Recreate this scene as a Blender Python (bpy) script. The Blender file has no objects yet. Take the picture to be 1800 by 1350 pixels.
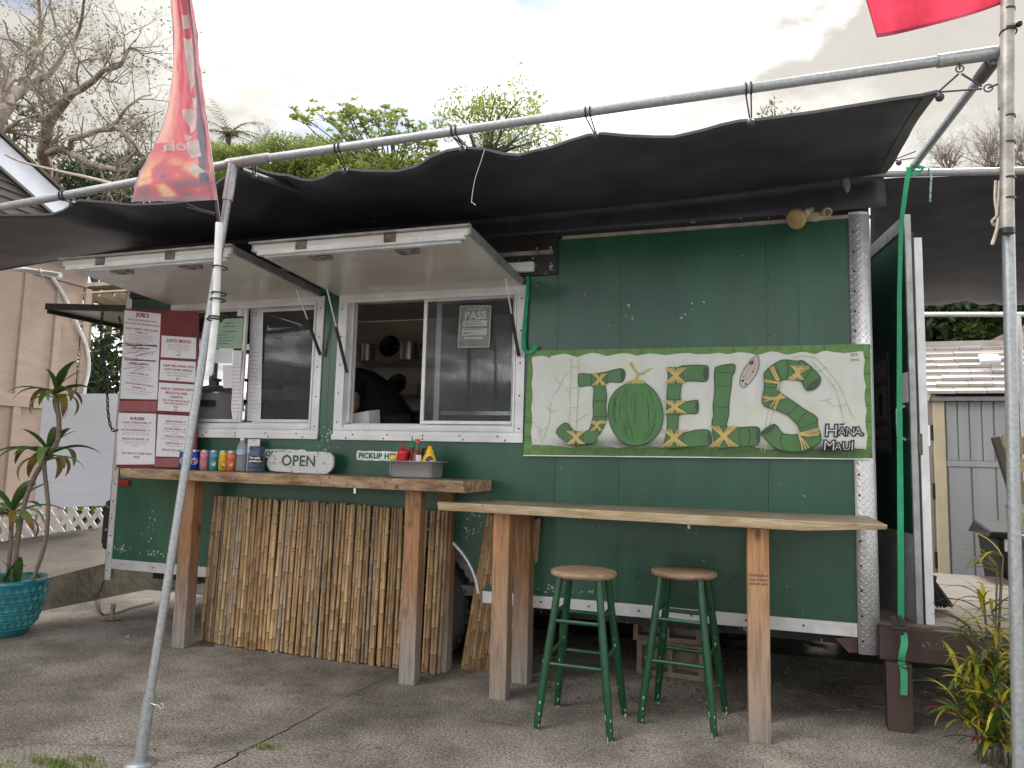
import bpy, bmesh, math, random
from mathutils import Vector, Matrix, noise as mnoise
from math import sin, cos, pi, radians as rad
rnd = random.Random(7)
S = bpy.context.scene
COL = S.collection

# ------------------------------------------------------------------ camera
FOC, CXP, CYP = 1280.0, 900.0, 675.0
CAMP = Vector((0.0, -4.2, 1.28))
YAW, PIT, ROL = rad(18.533), rad(5.839), rad(1.414)
Fv = Vector((-sin(YAW)*cos(PIT), cos(YAW)*cos(PIT), sin(PIT)))
R0 = Vector((cos(YAW), sin(YAW), 0)); U0 = R0.cross(Fv)
Rv = cos(ROL)*R0 + sin(ROL)*U0; Uv = -sin(ROL)*R0 + cos(ROL)*U0
cd = bpy.data.cameras.new('camera'); cam = bpy.data.objects.new('camera', cd); COL.objects.link(cam)
cd.sensor_width = 36; cd.lens = FOC/1800*36; cd.clip_start = .05; cd.clip_end = 3000
m = Matrix((Rv, Uv, -Fv)).transposed().to_4x4(); m.translation = CAMP; cam.matrix_world = m
S.camera = cam

# ------------------------------------------------------------------ world: sky with broken cloud
SUN_AZ, SUN_EL = rad(14), rad(40)     # azimuth from +Y towards +X
wd = bpy.data.worlds.new('World'); S.world = wd; wd.use_nodes = True
nt = wd.node_tree; nt.nodes.clear(); L = nt.links.new
def N(t, **k):
    n = nt.nodes.new(t)
    for a, b in k.items(): setattr(n, a, b)
    return n
sky = N('ShaderNodeTexSky', sky_type='NISHITA', sun_disc=False, sun_elevation=SUN_EL, sun_rotation=SUN_AZ)
bg1 = N('ShaderNodeBackground'); bg1.inputs['Strength'].default_value = .05; L(sky.outputs[0], bg1.inputs['Color'])
tc = N('ShaderNodeTexCoord'); sp = N('ShaderNodeSeparateXYZ'); L(tc.outputs['Generated'], sp.inputs[0])
ad = N('ShaderNodeMath', operation='ADD'); L(sp.outputs['Z'], ad.inputs[0]); ad.inputs[1].default_value = .18
mx = N('ShaderNodeMath', operation='MAXIMUM'); L(ad.outputs[0], mx.inputs[0]); mx.inputs[1].default_value = .08
dv = N('ShaderNodeVectorMath', operation='DIVIDE'); cb = N('ShaderNodeCombineXYZ')
for i in range(3): L(mx.outputs[0], cb.inputs[i])
L(tc.outputs['Generated'], dv.inputs[0]); L(cb.outputs[0], dv.inputs[1])
mp = N('ShaderNodeMapping'); L(dv.outputs[0], mp.inputs[0]); mp.inputs['Location'].default_value = (3.12, -5.36, 0)
n1 = N('ShaderNodeTexNoise'); n1.inputs['Scale'].default_value = 1.25; n1.inputs['Detail'].default_value = 9; n1.inputs['Roughness'].default_value = .56; L(mp.outputs[0], n1.inputs['Vector'])
r1 = N('ShaderNodeValToRGB'); r1.color_ramp.elements[0].position = .385; r1.color_ramp.elements[1].position = .475; L(n1.outputs['Fac'], r1.inputs[0])
mp2 = N('ShaderNodeMapping'); L(dv.outputs[0], mp2.inputs[0]); mp2.inputs['Location'].default_value = (-.37, -8.52, 2)
n2 = N('ShaderNodeTexNoise'); n2.inputs['Scale'].default_value = .95; n2.inputs['Detail'].default_value = 8; n2.inputs['Roughness'].default_value = .63; L(mp2.outputs[0], n2.inputs['Vector'])
r2 = N('ShaderNodeValToRGB'); cr = r2.color_ramp
cr.elements[0].position = .30; cr.elements[0].color = (.165, .157, .141, 1)
cr.elements[1].position = .76; cr.elements[1].color = (8.5, 8.5, 8.5, 1)
e = cr.elements.new(.43); e.color = (.195, .187, .170, 1); e = cr.elements.new(.50); e.color = (.265, .258, .240, 1); e = cr.elements.new(.60); e.color = (.85, .84, .82, 1)
L(n2.outputs['Fac'], r2.inputs[0])
bg2 = N('ShaderNodeBackground'); L(r2.outputs[0], bg2.inputs['Color']); bg2.inputs['Strength'].default_value = 1.0
ms = N('ShaderNodeMixShader'); L(r1.outputs[0], ms.inputs[0]); L(bg1.outputs[0], ms.inputs[1]); L(bg2.outputs[0], ms.inputs[2])
wo = N('ShaderNodeOutputWorld'); L(ms.outputs[0], wo.inputs[0])

sl = bpy.data.lights.new('sun', 'SUN'); sl.energy = 1.1; sl.angle = rad(14); sl.color = (1, .95, .87)
so = bpy.data.objects.new('sun', sl); COL.objects.link(so)
sd = Vector((sin(SUN_AZ)*cos(SUN_EL), cos(SUN_AZ)*cos(SUN_EL), sin(SUN_EL)))
so.rotation_euler = sd.to_track_quat('Z', 'Y').to_euler(); so.location = sd*60
S.view_settings.view_transform = 'Standard'; S.view_settings.look = 'None'
S.view_settings.exposure = 2.05; S.view_settings.gamma = 1; S.view_settings.use_curve_mapping = False
S.cycles.use_denoising = True; S.cycles.max_bounces = 8; S.cycles.transparent_max_bounces = 12
S.cycles.sample_clamp_indirect = 6

# ------------------------------------------------------------------ measuring: a sight line of the photograph met with a plane of the place
def ray(u, v): return Fv + Rv*((u-CXP)/FOC) - Uv*((v-CYP)/FOC)
def W(u, v, y=0.0):
    r = ray(u, v); return CAMP + r*((y-CAMP.y)/r.y)
def G(u, v, z=0.0):
    r = ray(u, v); return CAMP + r*((z-CAMP.z)/r.z)
def XP(u, v, x):
    r = ray(u, v); return CAMP + r*((x-CAMP.x)/r.x)

# ------------------------------------------------------------------ materials
def mat(name, col, rough=.6, metal=0.0, var=.18, vs=6.0, col2=None, bump=0.0, bs=80.0, st=(1,1,1), spec=.5, rndv=0.0,
        alpha=1.0, coat=0.0, spots=None, subs=0.0, lo=.35, hi=.65, transl=0.0, bst=None):
    mt = bpy.data.materials.new(name); mt.use_nodes = True
    t = mt.node_tree; nn = t.nodes; b = nn['Principled BSDF']; ln = t.links.new
    b.inputs['Roughness'].default_value = rough; b.inputs['Metallic'].default_value = metal
    b.inputs['Specular IOR Level'].default_value = spec; b.inputs['Coat Weight'].default_value = coat
    tcn = nn.new('ShaderNodeTexCoord'); mpn = nn.new('ShaderNodeMapping'); ln(tcn.outputs['Object'], mpn.inputs[0]); mpn.inputs['Scale'].default_value = st
    no = nn.new('ShaderNodeTexNoise'); no.inputs['Scale'].default_value = vs; no.inputs['Detail'].default_value = 7; no.inputs['Roughness'].default_value = .6
    ln(mpn.outputs[0], no.inputs['Vector'])
    rp = nn.new('ShaderNodeValToRGB'); e0, e1 = rp.color_ramp.elements
    if col2 is None:
        e0.color = (*[c*(1-var) for c in col], 1); e1.color = (*[min(1, c*(1+var)) for c in col], 1)
    else: e0.color = (*col, 1); e1.color = (*col2, 1)
    e0.position = lo; e1.position = hi
    ln(no.outputs['Fac'], rp.inputs[0]); cur = rp.outputs[0]
    if spots:
        sc, thr, scol = spots[:3]
        vo = nn.new('ShaderNodeTexNoise'); vo.inputs['Scale'].default_value = sc; vo.inputs['Detail'].default_value = 4; vo.inputs['Roughness'].default_value = .65
        ln(tcn.outputs['Object'], vo.inputs['Vector'])
        rr = nn.new('ShaderNodeValToRGB'); rr.color_ramp.elements[0].position = thr; rr.color_ramp.elements[1].position = thr+.02
        ln(vo.outputs['Fac'], rr.inputs[0])
        mxn = nn.new('ShaderNodeMix'); mxn.data_type = 'RGBA'; ln(rr.outputs[0], mxn.inputs['Factor']); ln(cur, mxn.inputs['A']); mxn.inputs['B'].default_value = (*scol, 1)
        cur = mxn.outputs['Result']
    if rndv:
        oi = nn.new('ShaderNodeObjectInfo'); mr = nn.new('ShaderNodeMapRange'); mr.inputs['To Min'].default_value = 1-rndv; mr.inputs['To Max'].default_value = 1+rndv
        ln(oi.outputs['Random'], mr.inputs['Value']); hs = nn.new('ShaderNodeHueSaturation'); ln(mr.outputs[0], hs.inputs['Value']); ln(cur, hs.inputs['Color']); cur = hs.outputs[0]
    ln(cur, b.inputs['Base Color'])
    if bump:
        bn = nn.new('ShaderNodeTexNoise'); bn.inputs['Scale'].default_value = bs; bn.inputs['Detail'].default_value = 4
        if bst:
            mb2 = nn.new('ShaderNodeMapping'); mb2.inputs['Scale'].default_value = bst; ln(tcn.outputs['Object'], mb2.inputs[0]); ln(mb2.outputs[0], bn.inputs['Vector'])
        else: ln(mpn.outputs[0], bn.inputs['Vector'])
        bp = nn.new('ShaderNodeBump'); bp.inputs['Strength'].default_value = bump; bp.inputs['Distance'].default_value = .01
        ln(bn.outputs['Fac'], bp.inputs['Height']); ln(bp.outputs[0], b.inputs['Normal'])
    if transl:
        tr = nn.new('ShaderNodeBsdfTranslucent'); ln(cur, tr.inputs['Color']); mm = nn.new('ShaderNodeMixShader'); mm.inputs[0].default_value = transl
        ou = nn['Material Output']; ln(b.outputs[0], mm.inputs[1]); ln(tr.outputs[0], mm.inputs[2]); ln(mm.outputs[0], ou.inputs['Surface'])
    return mt
def glass_mat(name, tint, veil, dcol=(.42, .43, .44)):
    mt = bpy.data.materials.new(name); mt.use_nodes = True; t = mt.node_tree; t.nodes.clear(); ln = t.links.new
    tr = t.nodes.new('ShaderNodeBsdfTransparent'); tr.inputs[0].default_value = (*tint, 1)
    df = t.nodes.new('ShaderNodeBsdfDiffuse'); df.inputs[0].default_value = (*dcol, 1)
    gl = t.nodes.new('ShaderNodeBsdfGlossy'); gl.inputs['Roughness'].default_value = .03
    m1 = t.nodes.new('ShaderNodeMixShader'); m1.inputs[0].default_value = veil; ln(tr.outputs[0], m1.inputs[1]); ln(df.outputs[0], m1.inputs[2])
    lw = t.nodes.new('ShaderNodeLayerWeight'); pw = t.nodes.new('ShaderNodeMath'); pw.operation = 'POWER'; pw.inputs[1].default_value = 4.5; ln(lw.outputs['Facing'], pw.inputs[0]); fr = t.nodes.new('ShaderNodeMath'); fr.operation = 'MULTIPLY_ADD'; fr.inputs[1].default_value = .2; fr.inputs[2].default_value = .008; ln(pw.outputs[0], fr.inputs[0])
    m2 = t.nodes.new('ShaderNodeMixShader'); ln(fr.outputs[0], m2.inputs[0]); ln(m1.outputs[0], m2.inputs[1]); ln(gl.outputs[0], m2.inputs[2])
    o = t.nodes.new('ShaderNodeOutputMaterial'); ln(m2.outputs[0], o.inputs[0]); return mt
def diamond_mat():
    mt = mat('tread_plate', (.72, .73, .76), .40, .6, .15, 9, bump=0); t = mt.node_tree; nn = t.nodes; ln = t.links.new; b = nn['Principled BSDF']
    tcn = [n for n in nn if n.type == 'TEX_COORD'][0]; s = nn.new('ShaderNodeSeparateXYZ'); ln(tcn.outputs['Object'], s.inputs[0])
    def mth(op, a, bb):
        n = nn.new('ShaderNodeMath'); n.operation = op
        for i, q in enumerate((a, bb)):
            if q is None: continue
            if isinstance(q, (int, float)): n.inputs[i].default_value = q
            else: ln(q, n.inputs[i])
        return n.outputs[0]
    u = mth('MULTIPLY', mth('ADD', s.outputs['X'], s.outputs['Y']), 27.0); v = mth('MULTIPLY', s.outputs['Z'], 27.0)
    a = mth('ADD', u, v); c = mth('SUBTRACT', u, v)
    fa = mth('SUBTRACT', mth('FRACT', a, None), .5); fc = mth('SUBTRACT', mth('FRACT', c, None), .5)
    par = mth('MODULO', mth('ABSOLUTE', mth('ADD', mth('FLOOR', a, None), mth('FLOOR', c, None)), None), 2.0)
    d1 = mth('ADD', mth('MULTIPLY', mth('MULTIPLY', fa, fa), 3.6), mth('MULTIPLY', mth('MULTIPLY', fc, fc), 34.0))
    d2 = mth('ADD', mth('MULTIPLY', mth('MULTIPLY', fc, fc), 3.6), mth('MULTIPLY', mth('MULTIPLY', fa, fa), 34.0))
    mixv = mth('ADD', mth('MULTIPLY', d1, par), mth('MULTIPLY', d2, mth('SUBTRACT', 1.0, par)))
    h = mth('SUBTRACT', 1.0, mth('MINIMUM', mixv, 1.0))
    bp = nn.new('ShaderNodeBump'); bp.inputs['Strength'].default_value = 1; bp.inputs['Distance'].default_value = .0022; ln(h, bp.inputs['Height']); ln(bp.outputs[0], b.inputs['Normal'])
    return mt
def wood_mat(name, c1, c2, axis, rough=.65, weather=None, scale=5.0, bump=.35, ring=True):
    """grain along one axis; weather=(z0, z1, colour): greyed below z1"""
    mt = bpy.data.materials.new(name); mt.use_nodes = True; t = mt.node_tree; nn = t.nodes; ln = t.links.new; b = nn['Principled BSDF']; b.inputs['Roughness'].default_value = rough
    tcn = nn.new('ShaderNodeTexCoord'); oi = nn.new('ShaderNodeObjectInfo')
    off = nn.new('ShaderNodeVectorMath'); off.operation = 'ADD'; ln(tcn.outputs['Object'], off.inputs[0]); cmb = nn.new('ShaderNodeCombineXYZ')
    ml = nn.new('ShaderNodeMath'); ml.operation = 'MULTIPLY'; ml.inputs[1].default_value = 3.0; ln(oi.outputs['Random'], ml.inputs[0])
    for i in range(2): ln(ml.outputs[0], cmb.inputs[i])
    ln(cmb.outputs[0], off.inputs[1])
    mpn = nn.new('ShaderNodeMapping'); sc = [9.0]*3; sc[axis] = .7; mpn.inputs['Scale'].default_value = sc; ln(off.outputs[0], mpn.inputs[0])
    no = nn.new('ShaderNodeTexNoise'); no.inputs['Scale'].default_value = scale; no.inputs['Detail'].default_value = 8; no.inputs['Distortion'].default_value = .6; ln(mpn.outputs[0], no.inputs['Vector'])
    big = nn.new('ShaderNodeTexNoise'); big.inputs['Scale'].default_value = 3.0; big.inputs['Detail'].default_value = 3; ln(off.outputs[0], big.inputs['Vector'])
    avg = nn.new('ShaderNodeMath'); avg.operation = 'MULTIPLY_ADD'; avg.inputs[1].default_value = .35; ln(big.outputs['Fac'], avg.inputs[0])
    mm = nn.new('ShaderNodeMath'); mm.operation = 'MULTIPLY'; mm.inputs[1].default_value = .65; ln(no.outputs['Fac'], mm.inputs[0]); ln(mm.outputs[0], avg.inputs[2])
    rp = nn.new('ShaderNodeValToRGB'); rp.color_ramp.elements[0].position = .38; rp.color_ramp.elements[1].position = .6
    rp.color_ramp.elements[0].color = (*c1, 1); rp.color_ramp.elements[1].color = (*c2, 1); ln(avg.outputs[0], rp.inputs[0]); cur = rp.outputs[0]
    # knots
    vo = nn.new('ShaderNodeTexVoronoi'); vo.inputs['Scale'].default_value = 1.0; m3 = nn.new('ShaderNodeMapping'); s3 = [7.0]*3; s3[axis] = 3.2; m3.inputs['Scale'].default_value = s3
    ln(off.outputs[0], m3.inputs[0]); ln(m3.outputs[0], vo.inputs['Vector'])
    kr = nn.new('ShaderNodeValToRGB'); kr.color_ramp.elements[0].position = .05; kr.color_ramp.elements[1].position = .16; kr.color_ramp.elements[0].color = (1, 1, 1, 1); kr.color_ramp.elements[1].color = (0, 0, 0, 1)
    ln(vo.outputs['Distance'], kr.inputs[0]); kx = nn.new('ShaderNodeMix'); kx.data_type = 'RGBA'; ln(kr.outputs[0], kx.inputs['Factor']); ln(cur, kx.inputs['A']); kx.inputs['B'].default_value = (*[c*.45 for c in c1], 1); cur = kx.outputs['Result']
    if weather:
        s = nn.new('ShaderNodeSeparateXYZ'); ln(tcn.outputs['Object'], s.inputs[0]); wob = nn.new('ShaderNodeMath'); wob.operation = 'MULTIPLY_ADD'; wob.inputs[1].default_value = .45
        ln(no.outputs['Fac'], wob.inputs[0]); ln(s.outputs['Z'], wob.inputs[2])
        mr = nn.new('ShaderNodeMapRange'); mr.inputs['From Min'].default_value = weather[0]+.22; mr.inputs['From Max'].default_value = weather[1]+.22; mr.inputs['To Min'].default_value = 1; mr.inputs['To Max'].default_value = 0
        ln(wob.outputs[0], mr.inputs['Value']); wx = nn.new('ShaderNodeMix'); wx.data_type = 'RGBA'; ln(mr.outputs[0], wx.inputs['Factor']); ln(cur, wx.inputs['A'])
        r3 = nn.new('ShaderNodeValToRGB'); r3.color_ramp.elements[0].position = .35; r3.color_ramp.elements[1].position = .62; r3.color_ramp.elements[0].color = (*[c*.6 for c in weather[2]], 1); r3.color_ramp.elements[1].color = (*weather[2], 1)
        ln(no.outputs['Fac'], r3.inputs[0]); ln(r3.outputs[0], wx.inputs['B']); cur = wx.outputs['Result']
    ln(cur, b.inputs['Base Color'])
    bp = nn.new('ShaderNodeBump'); bp.inputs['Strength'].default_value = bump; bp.inputs['Distance'].default_value = .006; ln(no.outputs['Fac'], bp.inputs['Height']); ln(bp.outputs[0], b.inputs['Normal'])
    return mt
def attr_mat(name, rough=.8, transl=0.0, layer='print', bump=0.0, sheen=0.0, spec=.3):
    mt = bpy.data.materials.new(name); mt.use_nodes = True; t = mt.node_tree; nn = t.nodes; ln = t.links.new; b = nn['Principled BSDF']; b.inputs['Roughness'].default_value = rough; b.inputs['Specular IOR Level'].default_value = spec
    at = nn.new('ShaderNodeAttribute'); at.attribute_name = layer; ln(at.outputs['Color'], b.inputs['Base Color'])
    if transl:
        tr = nn.new('ShaderNodeBsdfTranslucent'); ln(at.outputs['Color'], tr.inputs['Color']); mm = nn.new('ShaderNodeMixShader'); mm.inputs[0].default_value = transl
        ln(b.outputs[0], mm.inputs[1]); ln(tr.outputs[0], mm.inputs[2]); ln(mm.outputs[0], nn['Material Output'].inputs['Surface'])
    return mt

# ------------------------------------------------------------------ mesh builder
class MB:
    def __init__(s): s.v = []; s.f = []; s.mi = []; s.sm = []; s.cm = 0
    def add(s, vs, fs, smooth=False):
        o = len(s.v); s.v += [tuple(q) for q in vs]
        for f in fs: s.f.append(tuple(i+o for i in f)); s.mi.append(s.cm); s.sm.append(smooth)
    def box(s, a, b, M_=None):
        x0, y0, z0 = a; x1, y1, z1 = b
        vs = [(x0,y0,z0),(x1,y0,z0),(x1,y1,z0),(x0,y1,z0),(x0,y0,z1),(x1,y0,z1),(x1,y1,z1),(x0,y1,z1)]
        if M_ is not None: vs = [M_ @ Vector(q) for q in vs]
        s.add(vs, [(0,3,2,1),(4,5,6,7),(0,1,5,4),(1,2,6,5),(2,3,7,6),(3,0,4,7)]); return s
    def hexa(s, p): s.add(p, [(0,3,2,1),(4,5,6,7),(0,1,5,4),(1,2,6,5),(2,3,7,6),(3,0,4,7)]); return s
    def bar(s, p, q, w, h, up=(0,0,1)):
        p, q = Vector(p), Vector(q); d = (q-p).normalized(); u = Vector(up)
        if abs(d.dot(u)) > .98: u = Vector((0,1,0))
        a = d.cross(u).normalized(); b = a.cross(d)
        vs = [e + a*i*w/2 + b*j*h/2 for e in (p, q) for i, j in ((-1,-1),(1,-1),(1,1),(-1,1))]
        s.add(vs, [(0,3,2,1),(4,5,6,7),(0,1,5,4),(1,2,6,5),(2,3,7,6),(3,0,4,7)]); return s
    def tube(s, pts, r, n=8, cap=True, smooth=True):
        pts = [Vector(p) for p in pts]; k = len(pts); rs = r if isinstance(r, (list, tuple)) else [r]*k
        vs = []; pa = None
        for i, p in enumerate(pts):
            d = (pts[min(i+1, k-1)] - pts[max(i-1, 0)])
            d = d.normalized() if d.length > 1e-9 else Vector((0,0,1))
            if pa is None:
                u = Vector((0,0,1)) if abs(d.z) < .9 else Vector((1,0,0)); a = d.cross(u).normalized()
            else:
                a = pa - d*pa.dot(d); a = a.normalized() if a.length > 1e-6 else d.orthogonal().normalized()
            pa = a; b = d.cross(a)
            vs += [p + (a*cos(2*pi*j/n) + b*sin(2*pi*j/n))*rs[i] for j in range(n)]
        fs = [(i*n+j, i*n+(j+1) % n, (i+1)*n+(j+1) % n, (i+1)*n+j) for i in range(k-1) for j in range(n)]
        s.add(vs, fs, smooth)
        if cap: s.add(vs[:n], [tuple(range(n))[::-1]]); s.add(vs[-n:], [tuple(range(n))])
        return s
    def lathe(s, prof, n=20, c=(0,0,0), smooth=True, M_=None):
        c = Vector(c); vs = [Vector((r*cos(2*pi*j/n), r*sin(2*pi*j/n), z)) for r, z in prof for j in range(n)]
        vs = [(M_ @ q if M_ is not None else q) + c for q in vs]; k = len(prof)
        s.add(vs, [(i*n+j, i*n+(j+1) % n, (i+1)*n+(j+1) % n, (i+1)*n+j) for i in range(k-1) for j in range(n)], smooth)
        if prof[0][0] > 1e-6: s.add(vs[:n], [tuple(range(n))[::-1]])
        if prof[-1][0] > 1e-6: s.add(vs[-n:], [tuple(range(n))])
        return s
    def prism(s, poly, off):
        """poly: 3-D points of a flat outline, off: vector of thickness"""
        poly = [Vector(p) for p in poly]; off = Vector(off); n = len(poly)
        s.add(poly + [p+off for p in poly], [tuple(range(n)), tuple(range(2*n-1, n-1, -1))] + [(i, i+n, (i+1) % n+n, (i+1) % n) for i in range(n)]); return s
    def ngon(s, poly): s.add(poly, [tuple(range(len(poly)))]); return s
    def grid(s, rows, smooth=True):
        n = len(rows[0]); s.add([p for r in rows for p in r], [(i*n+j, i*n+j+1, (i+1)*n+j+1, (i+1)*n+j) for i in range(len(rows)-1) for j in range(n-1)], smooth); return s
    def strip(s, pts, w, nrm, off=0.0):
        """flat ribbon along pts, lying square to nrm"""
        pts = [Vector(p) for p in pts]; nr = Vector(nrm).normalized(); k = len(pts); a = []
        for i, p in enumerate(pts):
            d = (pts[min(i+1, k-1)]-pts[max(i-1, 0)]).normalized(); sd_ = d.cross(nr).normalized()
            ww = w[i] if isinstance(w, (list, tuple)) else w
            a.append([p+sd_*ww/2+nr*off, p-sd_*ww/2+nr*off])
        s.grid(a, False); return s
    def ball(s, c, r, n=8, m_=6, sq=(1,1,1)):
        s.lathe([(max(1e-7, r*sin(pi*i/m_)), -r*cos(pi*i/m_)) for i in range(m_+1)], n, c, True, Matrix.Diagonal(sq)); return s
    def text(s, body, size, fn, align='CENTER', bold=0.0, shear=0.0, res=2, sx=1.0, space=1.0):
        cu = bpy.data.curves.new('tmp', 'FONT'); cu.body = body; cu.size = size; cu.align_x = align; cu.offset = bold; cu.shear = shear; cu.resolution_u = res; cu.space_character = space
        cu.fill_mode = 'FRONT'
        ob = bpy.data.objects.new('tmp', cu); COL.objects.link(ob); dg = bpy.context.evaluated_depsgraph_get()
        me = bpy.data.meshes.new_from_object(ob.evaluated_get(dg))
        s.add([fn(v.co.x*sx, v.co.y) for v in me.vertices], [tuple(p.vertices) for p in me.polygons])
        bpy.data.objects.remove(ob); bpy.data.curves.remove(cu); bpy.data.meshes.remove(me); return s
    def build(s, name, mats, parent=None, bevel=0.0, local=False, seg=2, kind=None, weld=False, auto=None):
        me = bpy.data.meshes.new(name); me.from_pydata(s.v, [], s.f)
        mats = mats if isinstance(mats, (list, tuple)) else [mats]
        for q in mats: me.materials.append(q)
        me.polygons.foreach_set('material_index', s.mi); me.polygons.foreach_set('use_smooth', s.sm)
        if weld:
            bm = bmesh.new(); bm.from_mesh(me); bmesh.ops.remove_doubles(bm, verts=bm.verts, dist=1e-5); bmesh.ops.recalc_face_normals(bm, faces=bm.faces); bm.to_mesh(me); bm.free()
        me.update()
        o = bpy.data.objects.new(name, me); COL.objects.link(o)
        if parent is not None:
            o.parent = parent
            if not local and parent.type == 'EMPTY': o.location = -parent.location
        if bevel:
            bv = o.modifiers.new('bevel', 'BEVEL'); bv.width = bevel; bv.segments = seg; bv.limit_method = 'ANGLE'; bv.angle_limit = rad(40)
        if kind: o['kind'] = kind
        return o
def thing(name, label, cat, loc=(0,0,0), group=None, rz=0.0):
    o = bpy.data.objects.new(name, None); COL.objects.link(o); o.location = loc; o.rotation_euler = (0, 0, rz)
    o.empty_display_size = .1; o['label'] = label; o['category'] = cat
    if group: o['group'] = group
    return o
def tag(o, label, cat, group=None):
    o['label'] = label; o['category'] = cat
    if group: o['group'] = group
    return o
def dup(o, loc, rz=0.0, label=None):
    r = o.copy(); COL.objects.link(r); r.location = loc; r.rotation_euler = (0, 0, rz)
    if label: r['label'] = label
    for ch in o.children:
        c = ch.copy(); COL.objects.link(c); c.parent = r
        for g in ch.children:
            d = g.copy(); COL.objects.link(d); d.parent = c
    return r
def wob(p, a, f=1.0): return Vector(p) + Vector(mnoise.noise_vector(Vector(p)*f))*a
def catmull(pts, k=5):
    pts = [Vector(p) for p in pts]; out = []
    for i in range(len(pts)-1):
        a, b, c, d = pts[max(i-1,0)], pts[i], pts[i+1], pts[min(i+2, len(pts)-1)]
        for j in range(k):
            t = j/k; out.append(.5*((2*b)+(c-a)*t+(2*a-5*b+4*c-d)*t*t+(3*b-a-3*c+d)*t**3))
    return out+[pts[-1]]

# ------------------------------------------------------------------ palette
GREEN = mat('green_paint', (.022, .089, .055), .28, 0, .26, 2.6, bump=.04, bs=9, spots=(30, .76, (.35, .42, .38)), st=(1, 1, .35))
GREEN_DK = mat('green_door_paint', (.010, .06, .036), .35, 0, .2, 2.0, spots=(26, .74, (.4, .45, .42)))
GREEN_STOOL = mat('stool_paint', (.006, .058, .024), .3, 0, .2, 9, spots=(45, .70, (.55, .55, .45)), bump=.1, bs=30)
PLATE = diamond_mat()
ALU = mat('aluminium', (.66, .67, .70), .42, .55, .15, 7, bump=.05, bs=50, spots=(60, .72, (.16, .15, .14)))
ALU_W = mat('white_aluminium', (.72, .73, .76), .45, .15, .12, 6, spots=(55, .70, (.2, .19, .17)))
GALV = mat('galvanised', (.36, .38, .40), .42, .55, .16, 70, bump=.08, bs=90)
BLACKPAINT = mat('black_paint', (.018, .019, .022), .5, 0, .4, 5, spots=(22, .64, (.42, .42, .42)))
BLACK = mat('black_plastic', (.014, .014, .016), .42, 0, .3, 10)
RUBBER = mat('rubber', (.018, .018, .018), .75, 0, .3, 30, bump=.3, bs=60)
WHITE = mat('white_paint', (.72, .77, .86), .5, 0, .05, 4, bump=.05, bs=30)
WHITE_PVC = mat('white_pvc', (.74, .75, .76), .4, 0, .12, 14, spots=(40, .68, (.35, .3, .24)))
PAPER = mat('paper', (.82, .83, .90), .7, 0, .02, 3)
REDINK = mat('red_ink', (.42, .03, .04), .7, 0, .05, 3)
DARKINK = mat('dark_ink', (.03, .03, .05), .7, 0, .05, 3)
MIDINK = mat('faded_ink', (.30, .10, .13), .7, 0, .05, 3)
MAROON = mat('maroon_paint', (.19, .020, .030), .5, 0, .25, 3, spots=(16, .70, (.33, .10, .11)))
TARP = mat('tarpaulin', (.050, .051, .068), .5, 0, .3, 4, bump=.5, bs=6, spec=.4)
TARP_HEM = mat('tarpaulin_hem', (.075, .078, .084), .6, 0, .2, 6)
STEEL = mat('stainless', (.62, .63, .65), .28, 1, .08, 6)
DIRTYW = mat('grimy_white', (.62, .60, .56), .22, 0, .10, 3, spots=(14, .72, (.26, .22, .16)))
INNER = mat('kitchen_wall', (.72, .67, .60), .5, 0, .15, 2)
WOODPOST = wood_mat('post_timber', (.20, .095, .043), (.40, .205, .10), 2, .7, (.08, .62, (.33, .305, .28)), scale=8.0, bump=.6)
WOODPOST2 = wood_mat('post_timber_pale', (.27, .13, .055), (.46, .25, .115), 2, .7, (.0, .85, (.32, .275, .23)), scale=8.0, bump=.6)
SLAB = wood_mat('slab_timber', (.12, .085, .06), (.26, .20, .15), 0, .6, scale=4.0)
EDGEW = mat('sawn_edge', (.20, .12, .065), .75, 0, .3, 9, col2=(.52, .37, .24), st=(.6, 2, 3), bump=.7, bs=60, spots=(34, .62, (.13, .08, .05)))
EDGEW2 = mat('sawn_edge_pale', (.36, .25, .13), .7, 0, .3, 7, col2=(.62, .50, .34), st=(.5, 2, 4), bump=.6, bs=50, spots=(16, .66, (.26, .21, .17)))
SLAB2 = wood_mat('slab_timber_pale', (.17, .14, .10), (.34, .28, .20), 0, .6, scale=4.0)
SEATWOOD = wood_mat('seat_timber', (.19, .12, .075), (.40, .28, .19), 0, .55, scale=4, bump=.2)
DECKW = mat('deck_boards', (.17, .135, .105), .75, 0, .3, 4, st=(1, 7, 1), bump=.3, bs=20)
BROWN = mat('brown_paint', (.060, .036, .032), .5, 0, .15, 5, bump=.08, bs=30)
BAMBOO = []
for i_, (a_, b_) in enumerate([((.28, .165, .075), (.42, .27, .135)), ((.22, .145, .082), (.35, .245, .15)), ((.34, .22, .11), (.47, .33, .18)), ((.24, .19, .145), (.35, .285, .215))]):
    BAMBOO.append(mat('bamboo', a_, .42, 0, .2, 5, col2=b_, st=(4, 4, 1.2), rndv=.35, bump=.1, bs=60, spots=(26, .64, (.10, .065, .04))))
BNODE = mat('bamboo_node', (.17, .11, .06), .6, 0, .3, 20)
GSTRAP = mat('green_webbing', (.012, .30, .14), .6, 0, .15, 30)
CORD = mat('bungee', (.02, .018, .03), .6)
ROPE = mat('rope', (.55, .47, .38), .8, 0, .2, 40)
CONC = None
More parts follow.
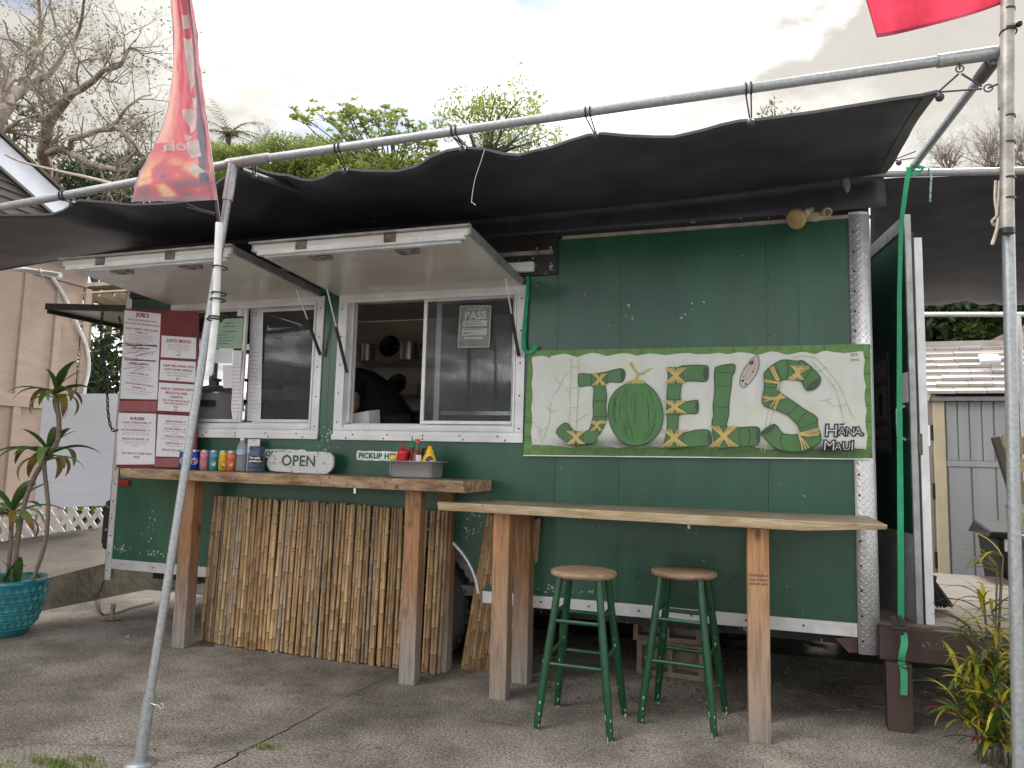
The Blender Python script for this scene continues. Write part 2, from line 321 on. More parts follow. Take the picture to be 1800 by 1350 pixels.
# ================================================================== THE SETTING
def concrete():
    mt = bpy.data.materials.new('concrete'); mt.use_nodes = True; t = mt.node_tree; nn = t.nodes; ln = t.links.new; b = nn['Principled BSDF']; b.inputs['Roughness'].default_value = .9; b.inputs['Specular IOR Level'].default_value = .25
    tcn = nn.new('ShaderNodeTexCoord')
    def noise(sc, det=6, ro=.6, vec=None):
        n = nn.new('ShaderNodeTexNoise'); n.inputs['Scale'].default_value = sc; n.inputs['Detail'].default_value = det; n.inputs['Roughness'].default_value = ro; ln(vec or tcn.outputs['Object'], n.inputs['Vector']); return n.outputs['Fac']
    def ramp(f, stops):
        r = nn.new('ShaderNodeValToRGB'); cr_ = r.color_ramp
        while len(cr_.elements) < len(stops): cr_.elements.new(.5)
        for e_, (p, c) in zip(cr_.elements, stops): e_.position = p; e_.color = (*c, 1)
        ln(f, r.inputs[0]); return r.outputs[0]
    def mix(f, a, c, mode='MIX'):
        x = nn.new('ShaderNodeMix'); x.data_type = 'RGBA'; x.blend_type = mode
        if isinstance(f, float): x.inputs['Factor'].default_value = f
        else: ln(f, x.inputs['Factor'])
        ln(a, x.inputs['A']); ln(c, x.inputs['B']); return x.outputs['Result']
    base = ramp(noise(.75, 5, .6), [(.36, (.150, .135, .119)), (.5, (.255, .232, .205)), (.66, (.385, .350, .306))])
    blot = ramp(noise(2.6, 8, .7), [(.38, (.62, .61, .60)), (.56, (1, 1, 1))])
    grit = ramp(noise(85, 3, .7), [(.36, (.45, .45, .45)), (.5, (.95, .95, .95)), (.62, (1.65, 1.62, 1.57))])
    pits = ramp(noise(150, 2, .5), [(.33, (.35, .35, .35)), (.40, (1, 1, 1))])
    spots_ = ramp(noise(11, 5, .55), [(.29, (.35, .34, .33)), (.33, (1, 1, 1))])
    c = mix(1.0, base, blot, 'MULTIPLY'); c = mix(1.0, c, grit, 'MULTIPLY'); c = mix(.8, c, pits, 'MULTIPLY'); c = mix(.7, c, spots_, 'MULTIPLY'); ln(c, b.inputs['Base Color'])
    bp = nn.new('ShaderNodeBump'); bp.inputs['Strength'].default_value = .55; bp.inputs['Distance'].default_value = .006; ln(noise(70, 6, .75), bp.inputs['Height'])
    bp2 = nn.new('ShaderNodeBump'); bp2.inputs['Strength'].default_value = .35; bp2.inputs['Distance'].default_value = .03; ln(noise(4, 6, .7), bp2.inputs['Height']); ln(bp.outputs[0], bp2.inputs['Normal']); ln(bp2.outputs[0], b.inputs['Normal'])
    return mt
CONC = concrete()
SOIL = mat('soil', (.028, .023, .018), .95, 0, .4, 3, bump=.8, bs=20, col2=(.055, .05, .03))

g = MB(); n_ = 60
rows = []
for i in range(n_+1):
    a = []
    for j in range(n_+1):
        x = ((j/n_)*2-1); y = ((i/n_)*2-1); x = 900*x*abs(x)**2+2*x; y = 900*y*abs(y)**2+2*y
        a.append((x, y, -.05 + (0 if abs(x) < 14 and abs(y) < 14 else .0)))
    rows.append(a)
g.grid(rows); ground = g.build('ground', SOIL, kind='structure')

def jag(pts, amp, k=8, seed=1):
    out = []; r = random.Random(seed)
    for a, b in zip(pts, pts[1:]):
        a, b = Vector(a), Vector(b)
        for i in range(k):
            p = a.lerp(b, i/k); d = (b-a).normalized(); q = Vector((-d.y, d.x, 0))
            out.append(p+q*r.uniform(-amp, amp)*(0 if i == 0 else 1))
    return out+[Vector(pts[-1])]
def offs(pts, d):
    o = []
    for i, p in enumerate(pts):
        t = (pts[min(i+1, len(pts)-1)]-pts[max(i-1, 0)]).normalized(); o.append(p+Vector((-t.y, t.x, 0))*d)
    return o
j0 = [Vector((-1.72, 1.25, 0)), G(735, 1160), G(700, 1179), G(655, 1203), G(600, 1231), G(545, 1260), G(490, 1290), G(430, 1318)]
j1 = [G(430, 1318), G(405, 1335), G(372, 1352), Vector((-2.35, -2.35, 0)), Vector((-3.2, -4.2, 0)), Vector((-4.4, -14, 0))]
ck = [Vector((-14, -2.0, 0)), Vector((-6.2, -1.45, 0)), G(0, 1316), G(45, 1309), G(95, 1307), G(160, 1311), G(232, 1313), G(262, 1318), G(300, 1324), G(330, 1322), G(365, 1327), G(430, 1318)]
J0 = jag(j0, .006, 7, 1); J1 = jag(j1, .008, 7, 2); CK = jag(ck, .012, 5, 3)
Dz = Vector((0, 0, -.045))
def slab(poly):
    m_ = MB(); m_.prism(poly, Dz); o = m_.build('concrete_slab', CONC, ground, weld=True)
slab(offs(J0, -.004)+offs(J1, -.005)[1:]+[Vector((14, -14, 0)), Vector((14, 1.25, 0))])
slab(offs(CK, .004)[:-1]+[offs(J0, .004)[-1]]+offs(J0, .004)[::-1]+[Vector((-14, 1.25, 0))])
slab(offs(CK, -.004)[:-1]+[offs(J1, .005)[0]]+offs(J1, .005)+[Vector((-14, -14, 0))])

m_ = MB()
for ln_ in (J0, J1, CK): m_.strip([p+Vector((0, 0, -.007+.004*mnoise.noise(p*3))) for p in ln_], .03, (0, 0, 1))
m_.build('joint_dirt', mat('sandy_dirt', (.07, .065, .05), .95, 0, .5, 12, col2=(.16, .15, .10), bump=.6, bs=60), ground, kind='stuff')
# joint filler of dirt, pebbles, fallen twigs, weeds
r = random.Random(4); m_ = MB()
for k in range(420):
    u, v = r.uniform(930, 1760), r.uniform(1150, 1235); p = G(u, v)
    if p.x > 1.6 or p.y > 1.25: continue
    s = r.uniform(.003, .013); m_.ball(p+Vector((0, 0, s*.3)), s, 5, 3, (1, r.uniform(.6, 1), .6))
for k in range(60):
    p = G(r.uniform(60, 1700), r.uniform(1080, 1345)); s = r.uniform(.002, .006); m_.ball(p+Vector((0, 0, s*.3)), s, 5, 3)
m_.build('gravel', mat('pebbles', (.10, .09, .08), .9, 0, .5, 40), kind='stuff')
m_ = MB()
for k in range(70):
    u, v = (r.uniform(1440, 1790), r.uniform(1190, 1262)) if k < 50 else (r.uniform(450, 1300), r.uniform(1150, 1330))
    p = G(u, v)+Vector((0, 0, .006)); a = r.uniform(0, pi); ln_ = r.uniform(.04, .22); d = Vector((cos(a), sin(a)*.6, 0))*ln_
    m_.tube([p, p+d*.5+Vector((0, 0, .012)), p+d+Vector((r.uniform(-.02, .02), 0, 0))], r.uniform(.0012, .003), 4)
for k in range(120):
    u, v = (r.uniform(1150, 1780), r.uniform(1170, 1260)) if k < 80 else (r.uniform(40, 1750), r.uniform(1100, 1345))
    p = G(u, v)+Vector((0, 0, .004)); a = r.uniform(0, 6.3); s = r.uniform(.006, .02); e = Vector((cos(a), sin(a), .15))*s; f = Vector((-sin(a), cos(a), .1))*s*.4
    m_.ngon([p-e, p+f, p+e, p-f])
m_.build('leaf_litter', mat('dry_litter', (.13, .085, .045), .9, 0, .5, 30, col2=(.26, .20, .13)), kind='stuff')
GRASS = mat('grass_blades', (.10, .17, .025), .6, 0, .35, 20, col2=(.25, .30, .06), transl=.3)
m_ = MB()
def tuft(c, n, sp, h):
    for k in range(n):
        p = Vector(c)+Vector((r.gauss(0, sp[0]), r.gauss(0, sp[1]), -.01)); a = r.uniform(0, 6.3); hh = h*r.uniform(.4, 1.1); d = Vector((cos(a), sin(a), 0))*hh*r.uniform(.2, .8); w = Vector((-sin(a), cos(a), 0))*.0022
        q = p+d*.45+Vector((0, 0, hh*.75)); e = p+d+Vector((0, 0, hh*r.uniform(.5, 1)))
        m_.add([p-w, p+w, q+w*.8, q-w*.8, e], [(0, 1, 2, 3), (3, 2, 4)])
tuft(G(110, 1348), 260, (.11, .025), .048); tuft(G(40, 1356), 160, (.14, .025), .035); tuft(G(148, 1338), 80, (.05, .015), .04)
tuft(G(468, 1315), 120, (.035, .02), .03); tuft(G(420, 1323), 70, (.05, .012), .02); tuft(G(545, 1275), 70, (.05, .025), .018)
for u, v in ((1265, 1262), (1195, 1250), (1640, 1250), (1455, 1255)): tuft(G(u, v), 22, (.02, .02), .03)
m_.build('grass', GRASS, kind='stuff')

# raised concrete drive at the left, side wall along Y
DRIVE = mat('drive_concrete', (.075, .065, .055), .9, 0, .35, 1.3, col2=(.19, .17, .145), bump=.5, bs=40)
KERB = mat('mossy_concrete', (.06, .055, .042), .9, 0, .3, 2.5, col2=(.17, .15, .115), bump=.6, bs=22)
m_ = MB(); rows = []
def fz(x): return max(.05, .26+(x+7.54)*.194) if x < -6.2 else .52-(x+6.2)*.14
for i in range(13):
    t = i/12; rr = []
    y0 = -1.6+t*6.0
    for k in range(13):
        x = -5.335-(k/12)*5
        zf = .225+.085*y0 if y0 < 1.6 else .36+.02*(y0-1.6)
        wgt = min(1, max(0, (-5.335-x)/.9)); yy = min(1, max(0, (y0+.2)/1.7))
        z = max(.09, zf)*(1-wgt)+wgt*(max(.12, zf)*(1-yy)+fz(x)*yy)
        rr.append((x, y0, z))
    rows.append(rr)
m_.grid(rows)
m_.cm = 1
kp = [r_[0] for r_ in rows]
for a, b in zip(kp, kp[1:]):
    m_.add([a, b, (b[0]+.02, b[1], -.04), (a[0]+.02, a[1], -.04)], [(0, 1, 2, 3)])
f0 = rows[0]
for a, b in zip(f0, f0[1:]): m_.add([a, b, (b[0], b[1], -.04), (a[0], a[1], -.04)], [(0, 1, 2, 3)])
m_.build('driveway', [DRIVE, KERB], kind='structure')

# ---- left house: batten wall along Y at X=-8
HX = -8.0
SIDING = mat('house_siding', (.47, .36, .30), .75, 0, .06, 3, bump=.25, bs=60, st=(1, 1, 4))
h = thing('house', 'pinkish beige house wall with battens and a steep white gable edge at the far left', 'house', (HX, 1, 0))
m_ = MB(); m_.box((HX-.12, -6, -.05), (HX, 2.62, 3.65)); m_.build('wall', SIDING, h)
bys = [XP(38, 600, HX).y, XP(97, 600, HX).y, XP(150, 560, HX).y]
stp = bys[1]-bys[0]
for k in range(-6, 3):
    y = bys[0]+stp*k if k < 2 else bys[2]
    o = MB().box((HX+.002, y-.045, .1), (HX+.03, y+.045, 3.28)).build('batten', SIDING, h, bevel=.004)
zb = XP(38, 705, HX).z
MB().box((HX+.002, -6, zb-.07), (HX+.034, 2.62, zb+.07)).build('belt_board', SIDING, h, bevel=.004)
MB().box((HX+.002, -6, 3.29), (HX+.036, 2.64, 3.45)).build('frieze_board', SIDING, h, bevel=.004)
LAP = mat('gable_siding', (.20, .175, .16), .7, 0, .08, 4)
ga, gb = XP(0, 262, -7.55), XP(122, 372, -7.55); dg_ = (gb-ga)
def gable(y): return ga.z+(y-ga.y)*dg_.z/dg_.y
for k in range(34):
    z = 3.62+k*.085
    yr = ga.y+(z+.04-ga.z)*dg_.y/dg_.z
    if yr < -5.6: break
    m_ = MB(); m_.hexa([(-7.72, -6, z), (-7.66, -6, z), (-7.66, yr+.35, z), (-7.72, yr+.35, z), (-7.72, -6, z+.083), (-7.69, -6, z+.083), (-7.69, yr+.22, z+.083), (-7.72, yr+.22, z+.083)]); m_.build('siding_board', LAP, h)
e0, e1 = Vector((-7.6, ga.y-dg_.y*3, ga.z-dg_.z*3)), Vector((-7.6, gb.y+dg_.y*1.2, gb.z+dg_.z*1.2))
MB().bar(e0, e1, .26, .05, (1, 0, 0)).build('barge_board', WHITE, h)
MB().bar(e0+Vector((-.64, 0, .175)), e1+Vector((-.64, 0, .175)), .035, 1.4, (1, 0, 0)).build('roof', mat('roof_edge', (.09, .07, .055), .8), h)

# porch of a further house, seen past the corner
ph = thing('porch', 'cream porch beam and rafters in the gap left of the trailer', 'porch', (-7.2, 4.4, 0))
CREAM = mat('cream_paint', (.55, .47, .33), .6, 0, .06, 4)
a, b = W(60, 513, 4.4), W(300, 514, 4.4)
MB().box((a.x, 4.38, a.z-.06), (b.x, 4.46, b.z+.06)).build('beam', SIDING, ph)
a2, b2 = W(120, 585, 4.4), W(300, 584, 4.4); MB().box((a2.x, 4.42, a2.z-.02), (b2.x, 4.46, b2.z+.03)).build('rail', CREAM, ph)
for k in range(6):
    p = W(150+k*26, 516, 4.5); MB().bar(p, p+Vector((.75, 2.2, -.45)), .06, .12).build('rafter', CREAM, ph)
MB().box((a.x, 4.5, a.z+.06), (b.x, 7.5, a.z+.12)).build('roof', mat('porch_roof', (.34, .30, .24), .8), ph)
for px in (150, 290): p = W(px, 560, 4.48); MB().box((p.x-.05, 4.47, -.05), (p.x+.05, 4.57, a.z-.06)).build('post', CREAM, ph)

# white board fence with lattice below, Y=1.5
FY = 1.5
fe = thing('fence', 'white board panel over white lattice beside the left end of the trailer', 'fence', (-6.6, FY, .3))
q = [W(76, 692, FY), W(214, 692, FY), W(214, 888, FY), W(60, 893, FY)]
MB().prism(q, (0, .025, 0)).build('board', mat('blue_white_paint', (.78, .84, .95), .5, 0, .03, 3, bump=.1, bs=20, st=(1, 1, 12)), fe)
xa, xb = W(-70, 900, FY).x, W(200, 900, FY).x
zt = W(100, 893, FY).z
def clipseg(p, q, x0, x1, z0f, z1):
    p, q = Vector(p), Vector(q); pts = []
    ns = 40
    ins = [i for i in range(ns+1) if x0 <= p.lerp(q, i/ns).x <= x1 and z0f(p.lerp(q, i/ns).x) <= p.lerp(q, i/ns).z <= z1]
    if len(ins) < 3: return None
    return p.lerp(q, ins[0]/ns), p.lerp(q, ins[-1]/ns)
sp_ = .165
for k in range(-8, 22):
    for sg in (1, -1):
        x = xa+k*sp_; z0 = -.1
        s_ = clipseg((x, FY+.035+.008*sg, z0), (x+sg*1.1, FY+.035+.008*sg, z0+1.1), xa, xb, lambda X: -.05, zt+.02)
        if s_: MB().bar(s_[0], s_[1], .048, .008, (0, 1, 0)).build('lattice_slat', WHITE_PVC, fe)
MB().box((xa, FY+.05, zt), (W(70, 890, FY).x, FY+.08, zt+.04)).build('rail', WHITE_PVC, fe)

# ================================================================== TREES
BARK = mat('pale_bark', (.26, .215, .185), .9, 0, .35, 6, bump=.5, bs=18)
BARKD = mat('dark_bark', (.085, .07, .058), .9, 0, .35, 6, bump=.5, bs=18)
def leafmat(n, a, b, tl=.35): return mat(n, a, .5, 0, .3, 1.5, col2=b, rndv=0, transl=tl, lo=.3, hi=.7)
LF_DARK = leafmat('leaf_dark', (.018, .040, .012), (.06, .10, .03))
LF_MID = leafmat('leaf_mid', (.15, .21, .035), (.32, .38, .09), .6)
LF_LIME = leafmat('leaf_lime', (.13, .18, .028), (.30, .35, .08), .55)
LF_OLIVE = leafmat('leaf_olive', (.07, .085, .03), (.15, .165, .06), .5)
def rdir(r): 
    z = r.uniform(-1, 1); a = r.uniform(0, 2*pi); q = math.sqrt(1-z*z); return Vector((q*cos(a), q*sin(a), z))
def leaf(m_, p, d, ln_, w, r):
    d = d.normalized(); s = d.cross(rdir(r)); s = s.normalized() if s.length > 1e-5 else d.orthogonal().normalized(); n = d.cross(s)
    m_.add([p, p+d*ln_*.45+s*w*.5+n*ln_*.06, p+d*ln_, p+d*ln_*.45-s*w*.5+n*ln_*.06], [(0, 1, 2, 3)])
def spray(m_, c, n, rad_, ln_, w, r, up=.2):
    for k in range(n):
        d = rdir(r); p = Vector(c)+d*rad_*r.random()**.5; leaf(m_, p, d+Vector((0, 0, up))+rdir(r)*.7, ln_*r.uniform(.6, 1.2), w*r.uniform(.7, 1.2), r)
def branch(m_, p, d, ln_, rad_, lev, r, tips, bend=.35, kids=(2, 4), up=.12, n=5):
    pts = [Vector(p)]; rs = [rad_]; d = d.normalized(); k = 5; 
    for i in range(k):
        d = (d+rdir(r)*bend+Vector((0, 0, up))).normalized(); pts.append(pts[-1]+d*ln_/k); rs.append(rad_*(1-.62*(i+1)/k))
    m_.tube(pts, rs, n if rad_ > .02 else 3, cap=False)
    tips.append(pts[-1].copy())
    if lev > 0:
        for q in range(r.randint(*kids)):
            i = r.randint(1, k); dd = (d+rdir(r)*1.15).normalized()
            branch(m_, pts[i], dd, ln_*r.uniform(.5, .78), rs[i]*.72, lev-1, r, tips, bend, kids, up, n)
# --- the large half-bare tree behind the house
r = random.Random(11); TY = 8.0
def TP(zx, zy): u, v = zx/3.373, zy/3.373; return W(u, v, TY+1.3*sin(u*.021)+.9*sin(v*.017+1))
def limbs(spec, r, twig, lev, name, label, leafy, mat_b, lmat, nleaf, tipfrac, grp=None, ln0=.9):
    t = thing(name, label, 'tree', (spec[0][0][0].x, spec[0][0][0].y, -.05), grp)
    mb = MB(); tips = []
    for pts, r0, r1 in spec:
        cp = catmull(pts, 4); k = len(cp); cp = [wob(p, .09, 1.6) if 0 < i < k-1 else p for i, p in enumerate(cp)]
        rs = [(r0+(r1-r0)*i/(k-1))*.72 for i in range(k)]; mb.tube(cp, rs, 8, cap=False)
        for i in range(2, k):
            for q in range(twig):
                if r.random() < .55:
                    d = (cp[i]-cp[i-1]).normalized()+rdir(r)*1.2; branch(mb, cp[i], d, ln0*r.uniform(.6, 1.3), max(.012, rs[i]*.42), lev, r, tips, .3, (2, 4), .06)
    mb.build('trunk', mat_b, t)
    ml_ = MB()
    for p in tips:
        if r.random() < tipfrac and leafy(p): spray(ml_, p, nleaf, .20, .10, .034, r, -.1)
    if ml_.v: ml_.build('crown', lmat, t)
    return t
tr1 = [([TP(-60, 1400), TP(-30, 900), TP(0, 700), TP(40, 600), TP(110, 550)], .30, .22), ([TP(110, 550), TP(165, 440), TP(215, 310), TP(240, 180), TP(225, 0), TP(215, -150)], .13, .05),
       ([TP(40, 600), TP(60, 480), TP(20, 400), TP(-40, 330), TP(-80, 200)], .14, .06), ([TP(110, 550), TP(200, 500), TP(330, 400), TP(370, 300), TP(330, 180), TP(300, 0)], .13, .04), ([TP(60, 480), TP(80, 370), TP(130, 320), TP(60, 220), TP(20, 120)], .06, .03)]
tr2 = [([TP(262, 1500), TP(265, 1040), TP(270, 900), TP(300, 740), TP(350, 660), TP(420, 560)], .26, .14), ([TP(420, 560), TP(520, 500), TP(590, 430), TP(700, 380), TP(770, 300), TP(850, 330)], .12, .03),
       ([TP(350, 660), TP(330, 560), TP(250, 400), TP(235, 300), TP(150, 160)], .11, .04), ([TP(420, 560), TP(430, 420), TP(440, 250), TP(480, 120), TP(500, 0), TP(520, -80)], .10, .03), ([TP(300, 740), TP(220, 660), TP(150, 590)], .08, .03),
       ([TP(275, 900), TP(390, 890), TP(470, 930), TP(560, 980), TP(640, 1000), TP(750, 1020), TP(870, 930), TP(930, 870)], .12, .04), ([TP(390, 890), TP(430, 830), TP(520, 800), TP(600, 780), TP(670, 760), TP(740, 800), TP(800, 850), TP(810, 900), TP(720, 970)], .10, .035), ([TP(670, 760), TP(740, 650), TP(830, 590), TP(900, 560)], .05, .02)]
limbs(tr1, r, 1, 3, 'bare_tree', 'half-bare pale tree forking at the very left edge above the house roof', lambda p: True, BARK, LF_OLIVE, 8, .06, 'half-bare trees behind the left house')
limbs(tr2, r, 1, 3, 'bare_tree', 'half-bare tree with thick crooked limbs reaching right behind the red feather flag', lambda p: True, BARK, LF_OLIVE, 9, .08, 'half-bare trees behind the left house')

def cluster_tree(name, label, blobs, lm, base, n, ln_, w, r, bark=BARKD, grp=None, cl=26, flat=.6, trunk_r=.12, core=True):
    t = thing(name, label, 'tree', (base[0], base[1], -.05), grp)
    mb = MB(); ml_ = MB(); b0 = Vector((base[0], base[1], -.05))
    fork = b0.lerp(Vector(blobs[0][0]), .55); mb.tube([b0, b0.lerp(fork, .5)+rdir(r)*.1, fork], [trunk_r, trunk_r*.85, trunk_r*.65], 8, cap=False)
    for c, rx, ry, rz in blobs:
        c = Vector(c); mid = fork.lerp(c, .5)+rdir(r)*.15; mb.tube([fork, mid, c], [trunk_r*.5, trunk_r*.35, trunk_r*.15], 6, cap=False)
        for k in range(int(n*rx*rz)):
            d = rdir(r); q = r.uniform(.45, 1.0)**.6; p = c+Vector((d.x*rx, d.y*ry, d.z*rz))*q
            if core and r.random() < .3: mb.tube([c.lerp(p, .35), c.lerp(p, .7)+rdir(r)*.05, p], [.02, .012, .006], 3, cap=False)
            for z in range(cl//6): leaf(ml_, p+rdir(r)*.10*max(rx, .4), rdir(r)+d*.5+Vector((0, 0, .25)), ln_*r.uniform(.6, 1.3), w*r.uniform(.7, 1.2), r)
    mb.build('trunk', bark, t); ml_.build('crown', lm, t); return t
r = random.Random(23)
# flat-crowned bright tree in the middle
Y1 = 14.0
bl = []
for u, v, s in ((390, 268, .9), (430, 285, 1.1), (480, 280, 1.1), (530, 272, 1.1), (580, 268, 1.0), (620, 285, 1.1), (660, 300, 1.1), (700, 300, 1.0), (560, 310, 1.2), (430, 320, 1.2), (500, 315, 1.2), (350, 300, 1.1), (640, 330, 1.2), (740, 310, .9)):
    bl.append((W(u, v+16, Y1+r.uniform(-1, 1)), s*1.05, s*1.5, s*.42))
cluster_tree('spreading_tree', 'broad flat-topped bright green tree behind the middle of the front pipe', bl, LF_LIME, (W(540, 400, Y1).x, Y1), 1100, .10, .055, r, cl=50, trunk_r=.3)
# large-leaved almond tree
t = thing('almond_tree', 'tree with whorls of big paddle leaves on thin twigs above the tarp', 'tree', (W(690, 300, 9).x, 9, -.05)); mb = MB(); ml_ = MB()
root = W(690, 420, 9); mb.tube([(root.x, 9, -.05), root, W(690, 300, 9)], [.12, .09, .05], 7, cap=False)
tipsA = [(525, 205), (538, 208), (553, 195), (578, 200), (600, 208), (613, 188), (626, 200), (596, 225), (618, 218), (606, 235), (640, 225), (655, 240), (590, 240), (665, 210), (672, 198), (690, 210), (700, 205), (720, 212), (728, 225), (705, 235), (690, 250), (670, 250), (650, 255), (735, 250), (745, 262), (755, 275), (630, 250), (615, 255), (640, 275), (660, 275), (685, 280), (710, 270), (730, 285), (670, 295), (700, 292), (612, 195), (740, 240), (765, 268), (650, 200), (680, 232), (716, 254)]
for u, v in tipsA:
    p = W(u, v, 9+r.uniform(-.8, .8)); hub = W(690+(u-690)*.45, 300+(v-300)*.3, 9+r.uniform(-.3, .3)); mid = p.lerp(hub, .5)+rdir(r)*.12
    mb.tube(catmull([hub, mid, p], 3), [.02, .018, .016, .014, .012, .010, .008], 4, cap=False)
    for wv in range(6):
        pp = p+rdir(r)*.22*(wv > 0)*r.uniform(.4, 1); mb.tube([p.lerp(hub, .25), pp], [.006, .004], 3, cap=False)
        for k in range(8):
            a = k/9*6.283+r.uniform(-.2, .2); leaf(ml_, pp, Vector((cos(a), sin(a), r.uniform(-.1, .75))), r.uniform(.09, .15), .06, r)
mb.build('trunk', BARKD, t); ml_.build('crown', LF_MID, t)
# airy tree right of it
t = thing('airy_tree', 'thin-leaved airy tree showing above the middle of the pipe', 'tree', (W(850, 300, 10).x, 10, -.05)); mb = MB(); ml_ = MB(); tips = []
root = W(850, 330, 10); mb.tube([(root.x, 10, -.05), root, W(845, 270, 10)], [.12, .09, .06], 7, cap=False)
for u, v in ((850, 175), (870, 172), (900, 178), (918, 170), (800, 200), (785, 215), (830, 195), (880, 200), (895, 210), (935, 215), (960, 240), (775, 230), (860, 210), (845, 225), (950, 228), (910, 240), (890, 250), (870, 262), (935, 255), (920, 262)):
    p = W(u, v, 10+r.uniform(-.7, .7)); hub = W(848+(u-848)*.3, 268, 10); mb.tube(catmull([hub, p.lerp(hub, .5)+rdir(r)*.15, p], 3), [.035, .03, .026, .02, .016, .012, .008], 4, cap=False)
    for k in range(4): branch(mb, p.lerp(hub, r.uniform(0, .45)), rdir(r)+Vector((0, 0, .4)), r.uniform(.25, .5), .008, 1, r, tips, .4, (1, 3), .1)
for p in tips:
    if r.random() < .95: spray(ml_, p, 11, .15, .12, .042, r, .1)
mb.build('trunk', BARKD, t); ml_.build('crown', LF_MID, t)
# palm and dead-looking shrub behind the flat tree
def palm(name, label, p, hgt, n, ln_, lm, r):
    t = thing(name, label, 'palm', (p.x, p.y, -.05)); MB().tube([(p.x, p.y, -.05), (p.x+.05, p.y, p.z*.5), p], [.16, .12, .1], 8).build('trunk', BARKD, t)
    for k in range(n):
        a = k/n*6.283+r.uniform(-.2, .2); el = r.uniform(.15, 1.25); m_ = MB(); d = Vector((cos(a)*cos(el), sin(a)*cos(el), sin(el))); q = Vector(p); pts = [q.copy()]
        for i in range(8): d = (d+Vector((0, 0, -.17))).normalized(); q = q+d*ln_/8; pts.append(q.copy())
        m_.tube(pts, [.018*(1-i/10) for i in range(9)], 3, cap=False)
        for i in range(1, 9):
            dd = (pts[i]-pts[i-1]).normalized(); sd_ = dd.cross(Vector((0, 0, 1))).normalized()
            for f_ in (0, .5):
                for s in (1, -1): leaf(m_, pts[i-1].lerp(pts[i], f_), sd_*s+dd*.6+Vector((0, 0, -.25)), ln_*.22*(1.1-i/12), .03, r)
        m_.build('frond', lm, t)
    return t
palm('palm_tree', 'grey green palm crown rising behind the flat-topped tree right of the feather flag', W(402, 238, 17), 8, 18, 1.5, LF_OLIVE, r)
def bare(label, u0, v0, y, spread, hgt, nb, r, lev=3):
    b = W(u0, v0, y); t = thing('bare_tree', label, 'tree', (b.x, y, -.05), 'leafless trees beyond the tarps'); mb = MB(); tips = []
    mb.tube([(b.x, y, -.05), b], [.09, .03], 6, cap=False)
    for k in range(nb): branch(mb, b, Vector((r.uniform(-1, 1)*spread, r.uniform(-.6, .6), 1)), hgt*r.uniform(.5, .9), .017, lev, r, tips, .30, (3, 5), .10)
    mb.build('trunk', BARK, t)
bare('leafless twiggy tree beside the palm crown, behind the flat-topped tree', 463, 262, 16, 1.3, .85, 11, r)
bare('leafless tree in the gap between tarp corner and right-hand post', 1668, 300, 12, 1.3, .75, 11, r)
bare('leafless tree behind the right-hand post, nearest its flag', 1745, 300, 11, 1.3, .95, 12, r)
bare('leafless tree cut by the right edge of the picture', 1815, 300, 10.5, 1.3, 1.0, 11, r)
# sprigs of a tree top over the right of the tarp
t = thing('slender_tree', 'tip of a slender tree peeping over the right half of the tarp', 'tree', (W(1365, 300, 9).x, 9, -.05)); mb = MB(); ml_ = MB(); b = W(1365, 250, 9); mb.tube([(b.x, 9, -.05), b, W(1362, 195, 9)], [.07, .03, .012], 5, cap=False)
for u, v in ((1345, 195), (1355, 188), (1362, 183), (1338, 203), (1385, 198), (1395, 197), (1403, 200), (1350, 205), (1375, 205)):
    p = W(u, v, 9); mb.tube([W(1362, 225, 9), p], [.012, .004], 3, cap=False); spray(ml_, p, 9, .07, .11, .03, r)
mb.build('trunk', BARKD, t); ml_.build('crown', LF_OLIVE, t)
# dark growth behind: left gap, behind house, right behind the shed
def mass(name, label, us, vs, y, n, lm, r, s=.9, cl=26, ln_=.2, w=.09, grp=None):
    bl = [(W(r.uniform(*us), r.uniform(*vs), y+r.uniform(-.6, .6)), s*r.uniform(.7, 1.2), s*.8, s*r.uniform(.6, .9)) for k in range(n)]
    return cluster_tree(name, label, bl, lm, (W(sum(us)/2, 600, y).x, y), 110, ln_, w, r, cl=cl, grp=grp)
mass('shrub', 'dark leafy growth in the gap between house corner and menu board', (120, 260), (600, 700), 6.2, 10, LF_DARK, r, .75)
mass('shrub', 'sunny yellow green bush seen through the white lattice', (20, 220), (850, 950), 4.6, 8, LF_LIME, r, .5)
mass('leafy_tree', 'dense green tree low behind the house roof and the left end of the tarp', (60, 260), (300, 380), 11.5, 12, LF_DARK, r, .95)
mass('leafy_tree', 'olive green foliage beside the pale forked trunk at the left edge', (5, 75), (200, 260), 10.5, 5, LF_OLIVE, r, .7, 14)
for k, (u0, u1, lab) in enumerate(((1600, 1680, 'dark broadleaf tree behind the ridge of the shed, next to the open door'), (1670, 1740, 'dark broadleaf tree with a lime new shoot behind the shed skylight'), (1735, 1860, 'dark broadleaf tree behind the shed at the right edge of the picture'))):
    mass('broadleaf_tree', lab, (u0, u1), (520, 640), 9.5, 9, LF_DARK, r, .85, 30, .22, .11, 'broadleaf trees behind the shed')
t = thing('sapling', 'lime green leafy shoot in front of the dark trees above the shed', 'plant', (W(1715, 590, 8.6).x, 8.6, -.05)); b = W(1715, 585, 8.6); mb = MB(); mb.tube([(b.x, 8.6, -.05), b], [.03, .015], 5); mb.build('stem', BARKD, t); ml_ = MB()
for k in range(7): spray(ml_, W(r.uniform(1695, 1735), r.uniform(555, 595), 8.6), 14, .12, .17, .07, r, .3)
ml_.build('crown', LF_LIME, t)

